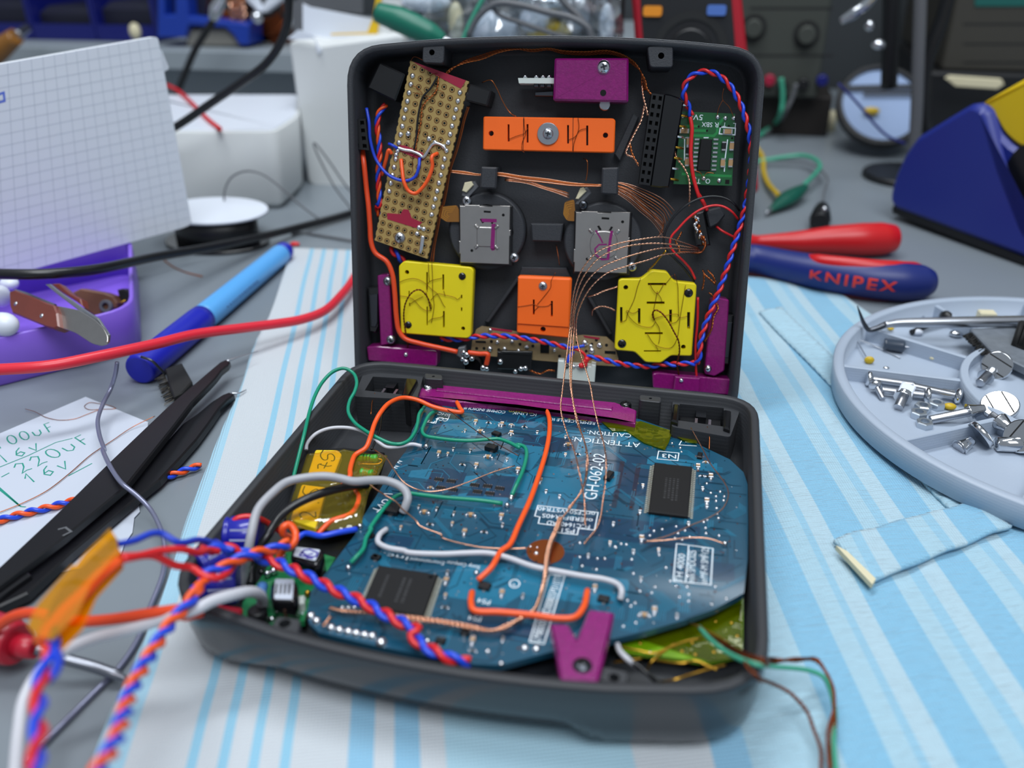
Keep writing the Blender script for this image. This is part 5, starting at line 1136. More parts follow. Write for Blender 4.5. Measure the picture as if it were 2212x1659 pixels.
magnet('copper_wire', 'copper hair ending in a bright dot over the small orange board', L3('D', [(80, 370, -10), (95, 450, -8), (108, 540, -7)]), r=.13, two=False, m='copper_dark')
magnet('copper_wire', 'copper wire hooking over the corner of the long orange board', L3('A', [(1250, 490, -9), (1330, 470, -8), (1380, 540), (1430, 650), (1500, 760), (1555, 795, -7)]), r=.16, two=False)
magnet('copper_wire', 'copper twist dangling behind the white connector', L3('b', [(920, 600, -7), (1030, 640, -7), (1120, 605, -6), (1200, 610, -7)]), r=.2)
# five twisted pairs that bow out of the lid and drop onto the mainboard
fan = [('topmost', [(1240, 400, -6), (1100, 350, 2), (950, 310, 8), (760, 330, 12), (560, 370, 14), (420, 430), (300, 560), (235, 720), (205, 900), (190, 1080, 14)], [(455, 250, 6.5), (440, 400, 4), (490, 600, 2.5), (560, 780), (600, 960), (640, 1180, -3), (650, 1400, -5.6)]),
       ('second', [(1250, 410, -6), (1150, 390, 2), (980, 365, 7), (800, 365, 10), (600, 400, 13), (430, 480), (310, 620), (250, 760), (220, 920), (205, 1080, 13)], [(520, 180, 7), (540, 330, 4.5), (580, 520, 3), (640, 680), (672, 850), (650, 1020, -2), (560, 1200, -4.5), (400, 1400, -5)]),
       ('third', [(1260, 420, -6), (1080, 405, 2), (950, 400, 6), (780, 435, 10), (600, 490, 12), (450, 555), (340, 660), (270, 790), (230, 930), (225, 1090, 12)], [(530, 200, 6.5), (550, 360, 4.5), (600, 560, 2.5), (655, 740), (660, 900), (625, 1100, -3), (500, 1260, -5)]),
       ('fourth', [(1265, 430, -6), (1080, 440, 2), (950, 455, 6), (820, 500, 9), (660, 545, 11), (500, 600), (380, 700), (300, 820), (250, 960), (245, 1100, 11)], [(690, 200, 7), (715, 340, 4.5), (760, 540, 2.5), (810, 720), (828, 900), (805, 1150, -3), (760, 1400, -5.4), (640, 1560, -5.8)])]
bt = thing('copper_bundle', 'fan of twisted copper wires bowing from the black module down onto the mainboard', 'wire', L3('D', [(1250, 420)], -6)[0])
for nm, a, b in fan: magnet('copper_wire', None, L3('D', a) + W3(BASE, 'F', b), bt, r=.14, pitch=2.6, m='copper_light')
for k in range(3): magnet('copper_wire', None, L3('e', [(1000, 660 + k * 20, -6), (1080, 760 + k * 10, -5), (1070, 870, -4), (1000, 950, -4), (800, 940, -3), (640, 940, -3)]), bt, r=.18, m='copper_dark')
magnet('copper_wire', None, L3('e', [(700, 610, -7), (650, 700, -6), (600, 770), (640, 840), (660, 900), (625, 970)]), bt, r=.18); magnet('copper_wire', None, L3('e', [(440, 920, 2), (340, 1030, 0), (250, 1140, -3), (150, 1250, -4)]), bt, r=.18, m='gold')
# ---------------------------------------------------------------- wires on the mainboard
B3 = lambda z, pts, d=0: W3(BASE, z, pts, d)
T3 = lambda z, pts, d=0: W3(TAB, z, pts, d)
wire('green_jumper', 'long green wire looping over the far corner rim from the kapton module to the board', 'wire', B3('E', [(15, 1130, -6), (60, 950, -3), (112, 740, 0), (165, 520, 1), (215, 380, 2), (285, 260, 3), (375, 175, 4), (470, 148, 4), (550, 190, 3), (583, 270, 2), (565, 355, 1), (520, 440, 0), (508, 540, -1), (560, 630, -2), (650, 700, -2.5), (770, 770, -3), (890, 820, -4), (970, 825), (1040, 800), (1100, 725), (1128, 640), (1142, 560), (1190, 492, -5.5)]), .75, 'w_green')
wire('green_jumper', 'green wire bending in a square loop across the far half of the board', 'wire', B3('E', [(1295, 525, -5.8), (1235, 565, -4.5), (1190, 645), (1170, 715), (1200, 752), (1300, 772), (1450, 790), (1600, 796), (1750, 785), (1850, 780), (1950, 812), (2040, 858)], -4.5) + B3('F', [(65, 712, -4.5), (125, 728), (147, 768), (140, 850), (110, 950), (60, 1060), (22, 1145, -5.8)]), .75, 'w_green')
wire('green_jumper', 'straight green wire from a silver joint passing under the grey cable', 'wire', B3('E', [(1890, 1358, -5.8), (1700, 1332, -5), (1400, 1308), (1150, 1280), (1050, 1268), (940, 1290), (850, 1375), (770, 1480), (700, 1590)], -5) + B3('G', [(1750, 340, -5), (1702, 430), (1680, 520), (1620, 590), (1568, 645, -5.9)]), .75, 'w_green')
wire('orange_jumper', 'orange wire arching from the kapton module to the purple bar', 'wire', B3('d', [(1030, 800, -5), (1145, 660, -4), (1152, 560), (1185, 420), (1240, 310), (1400, 205, -3)]) + B3('E', [(700, 780, -2), (745, 640, -1), (800, 540, 0), (880, 455, 0), (1000, 412, -1), (1120, 430, -2), (1260, 490, -3.5), (1400, 525, -4.5), (1525, 540, -5), (1505, 500, -5), (1480, 450, -5.2)]), .95, 'w_orange', n=10)
wire('black_jumper', 'thin black wire following the orange arch down into the kapton module', 'wire', B3('E', [(880, 480, -5), (810, 560, -4), (790, 690), (750, 800, -4), (715, 875, -4.5)]), .5, 'w_black')
wire('white_jumper', 'white wire curving from the kapton module to a silver joint by the board corner', 'wire', B3('E', [(130, 880, -6), (138, 825, -5), (210, 740, -4), (330, 688), (470, 678), (600, 700), (700, 750), (780, 810), (850, 852, -5), (950, 852), (1080, 828), (1165, 845, -5.6)]), .75, 'w_white')
mb = MB(); mb.ball(B3('E', [(1205, 848)], -6)[0], .9, 'chrome', n=8, k=5); fin('solder_joint', mb, main)
for z, x, y in (('E', 1930, 1375), ('E', 1970, 1300), ('F', 15, 1175), ('G', 1545, 690), ('E', 1000, 1175), ('d', 1310, 1450), ('F', 1840, 1560), ('H', 412, 382)): mb = MB(); mb.ball(B3(z, [(x, y)], -6.2)[0], .75, 'chrome', n=8, k=5); fin('solder_joint', mb, main)
wire('grey_cable', 'thick light grey cable arching over the kapton module onto the mainboard', 'cable', B3('G', [(590, 850, -11), (618, 720, -8), (645, 560, -3), (680, 370, 1), (735, 170, 3)]) + B3('d', [(-60, 900, 4), (150, 745, 4), (420, 680, 4), (760, 655, 4), (1000, 690, 3), (1200, 735, 2), (1480, 718, 1), (1720, 725, 0), (1920, 795, -1), (2040, 900, -2), (2070, 1010, -3), (2035, 1130, -4.5), (1990, 1230, -6)]), 1.5, 'w_grey', n=12)
wire('black_cable', 'thick black cable running under the grey cable across the kapton module', 'cable', B3('G', [(670, 850, -11), (680, 680, -9), (760, 500, -5), (830, 390, -3)]) + B3('d', [(0, 1340, -2), (200, 1160, -1), (450, 1020, 0), (750, 910, 0), (1000, 845, -1), (1250, 800, -3), (1420, 790, -5)]), 1.5, 'w_black', n=12)
wire('orange_jumper', 'orange bit of wire under the film at the near edge of the kapton module', 'wire', B3('d', [(1240, 880, -5.5), (1290, 980), (1260, 1120), (1150, 1260), (850, 1370), (760, 1450, -6), (640, 1580, -7)], -5), .95, 'w_orange')
magnet('copper_wire', 'bright copper wire looping across the mainboard from the kapton module', B3('d', [(1350, 680, -2), (1480, 800, -2.5), (1700, 950, -3), (1880, 1060, -3.5), (2000, 1190), (2200, 1360)], -3.5) + B3('E', [(1150, 1560, -4), (1350, 1645, -5)]) + B3('H', [(200, 165, -5.5), (400, 222), (600, 236), (720, 232)], -5.8), r=.2, two=False, m='copper_light')
magnet('copper_wire', 'bright copper wire sweeping from the kapton corner under the resistor arrays', B3('E', [(730, 870, -4), (850, 955, -3), (920, 1060), (1000, 1165, -4), (1090, 1220, -5), (1220, 1252), (1400, 1230), (1600, 1160), (1800, 1080), (2000, 1020)], -5.3), r=.18, two=False, m='copper_light')
magnet('copper_wire', 'dark copper hair crossing the far part of the board under the orange arch', B3('E', [(1240, 440, -5), (1400, 520, -4), (1520, 610), (1700, 740), (1850, 830), (2030, 930)], -4.2), r=.12, two=False, m='copper_dark')
magnet('copper_wire', 'dark copper hair from the switch pocket to the board corner', B3('E', [(745, 370, -3), (725, 430, -4), (710, 560, -5)]), r=.16, two=False)
magnet('copper_wire', 'copper wire circling the memory chip along the rounded side of the board', B3('F', [(1550, 570, -3), (1640, 730, -4), (1720, 880), (1800, 985), (1862, 1085), (1868, 1160), (1820, 1260), (1700, 1340), (1550, 1402), (1430, 1460), (1300, 1508), (1165, 1540)], -5), r=.16, two=False, m='copper_light')
magnet('copper_wire', 'short bright copper wire ending at the joint near the boxed lettering', B3('F', [(1165, 1542, -5.5), (1350, 1527, -4.8), (1560, 1507), (1700, 1515), (1840, 1560, -5.5)], -4.8), r=.2, two=False, m='copper_light')
magnet('copper_wire', 'copper lead hanging from the far switch pocket beside the kapton patch', B3('F', [(1690, 560, -3), (1708, 640, -4), (1706, 755, -6)]), r=.16, two=False)
wire('orange_jumper', 'long orange wire from the purple bar across the middle of the mainboard', 'wire', B3('F', [(318, 415, -5.5), (343, 500, -4), (342, 620), (310, 790), (250, 985), (180, 1180), (80, 1400), (0, 1570)], -4) + B3('H', [(560, 250, -4), (500, 350), (420, 425, -5.5)]), .95, 'w_orange', n=10)
wire('orange_jumper', 'orange wire bent like a wide U at the near edge of the mainboard', 'wire', B3('H', [(386, 495, -5.8), (380, 560, -4.5), (398, 604), (550, 614), (750, 632), (900, 652), (1000, 645), (1050, 590), (1076, 485, -5.8)], -4.5), 1.0, 'w_orange', n=10)
wire('white_jumper', 'long white wire lying across the near half of the mainboard', 'wire', B3('G', [(1885, 345, -5.8), (1822, 400, -4.5), (1812, 462), (1900, 512), (2050, 540)], -4.5) + B3('H', [(0, 258, -4.5), (200, 268), (350, 262), (480, 262), (600, 290), (750, 342), (900, 372), (1050, 400), (1180, 420), (1258, 450), (1280, 490), (1272, 540, -5.8)], -4.5), .95, 'w_white', n=10)
bt = thing('copper_bundle', 'twisted copper strands lying on the board past the bare copper patch and the purple clip', 'wire', B3('H', [(830, 280)], -5.5)[0])
for k in range(2): magnet('copper_wire', None, B3('H', [(910 + k * 14, 50, -4.5), (880 + k * 14, 130, -4), (850 + k * 12, 200), (830 + k * 12, 290), (822 + k * 8, 380), (808 + k * 6, 460, -5), (780, 560), (750, 610), (680 - k * 10, 655), (600, 690 + k * 14), (510, 725), (400, 700 + k * 14), (200, 665 + k * 12), (0, 640 + k * 14)], -5) + B3('G', [(1900, 1110, -5), (1700, 1090), (1500, 1075), (1380, 1045, -5.5)]), bt, r=.26, m='copper_light')
magnet('copper_wire', None, B3('G', [(1390, 1130, -5), (1350, 1180), (1310, 1210, -5.5)], -5), bt, r=.26, m='copper_light')
wire('blue_jumper', 'blue wire with a silver end beside the kapton module', 'wire', B3('G', [(1050, 480, -6), (1110, 410, -5), (1160, 385), (1300, 405, -4), (1450, 375), (1620, 345, -5)]), 1.0, 'w_blue', n=10)
wire('red_loop', 'red wire loop standing over the far blue capacitor', 'wire', B3('G', [(505, 560, -6), (500, 420, -3), (505, 300, -1), (550, 250, 0), (650, 232, 0), (750, 252, -1), (840, 300, -4), (930, 360, -5), (990, 420, -6)]), 1.0, 'w_red', n=10)
wire('red_cable', 'red cable end soldered to the green power board at the near rim', 'wire', B3('G', [(200, 1100, -1), (330, 1060, -4), (430, 1080, -6), (580, 1100, -8)]), 1.6, 'probe_red', n=10)
# ---------------------------------------------------------------- wires at the near right corner
bt = thing('copper_bundle', 'stiff golden enamelled wires fanning over the near corner of the yellow-green board', 'wire', B3('H', [(1500, 900)], -8)[0])
for p in ([(1260, 820, -8), (1380, 845, -7), (1470, 860), (1580, 820), (1660, 790), (1760, 770)], [(1430, 960, -9), (1460, 910, -7), (1520, 860), (1600, 800)], [(1470, 900, -9), (1640, 920, -7), (1720, 905), (1790, 935), (1850, 960)], [(1510, 1030, -10), (1590, 1020, -7), (1700, 985), (1840, 945), (1900, 930)], [(1230, 915, -9), (1320, 905, -7), (1400, 890)], [(1680, 680, -8), (1760, 710, -5), (1900, 790, -3), (1960, 850, -2)]): wire('copper_wire', None, None, B3('H', p), .36, 'gold', bt, n=6)
wire('white_jumper', 'short white wire turning black at the near corner of the lower shell', 'wire', B3('H', [(1255, 810, -7), (1270, 850, -6), (1320, 900, -6), (1370, 940, -8)]), .85, 'w_white')
wire('black_jumper', 'black wire curling into the near corner of the lower shell', 'wire', B3('H', [(1320, 895, -6.4), (1420, 970, -7), (1500, 1040, -9), (1580, 1060, -11)]), .7, 'w_black')
wire('green_jumper', 'green wire leaving over the near corner and falling on the towel', 'wire', B3('H', [(1745, 705, -6), (1800, 770, -3), (1900, 850, 0), (2000, 900, 2), (2100, 930, 3)]) + T3('X', [(300, 900, 14), (600, 935, 9), (690, 980, 8), (740, 1080, 6), (775, 1250, 5), (765, 1450, 5), (780, 1659, 5), (790, 1760, 5)]), .7, 'pale_green')
bt = thing('copper_bundle', 'brown copper strands leaving over the near corner beside the green wire', 'wire', B3('H', [(1900, 820)], -2)[0])
for k in range(3): magnet('copper_wire', None, B3('H', [(1800, 745, -6), (1900, 800 + k * 8, -3), (2000, 850 + k * 8, 1), (2120, 895 + k * 14, 3)]) + T3('X', [(300, 840 + k * 20, 13), (480, 860 - k * 10, 11), (640, 845 + k * 10, 9), (700, 930, 8), (760, 1060, 7), (770, 1200, 6), (720 + k * 30, 1400, 5), (740, 1700, 4)]), bt, r=.2, m='copper_dark')
magnet('copper_wire', None, B3('H', [(1880, 830, -4), (2000, 870, 1), (2040, 950, 3), (2100, 1010, 2)]) + T3('X', [(260, 1010, 12), (440, 1100, 8), (560, 1230, 6), (620, 1380, 5), (670, 1520, 5), (670, 1720, 5)]), bt, r=.24, m='copper_dark')
# ---------------------------------------------------------------- cables leaving over the near left corner
BO = [('orange_wire', 'w_orange'), ('blue_wire', 'w_blue')]
twisted('twisted_pair', 'red and blue twisted pair crossing the green power board and ending on the mainboard', B3('G', [(200, 535, 8), (350, 520, 6), (480, 525, 4), (600, 560, 2), (720, 595, 1), (860, 630, 0), (1000, 685, 0), (1130, 745, 0), (1290, 825, -1), (1450, 900, -1.5), (1600, 965, -2), (1760, 1045, -2.5), (1900, 1120), (2050, 1195), (2157, 1250)]) + B3('H', [(30, 750, -3), (100, 815), (190, 865), (280, 900, -4), (370, 920, -6)]), 1.02, 8.4, RB, step=.6)
twisted('twisted_pair', 'orange and blue twisted pair hanging out over the near corner rim', B3('G', [(1010, 470, 0), (930, 505, 1), (820, 540, 2), (700, 570, 4), (560, 615, 5), (440, 680, 6), (300, 740, 7), (235, 830, 7), (170, 930, 8)]) + T3('P', [(1270, 500, 28), (1230, 570, 28), (1170, 650, 28), (1080, 750, 29), (990, 890, 30), (900, 1040, 32), (830, 1190, 34), (790, 1330, 37), (740, 1480, 40), (680, 1600, 42), (600, 1720, 44)]), .98, 9.2, BO, step=.5)
wire('blue_jumper', 'wavy blue wire from the floating yellow tape to the red and blue twisted pair', 'wire', T3('', [(245, 1178, 40), (290, 1168, 38), (330, 1152, 37), (350, 1153, 36), (385, 1172, 34), (430, 1166, 30)]) + B3('G', [(330, 470, 7), (430, 500, 5), (520, 540, 4)]), .98, 'w_navy')
wire('red_cable', 'red wire pair twisting out of the floating yellow tape', 'wire', T3('', [(262, 1202, 40), (300, 1200, 38), (345, 1190, 36), (390, 1186, 34), (430, 1194, 30)]) + B3('G', [(290, 530, 8), (380, 545, 6)]), 1.05, 'w_red')
wire('orange_loop', 'small orange wire loop at the end of the orange and blue pair', 'wire', B3('G', [(1020, 420, -3), (960, 385, 0), (965, 325, 2), (1015, 305, 2), (1060, 350, 1), (1072, 430, 0), (1040, 490, -1), (960, 530, -2), (920, 620, -4)]), 1.2, 'w_orange', n=10)
wire('red_cable', 'single red wire sagging below the twisted pairs at the near corner', 'wire', T3('', [(262, 1208, 40), (330, 1200, 36), (380, 1222, 31)]) + B3('G', [(140, 690, 9), (260, 765, 8), (370, 782, 7), (460, 740, 5), (520, 660, 2)]), 1.1, 'w_red', n=10)
twisted('twisted_pair', 'red and blue twisted pair falling from the floating yellow tape beside the white cable', T3('P', [(330, 880, 40), (300, 1000, 40), (255, 1120, 41), (250, 1230, 42), (245, 1350, 43), (250, 1470, 44), (235, 1580, 45), (225, 1700, 46)]), .98, 14.5, RB, ph=1)
wire('white_cable', 'thick white cable leaving the green power board over the near corner rim', 'cable', B3('G', [(770, 1060, -8), (775, 990, -5), (740, 925, 0), (650, 905, 3), (500, 935, 5), (330, 985, 6), (180, 1060, 6)]) + T3('P', [(1000, 720, 22), (800, 780, 21), (600, 830, 20), (450, 890, 19), (330, 965, 18), (225, 1080, 17), (150, 1230, 16), (120, 1420, 15), (95, 1720, 14)]), 1.65, 'w_white', n=12)
wire('red_cable', 'thick red cable passing behind the white cable under the yellow tape', 'cable', T3('P', [(-40, 770, 14), (80, 690, 18), (200, 665, 20), (350, 690, 21), (500, 718, 21), (700, 708, 22), (900, 678, 23), (1050, 655, 24), (1160, 645, 24)]) + B3('G', [(80, 1120, 2), (220, 1085, 0)]), 1.6, 'w_vermil', n=12)
t = thing('kapton_tape_wrap', 'yellow kapton tape folded around wires and floating blurred in the near left corner', 'tape', T3('P', [(500, 500)], 38)[0])
pl = Pl(T3('P', [(480, 500)], 40)[0], X, Y)
mb = MB(); P = [pl.uv(*p, 0) for p in q('P', [(715, 160), (760, 230), (775, 330), (600, 520), (510, 720), (440, 790), (350, 885), (240, 850), (190, 790), (250, 660), (420, 460), (470, 400), (500, 400), (560, 320), (650, 230)])]
mb.slab(pl, P, 1.6, 1.5, 'kapton_tape'); fin('tape_sheet', mb, t)
mb = MB(); mb.slab(pl, [(a + .4, b - .3) for a, b in P], -1.5, -1.6, 'kapton_tape'); fin('tape_sheet', mb, t)
mb = MB(); mb.tube([pl.pt(*p, 0) for p in q('P', [(760, 330), (640, 430), (520, 560), (430, 640), (330, 760), (280, 860)])], 1.3, 'w_orange', n=10); fin('orange_wire', mb, t)
mb = MB(); mb.tube([pl.pt(*p, 0) for p in q('P', [(740, 210), (560, 380), (400, 560), (340, 700), (345, 880)])], 1.1, 'w_navy', n=10); fin('blue_wire', mb, t)
wire('blue_jumper', 'blue wire hook below the yellow tape', 'wire', T3('P', [(345, 880, 40), (375, 970, 40), (350, 1050, 40), (300, 1100, 40)]), 1.1, 'w_navy')
WS[0] = 1.0
# red probe clip
t = thing('test_probe', 'red plastic probe with a bare steel pin in the near left corner', 'probe', T3('P', [(200, 880)], 6)[0])
mb = MB(); a, b = T3('P', [(-120, 790, 8), (110, 870, 8)]); mb.tube([a.lerp(b, k / 6) for k in range(7)], [5.4, 5.4, 5.4, 5.3, 4.4], 'probe_red', n=18, raw=True); fin('grip', mb, t)
mb = MB(); a2 = T3('P', [(230, 895, 8)])[0]; mb.tube([b, b.lerp(a2, .5), a2], [2.7, 2.6, 2.2], 'probe_red', n=16, raw=True); fin('nose', mb, t)
mb = MB(); p = T3('P', [(300, 915, 7), (400, 955, 6), (600, 1010, 4), (720, 1052, 3), (812, 1090, 2)]); mb.tube([a2] + p, [1.3, 1.3, 1.3, 1.3, 1.3, 1.3, .5], 'pin_steel', n=14); fin('pin', mb, t)
# ---------------------------------------------------------------- left side of the bench
# red test lead and black cables
wire('red_cable', 'thick pinkish red test lead sweeping past the lilac box behind the console', 'cable', T3('', [(-60, 800, 24), (0, 798, 24), (108, 790, 24), (217, 769, 23), (340, 742, 20), (423, 722, 17), (529, 708, 13), (600, 699, 10), (652, 690, 8), (700, 672, 7), (744, 630, 7), (800, 560, 6), (900, 520, 3), (1050, 500, 2.2), (1250, 480, 2.2)]), 1.85, 'w_pinkred', n=14)
wire('black_cable', 'black cable running past the foot of the squared notepad to the back of the console', 'cable', T3('', [(-60, 590, 34), (0, 592, 34), (100, 592, 33), (200, 583, 30), (330, 556, 22), (450, 535, 14), (560, 512, 8), (650, 490, 4), (750, 463, 3), (850, 430, 2.5), (1000, 400, 2.2), (1250, 380, 2.2)]), 2.0, 'w_black', n=14)
wire('grey_solder_wire', 'bent grey solder wire hanging from the red test lead over the black tweezers', 'wire', T3('N', [(718, 800, 19), (708, 870, 15), (680, 960, 10), (630, 1060, 8), (600, 1150, 7), (610, 1250, 7), (640, 1340, 7)]) + T3('O', [(735, 500, 9), (800, 640, 10), (880, 750, 10), (980, 830, 8), (1070, 920, 6), (1130, 1020, 5), (1170, 1130, 4), (1183, 1240, 3), (1170, 1380, 2.5), (1130, 1500, 2), (1080, 1620, 1.5)]) + T3('P', [(880, 840, 1.2), (760, 1020, 1), (600, 1180, 1), (400, 1380, 1), (300, 1480, 1), (150, 1620, 1)]), .68, 'solder_wire', n=10)
# marker pen
t = thing('marker_pen', 'light blue felt pen with a dark blue cap lying beside the towel', 'pen', T3('', [(450, 680)], 0)[0])
a, b = T3('', [(300, 800, 5.8), (618, 540, 5.2)]); ax = b - a
def lathe(mb, a, ax, prof, m, n=26):
    L = ax.length; fr = frames([a, a + ax])[0]
    mb.rings([[a + ax * k + (fr[1] * math.cos(2 * PI * j / n) + fr[2] * math.sin(2 * PI * j / n)) * r for j in range(n)] for k, r in prof], m); return mb
kc = .36
mb = MB(); n = 40; fr = frames([a, b])[0]; R = []
for k, r in ((0, 4.9), (.004, 5.5), (.012, 5.9), (kc - .03, 5.7), (kc, 5.5), (kc, 4.9)):
    R.append([a + ax * k + (fr[1] * math.cos(2 * PI * j / n) + fr[2] * math.sin(2 * PI * j / n)) * (r - (.22 if j % 2 and .004 < k < kc - .05 else 0)) for j in range(n)])
mb.rings(R, 'marker_dark'); fin('cap', mb, t)
mb = MB(); lathe(mb, a, ax, [(kc - .01, 4.9), (kc + .02, 5.3), (.94, 4.9), (.955, 4.7)], 'marker_light'); bar = fin('barrel', mb, t)
mb = MB(); lathe(mb, a, ax, [(.95, 4.75), (.985, 4.6), (.998, 4.0), (1.0, 3.0)], 'marker_dark'); fin('end_plug', mb, t)
pl = facing(a, b); mb = MB(); L = ax.length; rr = random.Random(6); x = .44
while x < .66: w_ = rr.uniform(.006, .014); mb.strip(pl, [(L * x, -2.2), (L * (x + w_), -2.9)], .7, 4.55, 'marker_ink'); x += w_ + .008
fin('printed_marking', mb, bar)
# tweezers
t = thing('tweezers', 'black steel tweezers with needle tips lying open across the paper note', 'tweezers', T3('', [(240, 1060)], 0)[0])
pl = Pl((0, 0, 7), X, Y)
a1 = q('', [(-80, 1300), (-70, 1280), (0, 1222), (118, 1112), (238, 995), (362, 877), (420, 828), (455, 798), (474, 782), (488, 776), (497, 780), (493, 788), (478, 800), (466, 816), (451, 832), (415, 868), (371, 925), (271, 1050), (136, 1162), (0, 1262), (-60, 1310)])
mb = MB(); mb.slab(pl, [pl.uv(*p, 1) for p in a1], 1.0, -1.2, 'tweezer', cham=.45); fin('arm', mb, t)
mb = MB(); mb.tube(W3(pl, '', [(489, 781, .3), (525, 769, 0), (557, 759, -.5)]), [.55, .3, .12], 'steel', n=8); fin('needle_tip', mb, t)
pl = Pl((0, 0, 3.2), X, Y)
a2 = q('', [(-70, 1320), (0, 1258), (136, 1162), (271, 1050), (350, 962), (392, 916), (425, 893), (455, 868), (480, 852), (496, 846), (506, 851), (492, 862), (474, 880), (452, 912), (425, 948), (392, 985), (345, 1035), (300, 1070), (155, 1192), (60, 1280), (0, 1308), (-60, 1340)])
mb = MB(); mb.slab(pl, [pl.uv(*p, 1) for p in a2], 1.0, -1.6, 'tweezer', cham=.5); fin('arm', mb, t)
mb = MB(); mb.tube(W3(pl, '', [(500, 850, .3), (517, 849, 0), (532, 842, -.4)]), [.5, .3, .15], 'steel', n=8); fin('needle_tip', mb, t)
pl = Pl((0, 0, 4.4), X, Y); mb = MB(); mb.slab(pl, [pl.uv(*p, 0) for p in q('', [(-90, 1300), (0, 1235), (40, 1225), (70, 1250), (0, 1300), (-80, 1340)])], 1.6, -3.5, 'tweezer', cham=.5); fin('joint', mb, t)
pl = Pl((0, 0, 8.0), X, Y); mb = MB(); mb.strip(pl, [pl.uv(*p, 0) for p in q('O', [(415, 1075), (470, 1060), (510, 1090), (450, 1120)])], .6, .05, 'plastic_grey'); fin('worn_mark', mb, t)
# small brush
t = thing('small_brush', 'small black bristle brush with a bent wire handle between felt pen and tweezers', 'brush', T3('N', [(1100, 950)], 0)[0])
pl = Pl((0, 0, 4), X, Y); mb = MB(); mb.slab(pl, UV(pl, 'N', [(1015, 862), (1118, 826), (1182, 940), (1120, 1010), (1070, 1035), (1040, 960)], 0), 1.5, -3, 'bristle', cham=.4); fin('brush_head', mb, t)
mb = MB(); rr = random.Random(1)
for k in range(46):
    f = k / 45; a = W3(pl, 'N', [(1010 + 55 * f, 872 + 160 * f)], rr.uniform(-2, 1.2))[0]; b = W3(pl, 'N', [(955 + 60 * f + rr.uniform(-10, 10), 895 + 165 * f + rr.uniform(-8, 8))], rr.uniform(-3, 1))[0]
    mb.tube([a, b], .14, 'bristle_tip' if k % 3 == 0 else 'bristle', n=4, raw=True)
o = fin('bristles', mb, t); o['kind'] = 'stuff'
mb = MB(); mb.tube(W3(pl, 'N', [(865, 768, 8), (930, 792, 7), (975, 835, 4), (1015, 875, 1)]), .5, 'dark_steel', n=8); fin('wire_handle', mb, t)
# paper note with green handwriting
t = thing('paper_note', 'torn white paper note with capacitor values handwritten in green', 'paper', T3('', [(150, 1050)], 0)[0])
pl = Pl((0, 0, .55), X, Y)
mb = MB(); mb.slab(pl, [pl.uv(*p, 0) for p in q('', [(-110, 990), (0, 936), (185, 857), (320, 912), (312, 1000), (306, 1065), (298, 1080), (302, 1105), (290, 1118), (286, 1150), (270, 1172), (262, 1195), (245, 1212), (200, 1222), (112, 1238), (0, 1300), (-120, 1340)])], 0, -.25, 'paper_white'); fin('sheet', mb, t)
GL = {'1': [[(0, .6), (.35, 1), (.35, 0)]], '0': [[(.5 + .42 * math.sin(k * PI / 6), .5 + .5 * math.cos(k * PI / 6)) for k in range(13)]], '6': [[(.8, .95), (.35, .7), (.1, .3), (.4, 0), (.8, .2), (.6, .48), (.2, .38)]],
      '2': [[(.05, .75), (.4, 1), (.8, .8), (.6, .45), (.05, 0), (.5, .08), (.9, .02)]], 'u': [[(.1, .6), (.15, .15), (.5, 0), (.85, .2), (.9, .6)]], 'F': [[(.3, 0), (.35, 1), (.95, 1.02)], [(.3, .5), (.8, .55)]], 'v': [[(.1, .6), (.4, 0), (.9, .75)]], '-': [[(.05, .45), (.75, .5)]], ' ': []}
def scrawl(mb, pl, s, z, p0, p1, hpx, w, m, d=.05):
    """handwriting along a line of the paper"""
    a, b = V(pl.uv(*q(z, [p0])[0], d)), V(pl.uv(*q(z, [p1])[0], d)); ax = (b - a) / len(s); ay = V((-ax.y, ax.x)).normalized() * hpx
    for i, ch in enumerate(s):
        for st in GL[ch]: mb.strip(pl, [tuple(a + ax * (i + .75 * x) + ay * y) for x, y in st], w, d, m)
mb = MB()
scrawl(mb, pl, '100uF', 'O', (-20, 500), (420, 355), 6.6, .42, 'green_ink'); scrawl(mb, pl, '16v', 'O', (20, 600), (330, 480), 6, .42, 'green_ink')
scrawl(mb, pl, '-220uF', 'O', (40, 725), (690, 430), 6.8, .42, 'green_ink'); scrawl(mb, pl, '16v', 'O', (215, 745), (545, 610), 6.4, .42, 'green_ink')
for p in ([(-60, 650), (200, 545), (400, 450), (520, 420)], [(490, 690), (660, 600)], [(-20, 760), (60, 830), (150, 910), (185, 912)], [(-20, 775), (140, 905)]): mb.strip(pl, UV(pl, 'O', p, .05), .4, .05, 'green_ink')
fin('handwriting', mb, t)
twisted('twisted_pair', 'cut-off orange and blue twisted pair lying on the paper under the tweezers', T3('O', [(-60, 1030, 1.9), (0, 1008), (120, 972), (250, 940), (380, 908), (520, 870), (700, 820, 1.5), (900, 790, 1.5), (1060, 742, 1.9), (1180, 702), (1300, 660), (1440, 612)], 1.9), .62, 7, [('orange_wire', 'w_orange'), ('blue_wire', 'w_blue')], step=.4)
magnet('copper_wire', 'copper hair curled on the top corner of the paper note', T3('O', [(180, 210, .8), (250, 230), (330, 270), (430, 290), (540, 280), (620, 250), (720, 215), (830, 207), (800, 190), (700, 170), (640, 165), (605, 190), (640, 215), (720, 212)], .9), r=.1, two=False)
magnet('copper_wire', 'long copper hair crossing the written note from edge to edge', T3('O', [(-40, 965, 1), (150, 890), (330, 800), (500, 670), (650, 540), (800, 440, 1), (950, 340, 1.4), (1110, 262, 3)], 1), r=.14, two=False)
magnet('copper_wire', 'copper strand lying on the bare bench behind the felt pen', T3('N', [(1000, 170, .4), (1060, 215), (1140, 250), (1240, 275)], .5), r=.2, m='copper')
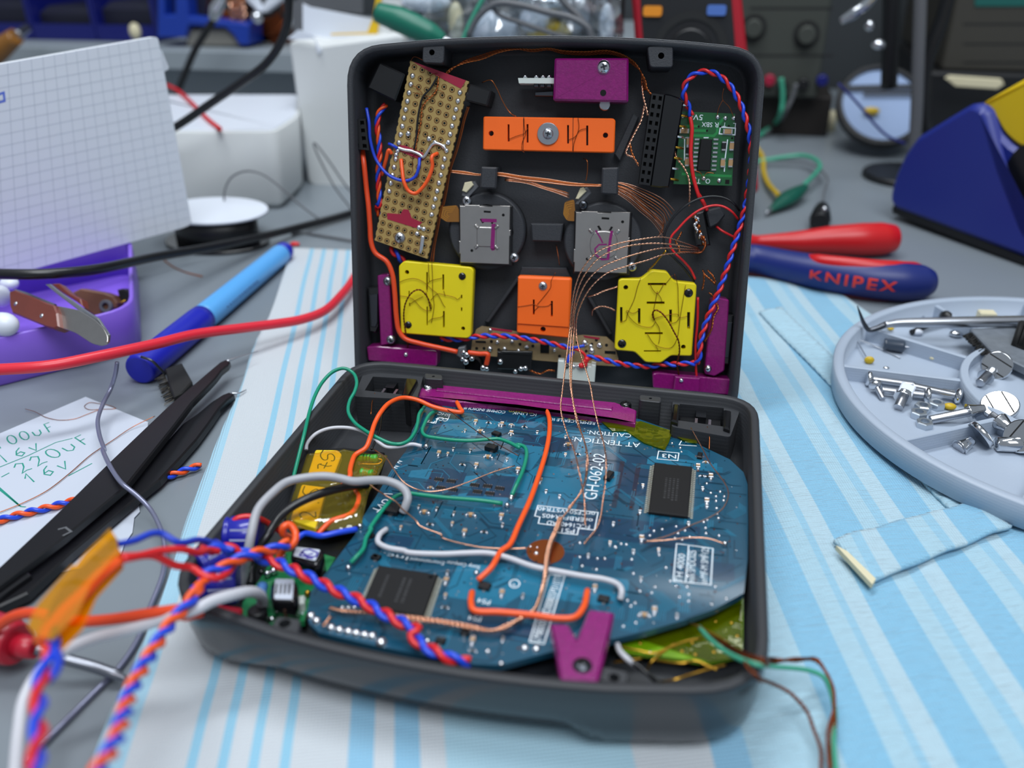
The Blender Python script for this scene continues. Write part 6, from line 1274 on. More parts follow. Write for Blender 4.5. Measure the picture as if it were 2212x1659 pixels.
# lilac box with two wooden handled tools
bx = Pl(V((-101.26, 139.84, 0)), (-.6715, -.741, 0), (.741, -.6715, 0))   # u along the near wall, v towards the camera
t = thing('lilac_box', 'open lilac plastic box holding brown-handled tools at the left of the picture', 'box', (-150, 130, 0))
def bxo(off): return rnd(inset([(-2, 0), (120, 0), (120, -88), (-23, -88)], off), 12 - off * .6, 5)
mb = MB()
def br(z, off): return [bx.w(u, v, 0) + Z * z for u, v in bxo(off)]
if bx.n.z < 0:
    pass
mb.rings([br(0, 1.5), br(1, .6), br(18.2, 0), br(18.8, .4), br(18.6, 1.6), br(2.2, 2.4)], 'lilac', cap=False)
mb.face([mb.bm.verts.new(p) for p in br(2.2, 2.4)], mb.mi('lilac')); mb.face([mb.bm.verts.new(p) for p in br(0, 1.5)], mb.mi('lilac'))
bmesh.ops.recalc_face_normals(mb.bm, faces=mb.bm.faces); fin('box_body', mb, t)
def fpl(z, p0, p1, h): return facing(T3(z, [p0], h)[0], T3(z, [p1], h)[0])
t = thing('scraper_tweezers', 'steel scraper blades with riveted reddish wooden handle hanging over the rim of the lilac box', 'tool', T3('a', [(400, 600)], 22)[0])
pl = fpl('a', (105, 500), (1290, 960), 24)
mb = MB(); mb.slab(pl, UV(pl, 'a', [(105, 385), (170, 362), (560, 520), (645, 548), (680, 640), (700, 805), (640, 830), (560, 812), (140, 640), (112, 560)], 2), 2, -2.5, 'wood_red', cham=.5); hd = fin('wooden_handle', mb, t)
for x, y in ((185, 530), (495, 675)): mb = MB(); mb.dome(pl, *UV(pl, 'a', [(x, y)], 2)[0], .9, 1.9, .5, 'steel', n=8); fin('rivet', mb, hd)
mb = MB(); mb.slab(pl, rnd(UV(pl, 'a', [(650, 550), (940, 605), (1130, 720), (1240, 830), (1290, 930), (1280, 1000), (1200, 1030), (1090, 1005), (900, 880), (720, 815), (690, 700)], 0), 1.5, 3), 0, -.9, 'joy_plate', cham=.15); fin('blade', mb, t)
mb = MB(); mb.slab(pl, UV(pl, 'a', [(150, 345), (330, 400), (650, 530), (650, 555), (500, 500), (200, 380)], -3), -3, -4, 'steel'); mb.slab(pl, UV(pl, 'a', [(540, 300), (600, 295), (720, 390), (1000, 590), (1170, 700), (1300, 900), (1290, 985), (1235, 1010), (1250, 920), (1160, 780), (940, 610), (700, 430)], -1.4), -1.2, -2.2, 'steel', cham=.2); fin('blade', mb, t)
mb = MB(); mb.slab(pl, UV(pl, 'a', [(600, 290), (700, 285), (830, 400), (960, 470), (980, 560), (900, 500), (740, 400)], -5), -5, -8, 'wood_red', cham=.4); fin('wooden_handle', mb, t)
t = thing('wood_block_tool', 'brown wooden handled tool with a grey ring at the inner corner of the lilac box', 'tool', T3('a', [(1200, 560)], 6)[0])
pl = fpl('a', (980, 560), (1390, 560), 12)
mb = MB(); mb.slab(pl, UV(pl, 'a', [(860, 400), (960, 350), (1240, 400), (1350, 440), (1400, 520), (1390, 580), (1150, 690), (1000, 600), (960, 500)], 0), 0, -6, 'wood_brown', cham=.6); fin('wooden_body', mb, t)
u, v = UV(pl, 'a', [(1265, 560)], 1)[0]; mb = MB(); mb.slab(pl, circ(u, v, 2.6, 20), 1.6, -1, 'plastic_grey', holes=[circ(u, v, 1.4, 14)], cham=.3, sm=True); fin('ring', mb, t)
t = thing('black_plug', 'small black plug standing in the inner corner of the lilac box', 'plug', T3('a', [(1470, 500)], 10)[0])
pl = fpl('a', (1400, 440), (1550, 440), 14); mb = MB(); mb.slab(pl, UV(pl, 'a', [(1395, 365), (1460, 350), (1540, 375), (1555, 470), (1500, 530), (1430, 500)], 0), 0, -5, 'black', cham=.6); fin('plug_body', mb, t)
mb = MB(); mb.tube(W3(pl, 'a', [(1400, 540, 0), (1440, 520, .5), (1500, 490, 0)]), .5, 'gold', n=6); fin('contact', mb, t)
for lab, c, r, sx in (('white rounded cap in the lilac box, upper of the two cut by the picture edge', (10, 440), 3.6, (1, 1, 1.2)), ('white rounded cap resting on the near rim of the lilac box', (40, 780), 4.4, (1.3, 1, 1)), ('pale grey knob lying behind the wooden scraper handle in the lilac box', (110, 290), 3.2, (1.2, 1, .8))):
    mb = MB(); mb.ball(T3('a', [c], 22)[0], r, 'white_gloss', n=18, k=10, sx=sx); tag(fin('bottle_stopper', mb), lab, 'cap')
# squared notepad leaning at the back left
t = thing('notepad', 'white notepad of squared paper standing upright behind the lilac box', 'notepad', (-190, 240, 0))
b0, b1 = TAB.pt(0, 600, 20), TAB.pt(413, 484, 20)
pl = Pl(b0, b1 - b0, Z)
pc = rnd(UV(pl, '', [(-120, 160), (340, 79), (414, 484), (396, 492), (-120, 634)], 0), [0, 1.5, 6, 3, 0], 4)
mb = MB(); mb.slab(pl, pc, 0, -.6, 'pad_paper')
c = [V(x) for x in UV(pl, '', [(-120, 160), (340, 79), (410, 490), (-120, 634)], 0)]
nU = int((c[1] - c[0]).length / 4.4); nVv = int((c[2] - c[1]).length / 4.4)
for i in range(1, nU): mb.strip(pl, [tuple(c[0].lerp(c[1], i / nU)), tuple(c[3].lerp(c[2], i / nU))], .2, .03, 'grid_line')
for j in range(1, nVv): mb.strip(pl, [tuple(c[0].lerp(c[3], j / nVv)), tuple(c[1].lerp(c[2], j / nVv))], .2, .03, 'grid_line')
fin('squared_page', mb, t)
mb = MB(); mb.slab(pl, [(x + .6, y - .3) for x, y in pc], -.7, -5, 'pad_paper'); fin('page_block', mb, t)
mb = MB(); mb.slab(pl, rnd(UV(pl, '', [(335, 95), (358, 110), (374, 150), (360, 158), (340, 150)], -2), 1, 3), -5.1, -5.6, 'pad_paper'); fin('loose_page', mb, t)
mb = MB(); mb.strip(pl, UV(pl, '', [(-5, 205), (8, 200), (10, 218), (-5, 222)], .1), .8, .06, 'blue_ink'); fin('handwriting', mb, t)
# ---------------------------------------------------------------- right side of the bench
# pliers
t = thing('pliers', 'pliers with red and blue handles lying behind the round grey tray', 'pliers', T3('', [(1800, 560)], 0)[0])
mb = MB(); mb.tube(T3('c', [(-150, 370, 9), (0, 372, 8), (160, 375, 7.5), (400, 375, 7.5), (600, 375, 7.5), (900, 360, 8.5), (1200, 355, 9), (1400, 350, 8.5), (1520, 345, 8), (1555, 345, 8)]), [4.6, 4.4, 2.8, 4.0, 5.2, 6.8, 7.8, 7.9, 6.6, 2.5], 'plier_red', n=18); fin('handle', mb, t)
hp = T3('c', [(-150, 520, 9), (0, 535, 8.5), (150, 550, 8), (400, 605, 8), (700, 665, 8.3), (1000, 715, 8.6), (1300, 755, 8.8), (1600, 780, 8.6), (1800, 780, 8.2), (1900, 775, 8), (1930, 775, 8)])
hr = [6.4, 6.4, 6.6, 6.9, 7.3, 7.7, 8.0, 8.2, 7.4, 5.0, 1.5]
mb = MB(); mb.tube(hp, hr, 'plier_blue', n=20); hb = fin('handle', mb, t)
mb = MB(); mb.tube(T3('c', [(620, 520, 13.5), (760, 565, 13.9), (1000, 600, 14.3), (1300, 630, 14.6), (1560, 640, 14.2), (1720, 622, 12.8), (1790, 612, 11.5)]), [.8, 3.0, 3.4, 3.4, 3.2, 2.0, .6], 'plier_red', n=12); o = fin('soft_inlay', mb, hb); o['label'] = 'red soft inlay of the blue handle'
pl = facing(hp[4], hp[7]); mb = MB(); d_ = 8.6
u0, u1 = UV(pl, 'c', [(670, 755), (1545, 880)], d_); mb.text(pl, 'KNIPEX', u0, u1, 4.2, d_, 'plier_text', spacing=1.25, bold=.02)
bmesh.ops.subdivide_edges(mb.bm, edges=mb.bm.edges[:], cuts=2, use_grid_fill=True); hx = catmull(hp, None, 12)
for v in mb.bm.verts:
    k = min(range(len(hx)), key=lambda i_: (hx[i_] - v.co).length_squared); f_ = k / (len(hx) - 1) * (len(hr) - 1); a_ = int(min(f_, len(hr) - 2))
    tn = (hx[min(k + 1, len(hx) - 1)] - hx[max(k - 1, 0)]).normalized(); w_ = v.co - hx[k]; al_ = tn * w_.dot(tn); w_ = (w_ - al_).normalized()
    v.co = hx[k] + al_ + w_ * (hr[a_] + (hr[a_ + 1] - hr[a_]) * (f_ - a_) + .15)
o = fin('lettering', mb, hb); o['label'] = 'red maker lettering on the blue handle'
# crocodile clips
t = thing('crocodile_clip', 'dark green crocodile clip with green and yellow leads on the bench behind the pliers', 'clip', T3('M', [(330, 1420)], 0)[0])
a, b = T3('M', [(210, 1510, 3), (460, 1340, 7)]); mb = MB(); mb.tube([a.lerp(b, k / 5) for k in range(6)], [1.5, 3.4, 5.2, 5.6, 4.4, 2.6], 'clip_green', n=12, flat=.7); fin('clip_body', mb, t)
mb = MB(); mb.tube([a - (b - a) * .1, a.lerp(b, .15)], [.8, 1.8], 'steel', n=8); fin('jaw', mb, t)
mb = MB(); mb.tube(T3('M', [(450, 1330, 7), (540, 1240, 8), (570, 1190, 9), (510, 1130, 9), (420, 1115, 8), (200, 1145, 5), (60, 1170, 3)]), 1.4, 'pale_green', n=8); fin('green_lead', mb, t)
mb = MB(); mb.tube(T3('M', [(270, 1400, 5), (200, 1320, 4), (165, 1230, 4), (158, 1130, 4), (100, 1040, 3)]), 1.5, 'w_yellow', n=8); fin('yellow_lead', mb, t)
t = thing('crocodile_clip', 'small black crocodile clip beside the red handle of the pliers', 'clip', T3('M', [(570, 1560)], 0)[0])
a, b = T3('M', [(565, 1600, 5), (585, 1480, 7)]); mb = MB(); mb.tube([a.lerp(b, k / 4) for k in range(5)], [5, 5.6, 5, 4.2, 3], 'black', n=12); fin('clip_body', mb, t)
mb = MB(); mb.ball(T3('M', [(600, 1500, 11)])[0], 1.6, 'chrome'); fin('screw', mb, t)
mb = MB(); mb.tube(T3('M', [(585, 1470, 8), (600, 1370, 8), (625, 1290, 8), (560, 1210, 6), (430, 1160, 4), (200, 1150, 3)]), .6, 'plastic_grey', n=6); fin('grey_lead', mb, t)
# round tray
TC = V((238, 158)); t = thing('round_tray', 'round grey printed parts tray with radial compartments standing on the towel edge', 'tray', (238, 158, 2.6))
tp_ = Pl((0, 0, 2.6), X, Y)
mb = MB(); n = 120
def tr(r, z): return [V((TC.x + r * math.cos(2 * PI * j / n), TC.y + r * math.sin(2 * PI * j / n), z)) for j in range(n)]
mb.rings([tr(79.4, 2.6), tr(80.5, 3.4), tr(80.9, 10.4), tr(80.4, 11.0), tr(77.8, 11.0), tr(77.2, 10.4), tr(76.8, 4.2)], 'tray', cap=False)
mb.face([mb.bm.verts.new(p) for p in tr(76.8, 4.2)], mb.mi('tray')); mb.face([mb.bm.verts.new(p) for p in tr(79.4, 2.6)][::-1], mb.mi('tray')); fin('tray_rim', mb, t)
mb = MB(); mb.slab(tp_, circ(TC.x, TC.y, 40, 72), 8.2, 1.4, 'tray', holes=[circ(TC.x, TC.y, 37.5, 60)], cham=.4, sm=True); mb.slab(tp_, circ(TC.x, TC.y, 37.6, 60), 4.5, 1.4, 'tray'); fin('hub', mb, t)
for ang in (117, 147, 175, 212, 240, 270, 300, 330, 0, 30, 60, 90):
    a = math.radians(ang); e = V((math.cos(a), math.sin(a))); m_ = TC + e * 58.2
    mb = MB(); mb.box(tp_, m_.x, m_.y, 38.4, 1.8, 7.0, 1.4, 'tray', rot=a, cham=.25); fin('divider', mb, t)
def rod(mb, p0, p1, r, m, thread=0, n=14):
    L = (p1 - p0).length; k = max(2, int(L / .28)) if thread else 1
    mb.tube([p0.lerp(p1, i / k) for i in range(k + 1)], (lambda x: r - (thread if int(x * k + .5) % 2 else 0)) if thread else r, m, n=n, raw=True)
def bolt(label, h, tip, z0, z1, r, hr, group=None):
    p0, p1 = T3('Q', [h + (z0,), tip + (z1,)]); t = thing('machine_screw', label, 'screw', p0, group); d = (p1 - p0).normalized()
    mb = MB(); rod(mb, p0, p1, r, 'steel', .14); fin('thread', mb, t)
    mb = MB(); mb.tube([p0 - d * 1.3, p0 - d * .9, p0, p0 + d * .9], [hr * .8, hr, hr, r], 'chrome', n=16, raw=True); fin('screw_head', mb, t); return t
bolt('long steel screw with its head towards the tray wall, topmost of the loose screws', (345, 755), (670, 800), 7, 6.5, 1.2, 2.6)
bolt('steel screw beneath the white plastic bit, head towards the tray hub', (762, 878), (430, 838), 6.5, 6.5, 1.3, 2.7)
bolt('steel screw lying along the divider with its head beside the nuts', (990, 880), (660, 808), 6.8, 8.5, 1.25, 2.7)
bolt('steel screw nearly touching the hub of the round tray', (1082, 880), (880, 850), 6.8, 6.8, 1.2, 2.7)
bolt('dark short screw leaning at the tray wall below the topmost screw', (390, 810), (440, 905), 7, 5, 1.0, 2.2)
t = thing('threaded_fitting', 'silver fitting with a white plastic bit in the middle of the loose screws', 'fitting', T3('Q', [(590, 900)], 5)[0])
mb = MB(); p0, p1 = T3('Q', [(620, 830, 9), (555, 970, 5.5)]); rod(mb, p0.lerp(p1, .45), p1, 1.6, 'steel', .2); mb.tube([p0.lerp(p1, .3), p0.lerp(p1, .5)], 3.0, 'chrome', n=16); fin('threaded_stub', mb, t)
mb = MB(); pl = facing(p0, p1); mb.box(pl, 1.5, 0, 4.4, 4.6, 2.4, -1, 'white_gloss', cham=.4); fin('plastic_bit', mb, t)
for lab, x, y, z in (('hexagon nut at the back of the little nut group in the tray', 840, 945, 5.5), ('hexagon nut touching the one in front of it in the tray', 740, 965, 5.8), ('hexagon nut lying between two others in the tray', 708, 1015, 5.5), ('duller nut lying closest to the near tray wall', 750, 1090, 5.2)):
    p = T3('Q', [(x, y)], z)[0]; hp_ = Pl(p, X, Y); mb = MB(); mb.slab(hp_, circ(0, 0, 2.7, 6, a0=.3 + x), 1.0, -1.2, 'nut_steel', holes=[circ(0, 0, 1.35, 14)], cham=.3); tag(fin('hex_nut', mb), lab, 'nut', 'hexagon nuts in the round tray')
def thumb(label, disc, nrm, r, stem, sr, sl, grooves=True):
    c = T3('Q', [disc[:2]], disc[2])[0]; nrm = V(nrm).normalized(); ex = nrm.orthogonal().normalized(); pl = Pl(c, ex, nrm.cross(ex)); s1 = T3('Q', [stem[:2]], stem[2])[0]
    t = thing('thumb_screw', label, 'screw', V((c.x, c.y, 4)), 'thumb screws in the round tray'); mb = MB(); mb.slab(pl, circ(0, 0, r, 30), .9, -.9, 'chrome', cham=.4, sm=True); fin('paddle', mb, t)
    if grooves:
        mb = MB()
        e = V(((s1 - c).dot(pl.ex), (s1 - c).dot(pl.ey))); e = V((-e.y, e.x)).normalized() if e.length > .01 else V((1, 0)); f = V((-e.y, e.x))
        for o_ in (-.42, .42): k_ = math.sqrt(1 - o_ * o_) * .9; mb.strip(pl, [tuple(e * (-k_ * r) + f * (o_ * r)), tuple(e * (k_ * r) + f * (o_ * r))], .45, .93, 'dark'); 
        fin('groove', mb, t)
    d = (s1 - c).normalized(); mb = MB(); mb.tube([c + d * r * .8, c + d * (r + 1.5), c + d * (r + 4)], [1.5, 2.0, 2.8], 'chrome', n=14); fin('neck', mb, t)
    mb = MB(); rod(mb, c + d * (r + 3.5), c + d * (r + 3.5 + sl), sr, 'steel', .16); fin('thread', mb, t); return t
thumb('thumb screw with a bright grooved paddle facing up, lying across the divider', (1312, 955, 11), (-.25, -.35, .9), 5.6, (850, 1050, 6), 1.5, 12)
thumb('thumb screw with a tarnished paddle standing upright at the tray hub', (1290, 655, 11), (-.35, -.85, .4), 5.0, (1150, 800, 9), 1.5, 5)
thumb('thumb screw seen edge-on leaning on the near wall of the tray', (1175, 1170, 8), (.75, .3, .6), 4.6, (1060, 1240, 6), 2.2, 1, False)
thumb('thumb screw cut off by the picture edge in the nearer compartment', (1475, 1185, 9), (-.6, -.6, .5), 5.2, (1340, 1090, 9), 1.6, 4)
mb = MB(); a, b = T3('Q', [(1290, 1242, 6.5), (1560, 1250, 6.5)]); mb.tube([a - (b - a) * .02, a, a.lerp(b, .5), b], [.8, 2.2, 2.4, 2.4], 'chrome', n=16, raw=True); tag(fin('steel_pin', mb), 'shiny round-nosed steel pin lying in the near compartment', 'pin')
t = thing('electrolytic_capacitor', 'small dark blue capacitor lying alone in a compartment of the round tray', 'capacitor', T3('Q', [(530, 480)], 4.4)[0])
a, b = T3('Q', [(445, 495, 6.8), (600, 515, 6.8)]); mb = MB(); mb.tube([a, a.lerp(b, .04), a.lerp(b, .12), a.lerp(b, .16), a.lerp(b, .9), b], [1.9, 2.3, 2.3, 2.1, 2.3, 2.0], 'cap_slate', n=16, raw=True); fin('can', mb, t)
mb = MB(); mb.tube([b, b + (b - a) * .25], .35, 'steel', n=6); fin('lead', mb, t)
t = thing('ceramic_capacitor', 'tiny yellow bead with two thin wire legs in the round tray', 'capacitor', T3('Q', [(335, 610)], 4.4)[0])
mb = MB(); mb.ball(T3('Q', [(338, 615)], 5.6)[0], 1.5, 'w_yellow', sx=(1.2, .7, 1)); fin('bead', mb, t)
for p in ([(320, 600, 5.6), (280, 530, 6), (235, 450, 6)], [(235, 455, 6), (380, 510, 5), (570, 600, 4.6)]): mb = MB(); mb.tube(T3('Q', p), .22, 'steel', n=6); fin('lead', mb, t)
t = thing('hook_pick', 'steel dental pick with a hooked tip resting across the round tray', 'pick', T3('Q', [(800, 330)], 11)[0])
mb = MB(); mb.tube(T3('Q', [(1600, 322, 14), (1493, 325, 14), (1100, 330, 14), (800, 335, 13.5), (560, 338, 13), (450, 352, 12.5)]), [2.2, 2.2, 2.1, 2.0, 1.6, 1.2], 'steel', n=12); fin('shaft', mb, t)
mb = MB(); mb.tube(T3('Q', [(455, 352, 12.5), (390, 378, 11.5), (335, 388, 11), (300, 345, 13), (270, 270, 17), (248, 208, 20)]), [1.2, 1.0, .9, .8, .5, .15], 'dark_steel', n=10); fin('hook', mb, t)
t = thing('bristle_clip', 'silver ferrule brush with black bristles lying over the tray hub', 'brush', T3('Q', [(1300, 520)], 8)[0])
pl = Pl((0, 0, 11), X, Y); mb = MB(); mb.slab(pl, UV(pl, 'Q', [(1085, 400), (1490, 378), (1560, 420), (1560, 720), (1240, 565)], 0), 1.2, -1.6, 'ferrule', cham=.4); fin('ferrule', mb, t)
mb = MB(); rr = random.Random(12)
for k in range(120):
    f = rr.random(); a = W3(pl, 'Q', [(1095 + 140 * f, 405 + 155 * f)], rr.uniform(-1.2, .8))[0]; b = W3(pl, 'Q', [(1040 + 150 * f + rr.uniform(-14, 14), 432 + 150 * f)], rr.uniform(-3, .5))[0]; mb.tube([a, b], .2, 'bristle', n=4, raw=True)
o = fin('bristles', mb, t); o['kind'] = 'stuff'
mb = MB()
for k in range(150):
    f = rr.random(); a = W3(pl, 'Q', [(1400 + 160 * f, 500 + 60 * f)], 1.5)[0]; b = W3(pl, 'Q', [(1470 + 140 * f + rr.uniform(-14, 14), 320 + 40 * f)], rr.uniform(4, 9))[0]; mb.tube([a, b], .25, 'bristle', n=4, raw=True)
o = fin('bristles', mb, t); o['kind'] = 'stuff'
mb = MB(); c = V((222, 227, 6.4)); mb.box(Pl(c, X, Y), 0, 0, 6.2, 4, 2.2, -2.2, 'cream', rot=.1, cham=.4); tag(fin('wood_chip', mb), 'cream little block in the far compartment of the round tray', 'block')
t = thing('machine_screw', 'black countersunk screw in the far compartment of the round tray', 'screw', T3('Q', [(620, 250)], 4.4)[0])
a, b = V((205, 219, 7.4)), V((191, 207, 5.6)); mb = MB(); rod(mb, a, b, 1.1, 'black', .15); fin('thread', mb, t); mb = MB(); d = (b - a).normalized(); mb.tube([a - d * 1.2, a, a + d * 1.6], [3.0, 3.0, 1.1], 'black', n=14, raw=True); fin('screw_head', mb, t)
for lab, x, y, r, m in (('silver ball end next to the black screw in the tray', 716, 285, 1.5, 'chrome'), ('clear glassy bead under the steel pick, towards the tray wall', 690, 405, 1.9, 'white_gloss'), ('bright metal chip under the steel pick by the ferrule brush', 985, 420, 2.0, 'chrome'), ('pale bead on the divider near the tray hub', 820, 598, 1.3, 'cream'), ('glassy chip on the floor above the loose screws', 465, 675, .9, 'chrome'), ('yellow crumb stuck under the tip of the steel pick', 498, 380, 1.0, 'w_yellow'), ('yellow scrap between the nuts and the long bolt', 940, 960, 1.6, 'w_yellow')):
    mb = MB(); mb.ball(T3('Q', [(x, y)], 5.4)[0], r, m, n=10, k=6, sx=(1.3, .9, .7)); tag(fin('small_part', mb), lab, 'small part')
# soldering iron stand
b0, b1 = TAB.pt(1928, 462, 4), TAB.pt(2215, 562, 4)
pl = Pl(V((b0.x, b0.y, 0)), V((b1.x - b0.x, b1.y - b0.y, 0)), Z)
t = thing('soldering_iron_stand', 'dark blue and yellow soldering iron stand at the right edge behind the pliers', 'stand', b0)
P = UV(pl, 'M', [(1085, 1500), (1052, 1440), (1060, 1370), (1095, 1250), (1160, 1110), (1250, 985), (1500, 830), (1650, 740), (1720, 762), (1760, 800), (1870, 1200), (2040, 1640), (2300, 1960)], 0)
mb = MB(); mb.slab(pl, rnd(P, 2.5, 3), 0, -75, 'iron_blue', cham=3, sm=True); fin('stand_body', mb, t)
P2 = UV(pl, 'M', [(1770, 800), (1790, 830), (1880, 1190), (2050, 1630), (2330, 1950), (2500, 1300), (2200, 1080), (2031, 1090), (1950, 1035), (1880, 965), (1815, 835)], -6)
mb = MB(); mb.slab(pl, P2, -4, -70, 'iron_blue', cham=2); fin('side_panel', mb, t)
mb = MB(); mb.cyl(pl, *UV(pl, 'M', [(2010, 1245)], -3)[0], 9, -3.8, -5, 'black', n=20, ry=13); fin('opening', mb, t)
mb = MB(); mb.slab(pl, rnd(UV(pl, 'M', [(1730, 760), (1745, 730), (2040, 560), (2300, 430), (2400, 1000), (2200, 1080), (2031, 1085), (1950, 1030), (1880, 960), (1810, 830)], -8), 4, 3), -6, -60, 'iron_yellow', cham=3, sm=True); fin('sponge_holder', mb, t)
mb = MB(); mb.slab(pl, UV(pl, 'M', [(1085, 1490), (1100, 1470), (2400, 1990), (2400, 2050), (1090, 1530)], -2), -2, -72, 'black'); fin('rubber_base', mb, t)
# ---------------------------------------------------------------- back of the bench
def vs(mb, y, z, pts, m, depth, cham=0, r=0, d=0, tilt=0):
    pl = VP(y, 0, 0, tilt); P = UV(pl, z, pts, d)
    if r: P = rnd(P, r, 4)
    mb.slab(pl, P, d, d - depth, m, cham=cham, sm=bool(r)); return pl
t = thing('shelf_ledge', 'long grey raised shelf board at the back of the bench behind the white boxes', 'shelf', (-280, 640, 0))
mb = MB(); mb.box(TAB, -300, 650, 760, 260, 58, 44, 'shelf', cham=.8); fin('shelf_board', mb, t)
mb = MB(); mb.box(VP(548), -300, 22, 740, 43.8, 0, -12, 'shelf'); fin('back_panel', mb, t)
# blue storage bins
bl = VP(560); dv = [-230, -95, 68, 205, 338]
labs = ['blue storage bin cut off by the picture edge', 'blue storage bin second from the picture edge', 'blue storage bin second from the bright blue rack', 'blue storage bin nearest to the bright blue rack']
for i in range(4):
    x0, x1 = bl.uv(dv[i], 60)[0], bl.uv(dv[i + 1], 60)[0]; w_ = x1 - x0
    t = thing('storage_bin', labs[i], 'bin', ((x0 + x1) / 2, 600, 58), 'blue bins on the raised shelf')
    mb = MB(); xc = (x0 + x1) / 2
    mb.box(TAB, xc, 610, w_ - 1, 100, 60.5, 58.5, 'bin_blue'); mb.box(TAB, xc, 659, w_ - 1, 2, 130, 60, 'bin_dark')
    for s in (-1, 1): mb.box(TAB, xc + s * (w_ / 2 - 1.6), 610, 2.2, 100, 130, 60, 'bin_blue')
    fin('bin_body', mb, t)
    mb = MB(); mb.box(TAB, xc, 561, w_ - 4, 2, 71, 60, 'bin_blue'); fin('front_lip', mb, t)
    mb = MB(); mb.box(TAB, xc, 600, w_ - 6, 60, 84 + 4 * (i % 2), 61, 'bin_dark', cham=6); fin('inner_box', mb, t)
mb = MB(); p = bl.pt(*q('I', [(1210, 280)])[0], 14); mb.ball(p, 5, 'cream', n=10, k=6, sx=(1, .8, 1.3)); tag(fin('loose_part', mb), 'pale yellow part peeking over the top of the squared notepad', 'small part')
t = thing('wooden_handle_tool', 'blurred brown wooden handle above the notepad at the picture edge', 'tool', VP(480).pt(0, 120))
mb = MB(); pl = VP(480); mb.tube([pl.pt(-60, 140), pl.pt(-10, 112), pl.pt(35, 78)], [9, 9, 6], 'ribbon', n=14); fin('handle', mb, t)
mb = MB(); mb.tube([pl.pt(35, 78), pl.pt(60, 60, -20)], [4, 3], 'steel', n=10); fin('ferrule', mb, t)
# bright blue rack and copper scraps
t = thing('blue_rack', 'bright blue plastic rack with slots on the raised shelf', 'rack', VP(535).pt(440, 105))
mb = MB(); vs(mb, 535, 'h', [(0, -60), (60, -60), (60, 130), (150, 130), (150, -60), (250, -60), (265, 140), (420, 165), (780, 210), (775, 385), (700, 385), (650, 300), (580, 235), (265, 215), (235, 320), (0, 320)], 'rack_blue', 26, .8); fin('frame', mb, t)
mb = MB(); vs(mb, 540, 'h', [(265, 245), (580, 240), (680, 330), (700, 405), (225, 405)], 'grey_brown', 22, 2); fin('grey_foot', mb, t)
mb = MB(); vs(mb, 548, 'h', [(0, -60), (420, -60), (420, 165), (0, 150)], 'bin_dark', 14); fin('back_plate', mb, t)
def coil(label, y, z, c, R, r, m, sq=.7):
    p = VP(y).pt(*q(z, [c])[0]); mb = MB(); P = [p + V((R * math.cos(a), R * .4 * math.sin(a), R * sq * math.sin(a) + .3 * k)) for k, a in enumerate([2 * PI * i / 14 for i in range(43)])]
    mb.tube(P, r, m, n=7, raw=True); tag(fin('wire_coil', mb), label, 'coil')
coil('reddish coil of copper wire behind the blue rack', 560, 'h', (620, 130), 14, 2.2, 'copper'); coil('dark copper coil between the tool jaws and the black cable', 565, 'h', (950, 190), 15, 2.4, 'copper_dark')
coil('small bright copper coil above the blue rack crossbar', 550, 'h', (700, 170), 6, 1.6, 'copper_light')
t = thing('tool_jaws', 'open pair of shiny jaws at the upper picture edge beside the black cable', 'tool', VP(545).pt(565, 30))
mb = MB(); vs(mb, 545, 'h', [(700, -80), (770, 20), (850, 95), (880, 100), (860, 60), (800, -80)], 'white_gloss', 8, 1); fin('jaw', mb, t)
mb = MB(); vs(mb, 545, 'h', [(860, 100), (920, 110), (1050, 10), (1100, -80), (980, -80)], 'white_gloss', 8, 1); fin('jaw', mb, t)
mb = MB(); p = VP(540).pt(*q('h', [(850, 150)])[0]); mb.ball(p, 5, 'chrome'); fin('pivot', mb, t)
for lab, x, y, r, m in (('grey scrap of metal lying on the shelf right of the blue rack', 860, 320, 8, 'grey_brown'), ('brown scrap of cloth at the end of the raised shelf', 960, 300, 9, 'copper_dark'), ('dark box-shaped scrap behind the copper coils', 900, 60, 12, 'plinth')):
    pl = VP(560); u, v = UV(pl, 'h', [(x, y)], 0)[0]; mb = MB(); mb.slab(pl, rnd([(u - r * 1.6, v - r * .8), (u + r * 1.5, v - r * .8), (u + r * 1.2, v + r * .7), (u - r * 1.3, v + r * .8)], 3, 3), 0, -20, m, cham=2); tag(fin('scrap', mb), lab, 'scrap')
# cables
wire('black_cable', 'thick black cable dropping from the upper edge and curving behind the notepad', 'cable', W3(VP(297), 'h', [(1130, -120), (1122, 0), (1112, 180), (1060, 350), (920, 550), (700, 715), (480, 865)]) + W3(VP(297), 'J', [(120, 810), (40, 850)]), 2.15, 'w_black', n=12)
t = thing('black_cable', 'thinner black cable with a silver plug in front of the blue rack', 'cable', VP(490).pt(*q('h', [(170, 770)])[0]))
mb = MB(); mb.tube(W3(VP(490), 'h', [(480, 165), (410, 280), (330, 410), (250, 590), (190, 740), (150, 850)]), 2.6, 'w_black', n=10); fin('cord', mb, t)
mb = MB(); mb.tube(W3(VP(490), 'h', [(580, -60), (530, 20), (500, 80), (475, 165)]), [2.0, 4.2, 5.0, 3.4], 'chrome', n=14); fin('plug', mb, t)
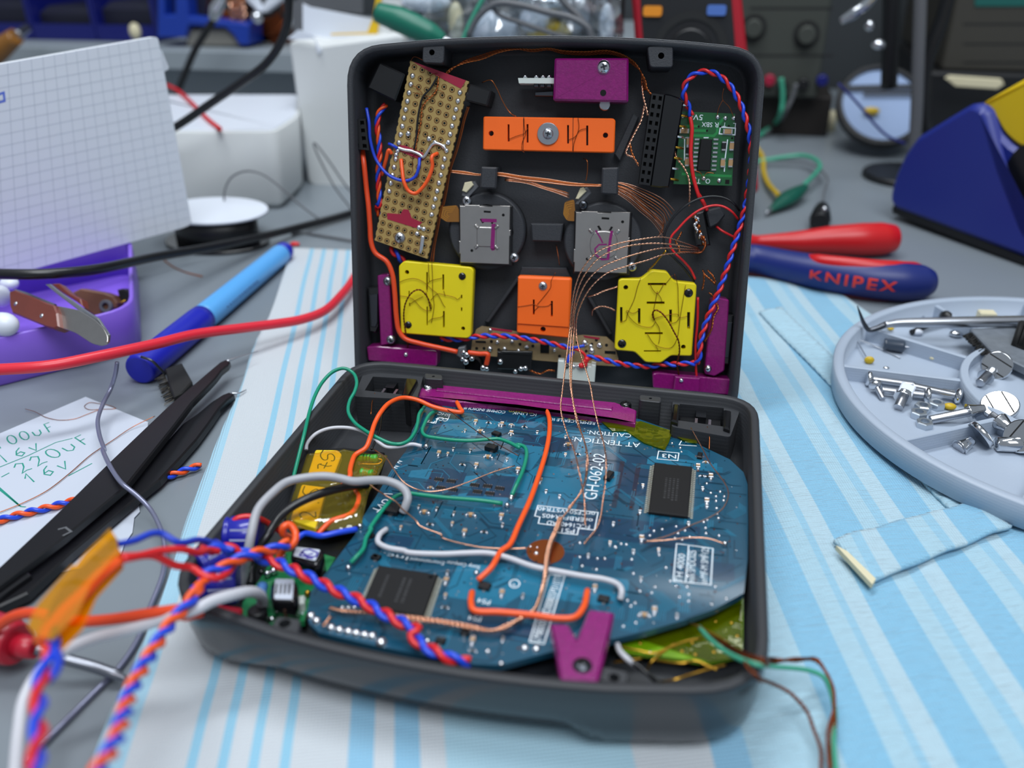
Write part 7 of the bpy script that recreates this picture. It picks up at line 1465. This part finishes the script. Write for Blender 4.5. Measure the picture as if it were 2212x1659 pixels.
# white boxes
zt = 45
t = thing('white_box', 'low white cardboard box with rounded corner between the notepad and the tall white box', 'box', TAB.pt(560, 470))
P = [TAB.pt(a, b, zt) for a, b in ((300, 284), (596, 284), (646, 250), (648, 206), (300, 206))]
mb = MB(); top = rnd([(p.x, p.y) for p in P], [2, 8, 10, 6, 2], 6); bot = inset(top, 3)
mb.rings([[V((x, y, 0)) for x, y in inset(top, 7)], [V((x, y, 4)) for x, y in inset(top, 3)], [V((x, y, zt - 1)) for x, y in top], [V((x, y, zt)) for x, y in inset(top, .8)]], 'white_card'); fin('box_body', mb, t)
mb = MB(); mb.slab(TAB, inset(top, 2), zt + .8, zt + .1, 'white_gloss', cham=.3); fin('lid_flap', mb, t)
wire('red_jumper', 'blurred red wire lying across the top of the low white box', 'wire', T3('J', [(60, 545, zt + 3), (130, 580, zt + 2.5), (240, 680, zt + 2), (330, 770, zt + 2), (400, 825, zt + 2)]), 1.3, 'w_red')
t = thing('white_carton', 'tall white paper carton with torn flaps behind the upper corner of the console', 'carton', (-105, 400, 0))
mb = MB(); vs(mb, 378, '', [(622, 88), (690, 96), (870, 72), (905, 420), (700, 414), (664, 398)], 'white_card', 55, 2, 4); fin('carton_body', mb, t)
mb = MB(); vs(mb, 376, 'h', [(1110, 330), (1200, 255), (1330, 300), (1375, 405), (1400, 430), (1370, 460), (1340, 330), (1180, 340)], 'white_gloss', 1); fin('flap', mb, t)
mb = MB(); vs(mb, 385, 'h', [(1330, 300), (1700, 290), (1980, 270), (2080, 285), (1750, 370), (1380, 405)], 'white_gloss', 1, tilt=20); fin('flap', mb, t)
mb = MB(); vs(mb, 405, 'h', [(1240, 30), (1300, 60), (1880, 170), (1860, 330), (1240, 330)], 'white_gloss', 1); fin('inner_sheet', mb, t)
mb = MB(); vs(mb, 400, 'h', [(1900, -60), (2150, -60), (2100, 20), (1970, 280), (1850, 320), (1880, 150)], 'white_card', 1.2); fin('flap', mb, t)
mb = MB(); vs(mb, 399, 'h', [(1870, -60), (1915, -60), (1900, 120), (1875, 290), (1480, 300), (1480, 285), (1790, 275), (1840, 150)], 'yellow_card', .8); o = fin('yellow_edge', mb, t); o['label'] = 'yellow card edge inside the carton'
mb = MB(); vs(mb, 425, 'h', [(1150, 20), (1230, -20), (1750, -20), (1750, 120), (1250, 60), (1220, 330), (1160, 330)], 'plastic_grey', 2); fin('inner_wall', mb, t)
# spool below the notepad
t = thing('wire_spool', 'black wire spool with a white flange under the corner of the squared notepad', 'spool', TAB.pt(470, 520))
c = TAB.pt(470, 500, 9); pl = Pl(c, X, Y)
mb = MB(); mb.slab(pl, circ(-8, 12, 29, 48, 22), 7.5, 6, 'white_gloss', cham=.4, sm=True); o = fin('flange', mb, t)
mb = MB(); mb.slab(pl, circ(-6, 9, 22, 36, 17), 6, -7, 'black', sm=True); fin('core', mb, t)
mb = MB(); mb.slab(pl, circ(-6, 8, 28, 48, 20), -7, -8.6, 'black_gloss', cham=.4, sm=True); fin('flange', mb, t)
wire('grey_wire', 'thin grey wire springing up in a loop in front of the low white box', 'wire', W3(VP(283), 'J', [(472, 1450), (440, 1350), (428, 1240), (470, 1140), (570, 1095), (680, 1120), (800, 1210), (900, 1300), (1030, 1400)]), .5, 'plastic_grey')
wire('grey_wire', 'thin grey wire bent to a sharp peak in front of the tall white carton', 'wire', W3(VP(320), 'J', [(1260, 1360), (1130, 1190), (1000, 925), (1004, 915), (1090, 1020), (1200, 1180), (1300, 1300)]), .5, 'plastic_grey')
mb = MB(); mb.ball(TAB.pt(637, 527, 1), 1.8, 'w_red', sx=(1.5, 1, .6)); tag(fin('insulation_scrap', mb), 'tiny red insulation crumb at the tip of the felt pen', 'scrap')
wire('grey_wire', 'grey wire lying flat on the bench between felt pen and console', 'wire', T3('J', [(860, 1500, 1), (920, 1490, 1), (1060, 1510, 1), (1240, 1540, 1)]), .7, 'plastic_grey')
# clear bag with parts behind the console
t = thing('parts_bag', 'crumpled clear plastic bag of small parts glinting above the console rim', 'bag', VP(350).pt(1110, 330))
pl = VP(350); rr = random.Random(21); mb = MB(); m = mb.mi('clear'); g = []
for j in range(15):
    row = []
    for i in range(41):
        x = 885 + i * 11.5; y = -40 + j * 13; u, v = pl.uv(x, y)
        row.append(mb.bm.verts.new(pl.w(u, v, 10 * math.sin(i * .9 + j * .7) + rr.uniform(-5, 5))))
    g.append(row)
for a, b in zip(g, g[1:]):
    for i in range(40): mb.face([a[i], a[i + 1], b[i + 1], b[i]], m, False)
fin('bag_film', mb, t)
mb = MB(); g = []; m = mb.mi('instrument_dark')
vs(mb, 372, '', [(880, -60), (1350, -60), (1340, 130), (900, 130)], 'instrument_dark', 8); fin('dark_backing', mb, t)
for lab, x, y, r, m, sx in (('white lump of parts in the clear bag, over the small green wire', 1065, 62, 9, 'white_gloss', (1.5, .8, 1)), ('pale lump of parts in the middle of the clear bag', 1155, 42, 7, 'white_gloss', (1.2, .8, 1)), ('yellow part in the clear bag, next to the white lumps', 1165, 72, 4, 'w_yellow', (1.8, .8, 1)), ('yellow strip in the clear bag, nearest to the red meter', 1212, 62, 5, 'w_yellow', (1.8, .8, .7)), ('silver pack in the clear bag at the meter side', 1245, 25, 8, 'steel', (1, .8, 1.4)), ('silver pack in the clear bag at the green handle side', 985, 50, 6, 'cream', (.7, .8, 1.8)), ('glittering pack at the top of the clear bag', 1170, 5, 8, 'chrome', (1.8, .8, .6)), ('bluish clear pack at the top of the clear bag', 920, 5, 8, 'white_gloss', (1.8, .8, .6)), ('white post-like part at the bag corner by the meter', 1310, 60, 6, 'white_gloss', (.7, .8, 2))):
    mb = MB(); mb.ball(pl.pt(x, y, -12), r, m, n=12, k=8, sx=sx); tag(fin('bagged_part', mb), lab, 'small part')
t = thing('handle_tool', 'dark green plastic tool handle above the rounded corner of the console', 'tool', VP(335).pt(870, 60))
mb = MB(); mb.tube(W3(VP(335), 'K', [(-120, 70), (0, 110), (90, 150), (190, 195), (260, 230)]), [5, 6.5, 6.5, 5.5, 3], 'handle_green', n=14); fin('handle', mb, t)
mb = MB(); mb.tube(W3(VP(335), 'K', [(240, 222), (330, 260), (400, 300)]), [2.4, 2, 1.6], 'steel', n=10); fin('blade', mb, t)
wire('green_wire', 'green wire slanting down behind the upper rim of the console', 'wire', W3(VP(330), 'K', [(520, -60), (480, 0), (430, 90), (380, 200), (350, 280)]), 1.2, 'pale_green')
wire('clear_tube', 'clear tubing arching in front of the bag of parts', 'tube', W3(VP(330), 'K', [(400, 200), (460, 90), (560, 20), (700, 30), (850, 70), (980, 100), (1080, 160), (1100, 230)]), 1.6, 'plastic_grey')
wire('clear_tube', 'second clear tube looping down towards the red meter', 'tube', W3(VP(332), 'K', [(500, -60), (560, 70), (700, 130), (880, 190), (1000, 230)]), 1.2, 'plastic_grey')
wire('clear_tube', 'steep grey tube leaning beside the red meter', 'tube', W3(VP(333), 'K', [(900, -40), (960, 30), (1040, 110), (1090, 200)]), 1.6, 'plastic_grey')
# multimeter
t = thing('multimeter', 'red and black handheld multimeter standing behind the console', 'meter', VP(352).pt(1490, 480))
mb = MB(); pl = VP(352, tilt=6)
mb.slab(pl, rnd(UV(pl, '', [(1345, -150), (1366, 20), (1392, 420), (1640, 420), (1616, 130), (1588, -150)], 0), 4, 4), 0, -34, 'meter_red', cham=3, sm=True); fin('case', mb, t)
mb = MB(); mb.slab(pl, UV(pl, '', [(1378, -140), (1384, 20), (1412, 410), (1612, 410), (1590, 120), (1570, -140)], .5), .8, -1, 'meter_black', cham=.4); fin('face', mb, t)
for m, x, y in (('screen_amber', 1410, 24), ('key_blue', 1548, 22)): mb = MB(); mb.box(pl, *pl.uv(x, y, 1), 9.5, 5, 2.4, .5, m, r=1.5); o = fin('key', mb, t); o['label'] = 'amber key' if x < 1500 else 'blue key'
mb = MB(); u, v = pl.uv(1490, 110, 1); mb.slab(pl, circ(u, v, 19, 40), 1.4, .5, 'instrument_dark', holes=[circ(u, v, 15, 32)], sm=True); mb.cyl(pl, u, v, 11, 6, .5, 'black', n=28, cham=1); fin('dial', mb, t)
# instruments
def instrument(name, label, y, box, m, depth, parts):
    t = thing(name, label, 'instrument', VP(y).pt((box[0] + box[2]) / 2, box[3])); pl = VP(y)
    u0, v0 = pl.uv(box[0], box[3]); u1, v1 = pl.uv(box[2], box[1]); mb = MB()
    mb.slab(pl, rnd([(u0, v0), (u1, v0), (u1, v1), (u0, v1)], 3, 3), 0, -depth, m, cham=1.5); fin('cabinet', mb, t); return t, pl
t, pl = instrument('power_supply', 'blurred grey-green bench instrument with knobs behind the console edge', 560, (1540, -120, 1816, 206), 'instrument', 160, 0)
for x, y in ((1628, 60), (1742, 74)):
    u, v = pl.uv(x, y); mb = MB(); mb.slab(pl, circ(u, v, 9, 24), 1, 0, 'instrument_dark', holes=[circ(u, v, 6.5, 20)]); mb.cyl(pl, u, v, 6.2, 7, 0, 'instrument', n=22, cham=1); fin('knob', mb, t)
for x, y, m in ((1662, 172, 'paint_red'), (1690, 185, 'black'), (1735, 180, 'black'), (1775, 172, 'bin_blue')): mb = MB(); u, v = pl.uv(x, y); mb.cyl(pl, u, v, 4, 6, 0, m, n=16, cham=.8); fin('terminal', mb, t)
for y in (18, 120): mb = MB(); mb.strip(pl, [pl.uv(1620, y), pl.uv(1800, y)], 1.4, .15, 'instrument_dark'); fin('panel_line', mb, t)
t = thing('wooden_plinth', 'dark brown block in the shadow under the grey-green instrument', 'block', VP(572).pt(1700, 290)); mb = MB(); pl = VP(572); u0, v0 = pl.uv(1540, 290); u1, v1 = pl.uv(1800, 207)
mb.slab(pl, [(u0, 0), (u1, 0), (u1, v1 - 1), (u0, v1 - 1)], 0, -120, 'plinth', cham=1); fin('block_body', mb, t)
mb = MB(); p = TAB.pt(1790, 285, 0); mb.slab(Pl(p, X, Y), circ(0, 4, 5, 18), 15, 0, 'cream', cham=2, sm=True); tag(fin('pale_cap', mb), 'small pale cap standing at the corner of the dark brown block', 'cap')
wire('green_lead', 'green lead plugged into the grey-green instrument and lying down on the bench', 'wire', W3(VP(545), 'M', [(290, 560), (300, 650), (300, 740), (290, 800)]) + T3('M', [(230, 900, 6), (150, 960, 3), (60, 1010, 3)]), 1.8, 'pale_green')
wire('grey_lead', 'grey lead running beside the green lead from the instrument', 'wire', W3(VP(548), 'M', [(400, 600), (370, 700), (320, 800)]) + T3('M', [(260, 890, 5), (180, 960, 3)]), 1.6, 'plastic_grey')
t, pl = instrument('oscilloscope', 'blurred brown-grey instrument with a teal screen edge behind the soldering stand', 600, (2032, -120, 2420, 152), 'instrument2', 180, 0)
mb = MB(); mb.slab(pl, [pl.uv(2105, -100), pl.uv(2400, -100), pl.uv(2400, 14), pl.uv(2105, 14)], .8, 0, 'teal', cham=.3); fin('screen', mb, t)
for y in (52, 95, 135): mb = MB(); mb.strip(pl, [pl.uv(2080, y), pl.uv(2380, y)], 1.2, .15, 'instrument_dark'); fin('panel_line', mb, t)
t = thing('equipment_tray', 'black low base in front of the brown-grey instrument', 'base', VP(590).pt(2120, 240)); mb = MB(); pl = VP(590); a, b = pl.uv(2010, 152), pl.uv(2420, 152)
mb.slab(pl, [(a[0], 0), (b[0], 0), (b[0], a[1] - 1), (a[0], a[1] - 1)], 0, -150, 'black', cham=2); fin('base_body', mb, t)
mb = MB(); pl = VP(575); mb.slab(pl, UV(pl, 'M', [(1470, 565), (1500, 545), (1870, 570), (1890, 605), (1840, 640), (1540, 620)], 0), 0, -4, 'cream', cham=.5); tag(fin('paper_strip', mb), 'pale strip of paper lying on the black low base', 'paper')
# helping hand with tilted dish
t = thing('helping_hand', 'black and grey helping-hand stand with a tilted shiny dish', 'stand', TAB.pt(1960, 300))
pl = VP(490, tilt=56); c = pl.uv(1905, 222)
mb = MB(); mb.slab(pl, circ(*c, 30, 40, 38), 0, -5, 'black', holes=[circ(*c, 26, 36, 34)], cham=1, sm=True); fin('dish_rim', mb, t)
mb = MB(); mb.slab(pl, circ(*c, 26.3, 36, 34.8), -2.5, -4, 'lens', sm=True); o = fin('dish', mb, t); o['label'] = 'bluish shiny dish'
mb = MB(); mb.strip(pl, [pl.uv(1810, 188, 1), pl.uv(1985, 184, 1)], 4, .5, 'black'); mb.strip(pl, [pl.uv(1865, 200, 1), pl.uv(1985, 200, 1)], 3, .6, 'black'); fin('crossbar', mb, t)
mb = MB(); p = pl.pt(1882, 240, 1); mb.ball(p, 3.4, 'w_yellow', sx=(1.7, .8, .8)); fin('sponge_bit', mb, t)
pv = VP(485); mb = MB(); mb.tube([pv.pt(1928, -60), pv.pt(1924, 90), pv.pt(1920, 190)], [5.5, 5, 5], 'black', n=14); fin('post', mb, t)
pv = VP(455); mb = MB(); mb.tube([pv.pt(1990, -60), pv.pt(1984, 120), pv.pt(1975, 310), V((pv.pt(1972, 330).x, 455, 0))], [3.6, 3.6, 3.6, 3.6], 'plastic_grey', n=14); fin('post', mb, t)
mb = MB(); mb.tube([pv.pt(2062, -60, -10), pv.pt(2035, 40, -10), pv.pt(1995, 150, -10), pv.pt(1990, 280, -10)], [4, 4, 5, 6], 'black', n=12); fin('arm', mb, t)
mb = MB(); mb.tube([pv.pt(1905, -30), pv.pt(1870, 10), pv.pt(1845, 28), pv.pt(1815, 46)], [2.6, 3.2, 3.4, 2.2], 'chrome', n=12); mb.ball(pv.pt(1878, 55), 3.2, 'chrome'); mb.ball(pv.pt(1898, 96), 3.6, 'chrome', sx=(1.3, 1, .8)); fin('clip_arm', mb, t)
mb = MB(); a = V((pv.pt(1972, 330).x, 462, 0)); mb.slab(Pl(a, X, Y), circ(0, 0, 26, 32), 4, 0, 'black', cham=1, sm=True); fin('foot', mb, t)
wire('blue_lead', 'dark blue lead hanging over the rim of the shiny dish', 'wire', W3(VP(450), 'M', [(700, 600), (800, 700), (880, 790), (970, 900), (1060, 980), (1180, 1030)]), 0.8, 'bin_blue')
# ---------------------------------------------------------------- light and camera
def area(name, loc, target, sx, sy, power, col):
    l = bpy.data.lights.new(name, 'AREA'); l.shape = 'RECTANGLE'; l.size = sx * S; l.size_y = sy * S; l.energy = power; l.color = col
    o = bpy.data.objects.new(name, l); COL.objects.link(o); o.location = V(loc) * S
    o.rotation_euler = (V(target) - V(loc)).to_track_quat('-Z', 'Y').to_euler(); return o
area('lamp_overhead', (-60, 260, 900), (50, 120, 0), 700, 140, 5.5, (.93, .97, 1))
area('lamp_ceiling', (330, -520, 1350), (60, 150, 0), 900, 700, 17, (.9, .95, 1))
_p = BASE.pt(1625, 1060, -6.7); _r = ray(1625, 1060); _r.z = -_r.z
area('sheen_light', tuple(_p + _r.normalized() * 950), tuple(_p), 330, 300, 2.4, (.93, .97, 1))  # added light on the mirrored view ray, gives the board edge its sheen
wd = bpy.data.worlds.new('room'); bpy.context.scene.world = wd; wd.use_nodes = True
bg = wd.node_tree.nodes['Background']; bg.inputs[0].default_value = (.8, .89, 1, 1); bg.inputs[1].default_value = .36
cam = bpy.data.cameras.new('camera'); co = bpy.data.objects.new('camera', cam); COL.objects.link(co)
co.location = CAM * S; co.rotation_euler = ROT.to_euler(); cam.sensor_width = 36; cam.lens = FPX / 2212 * 36
cam.clip_start = .01; cam.clip_end = 20
cam.dof.use_dof = True; cam.dof.focus_distance = .262; cam.dof.aperture_fstop = 9.0
sc = bpy.context.scene; sc.camera = co
sc.view_settings.view_transform = 'Standard'; sc.view_settings.look = 'None'; sc.view_settings.exposure = -0.1; sc.view_settings.gamma = 1
sc.view_settings.use_curve_mapping = False
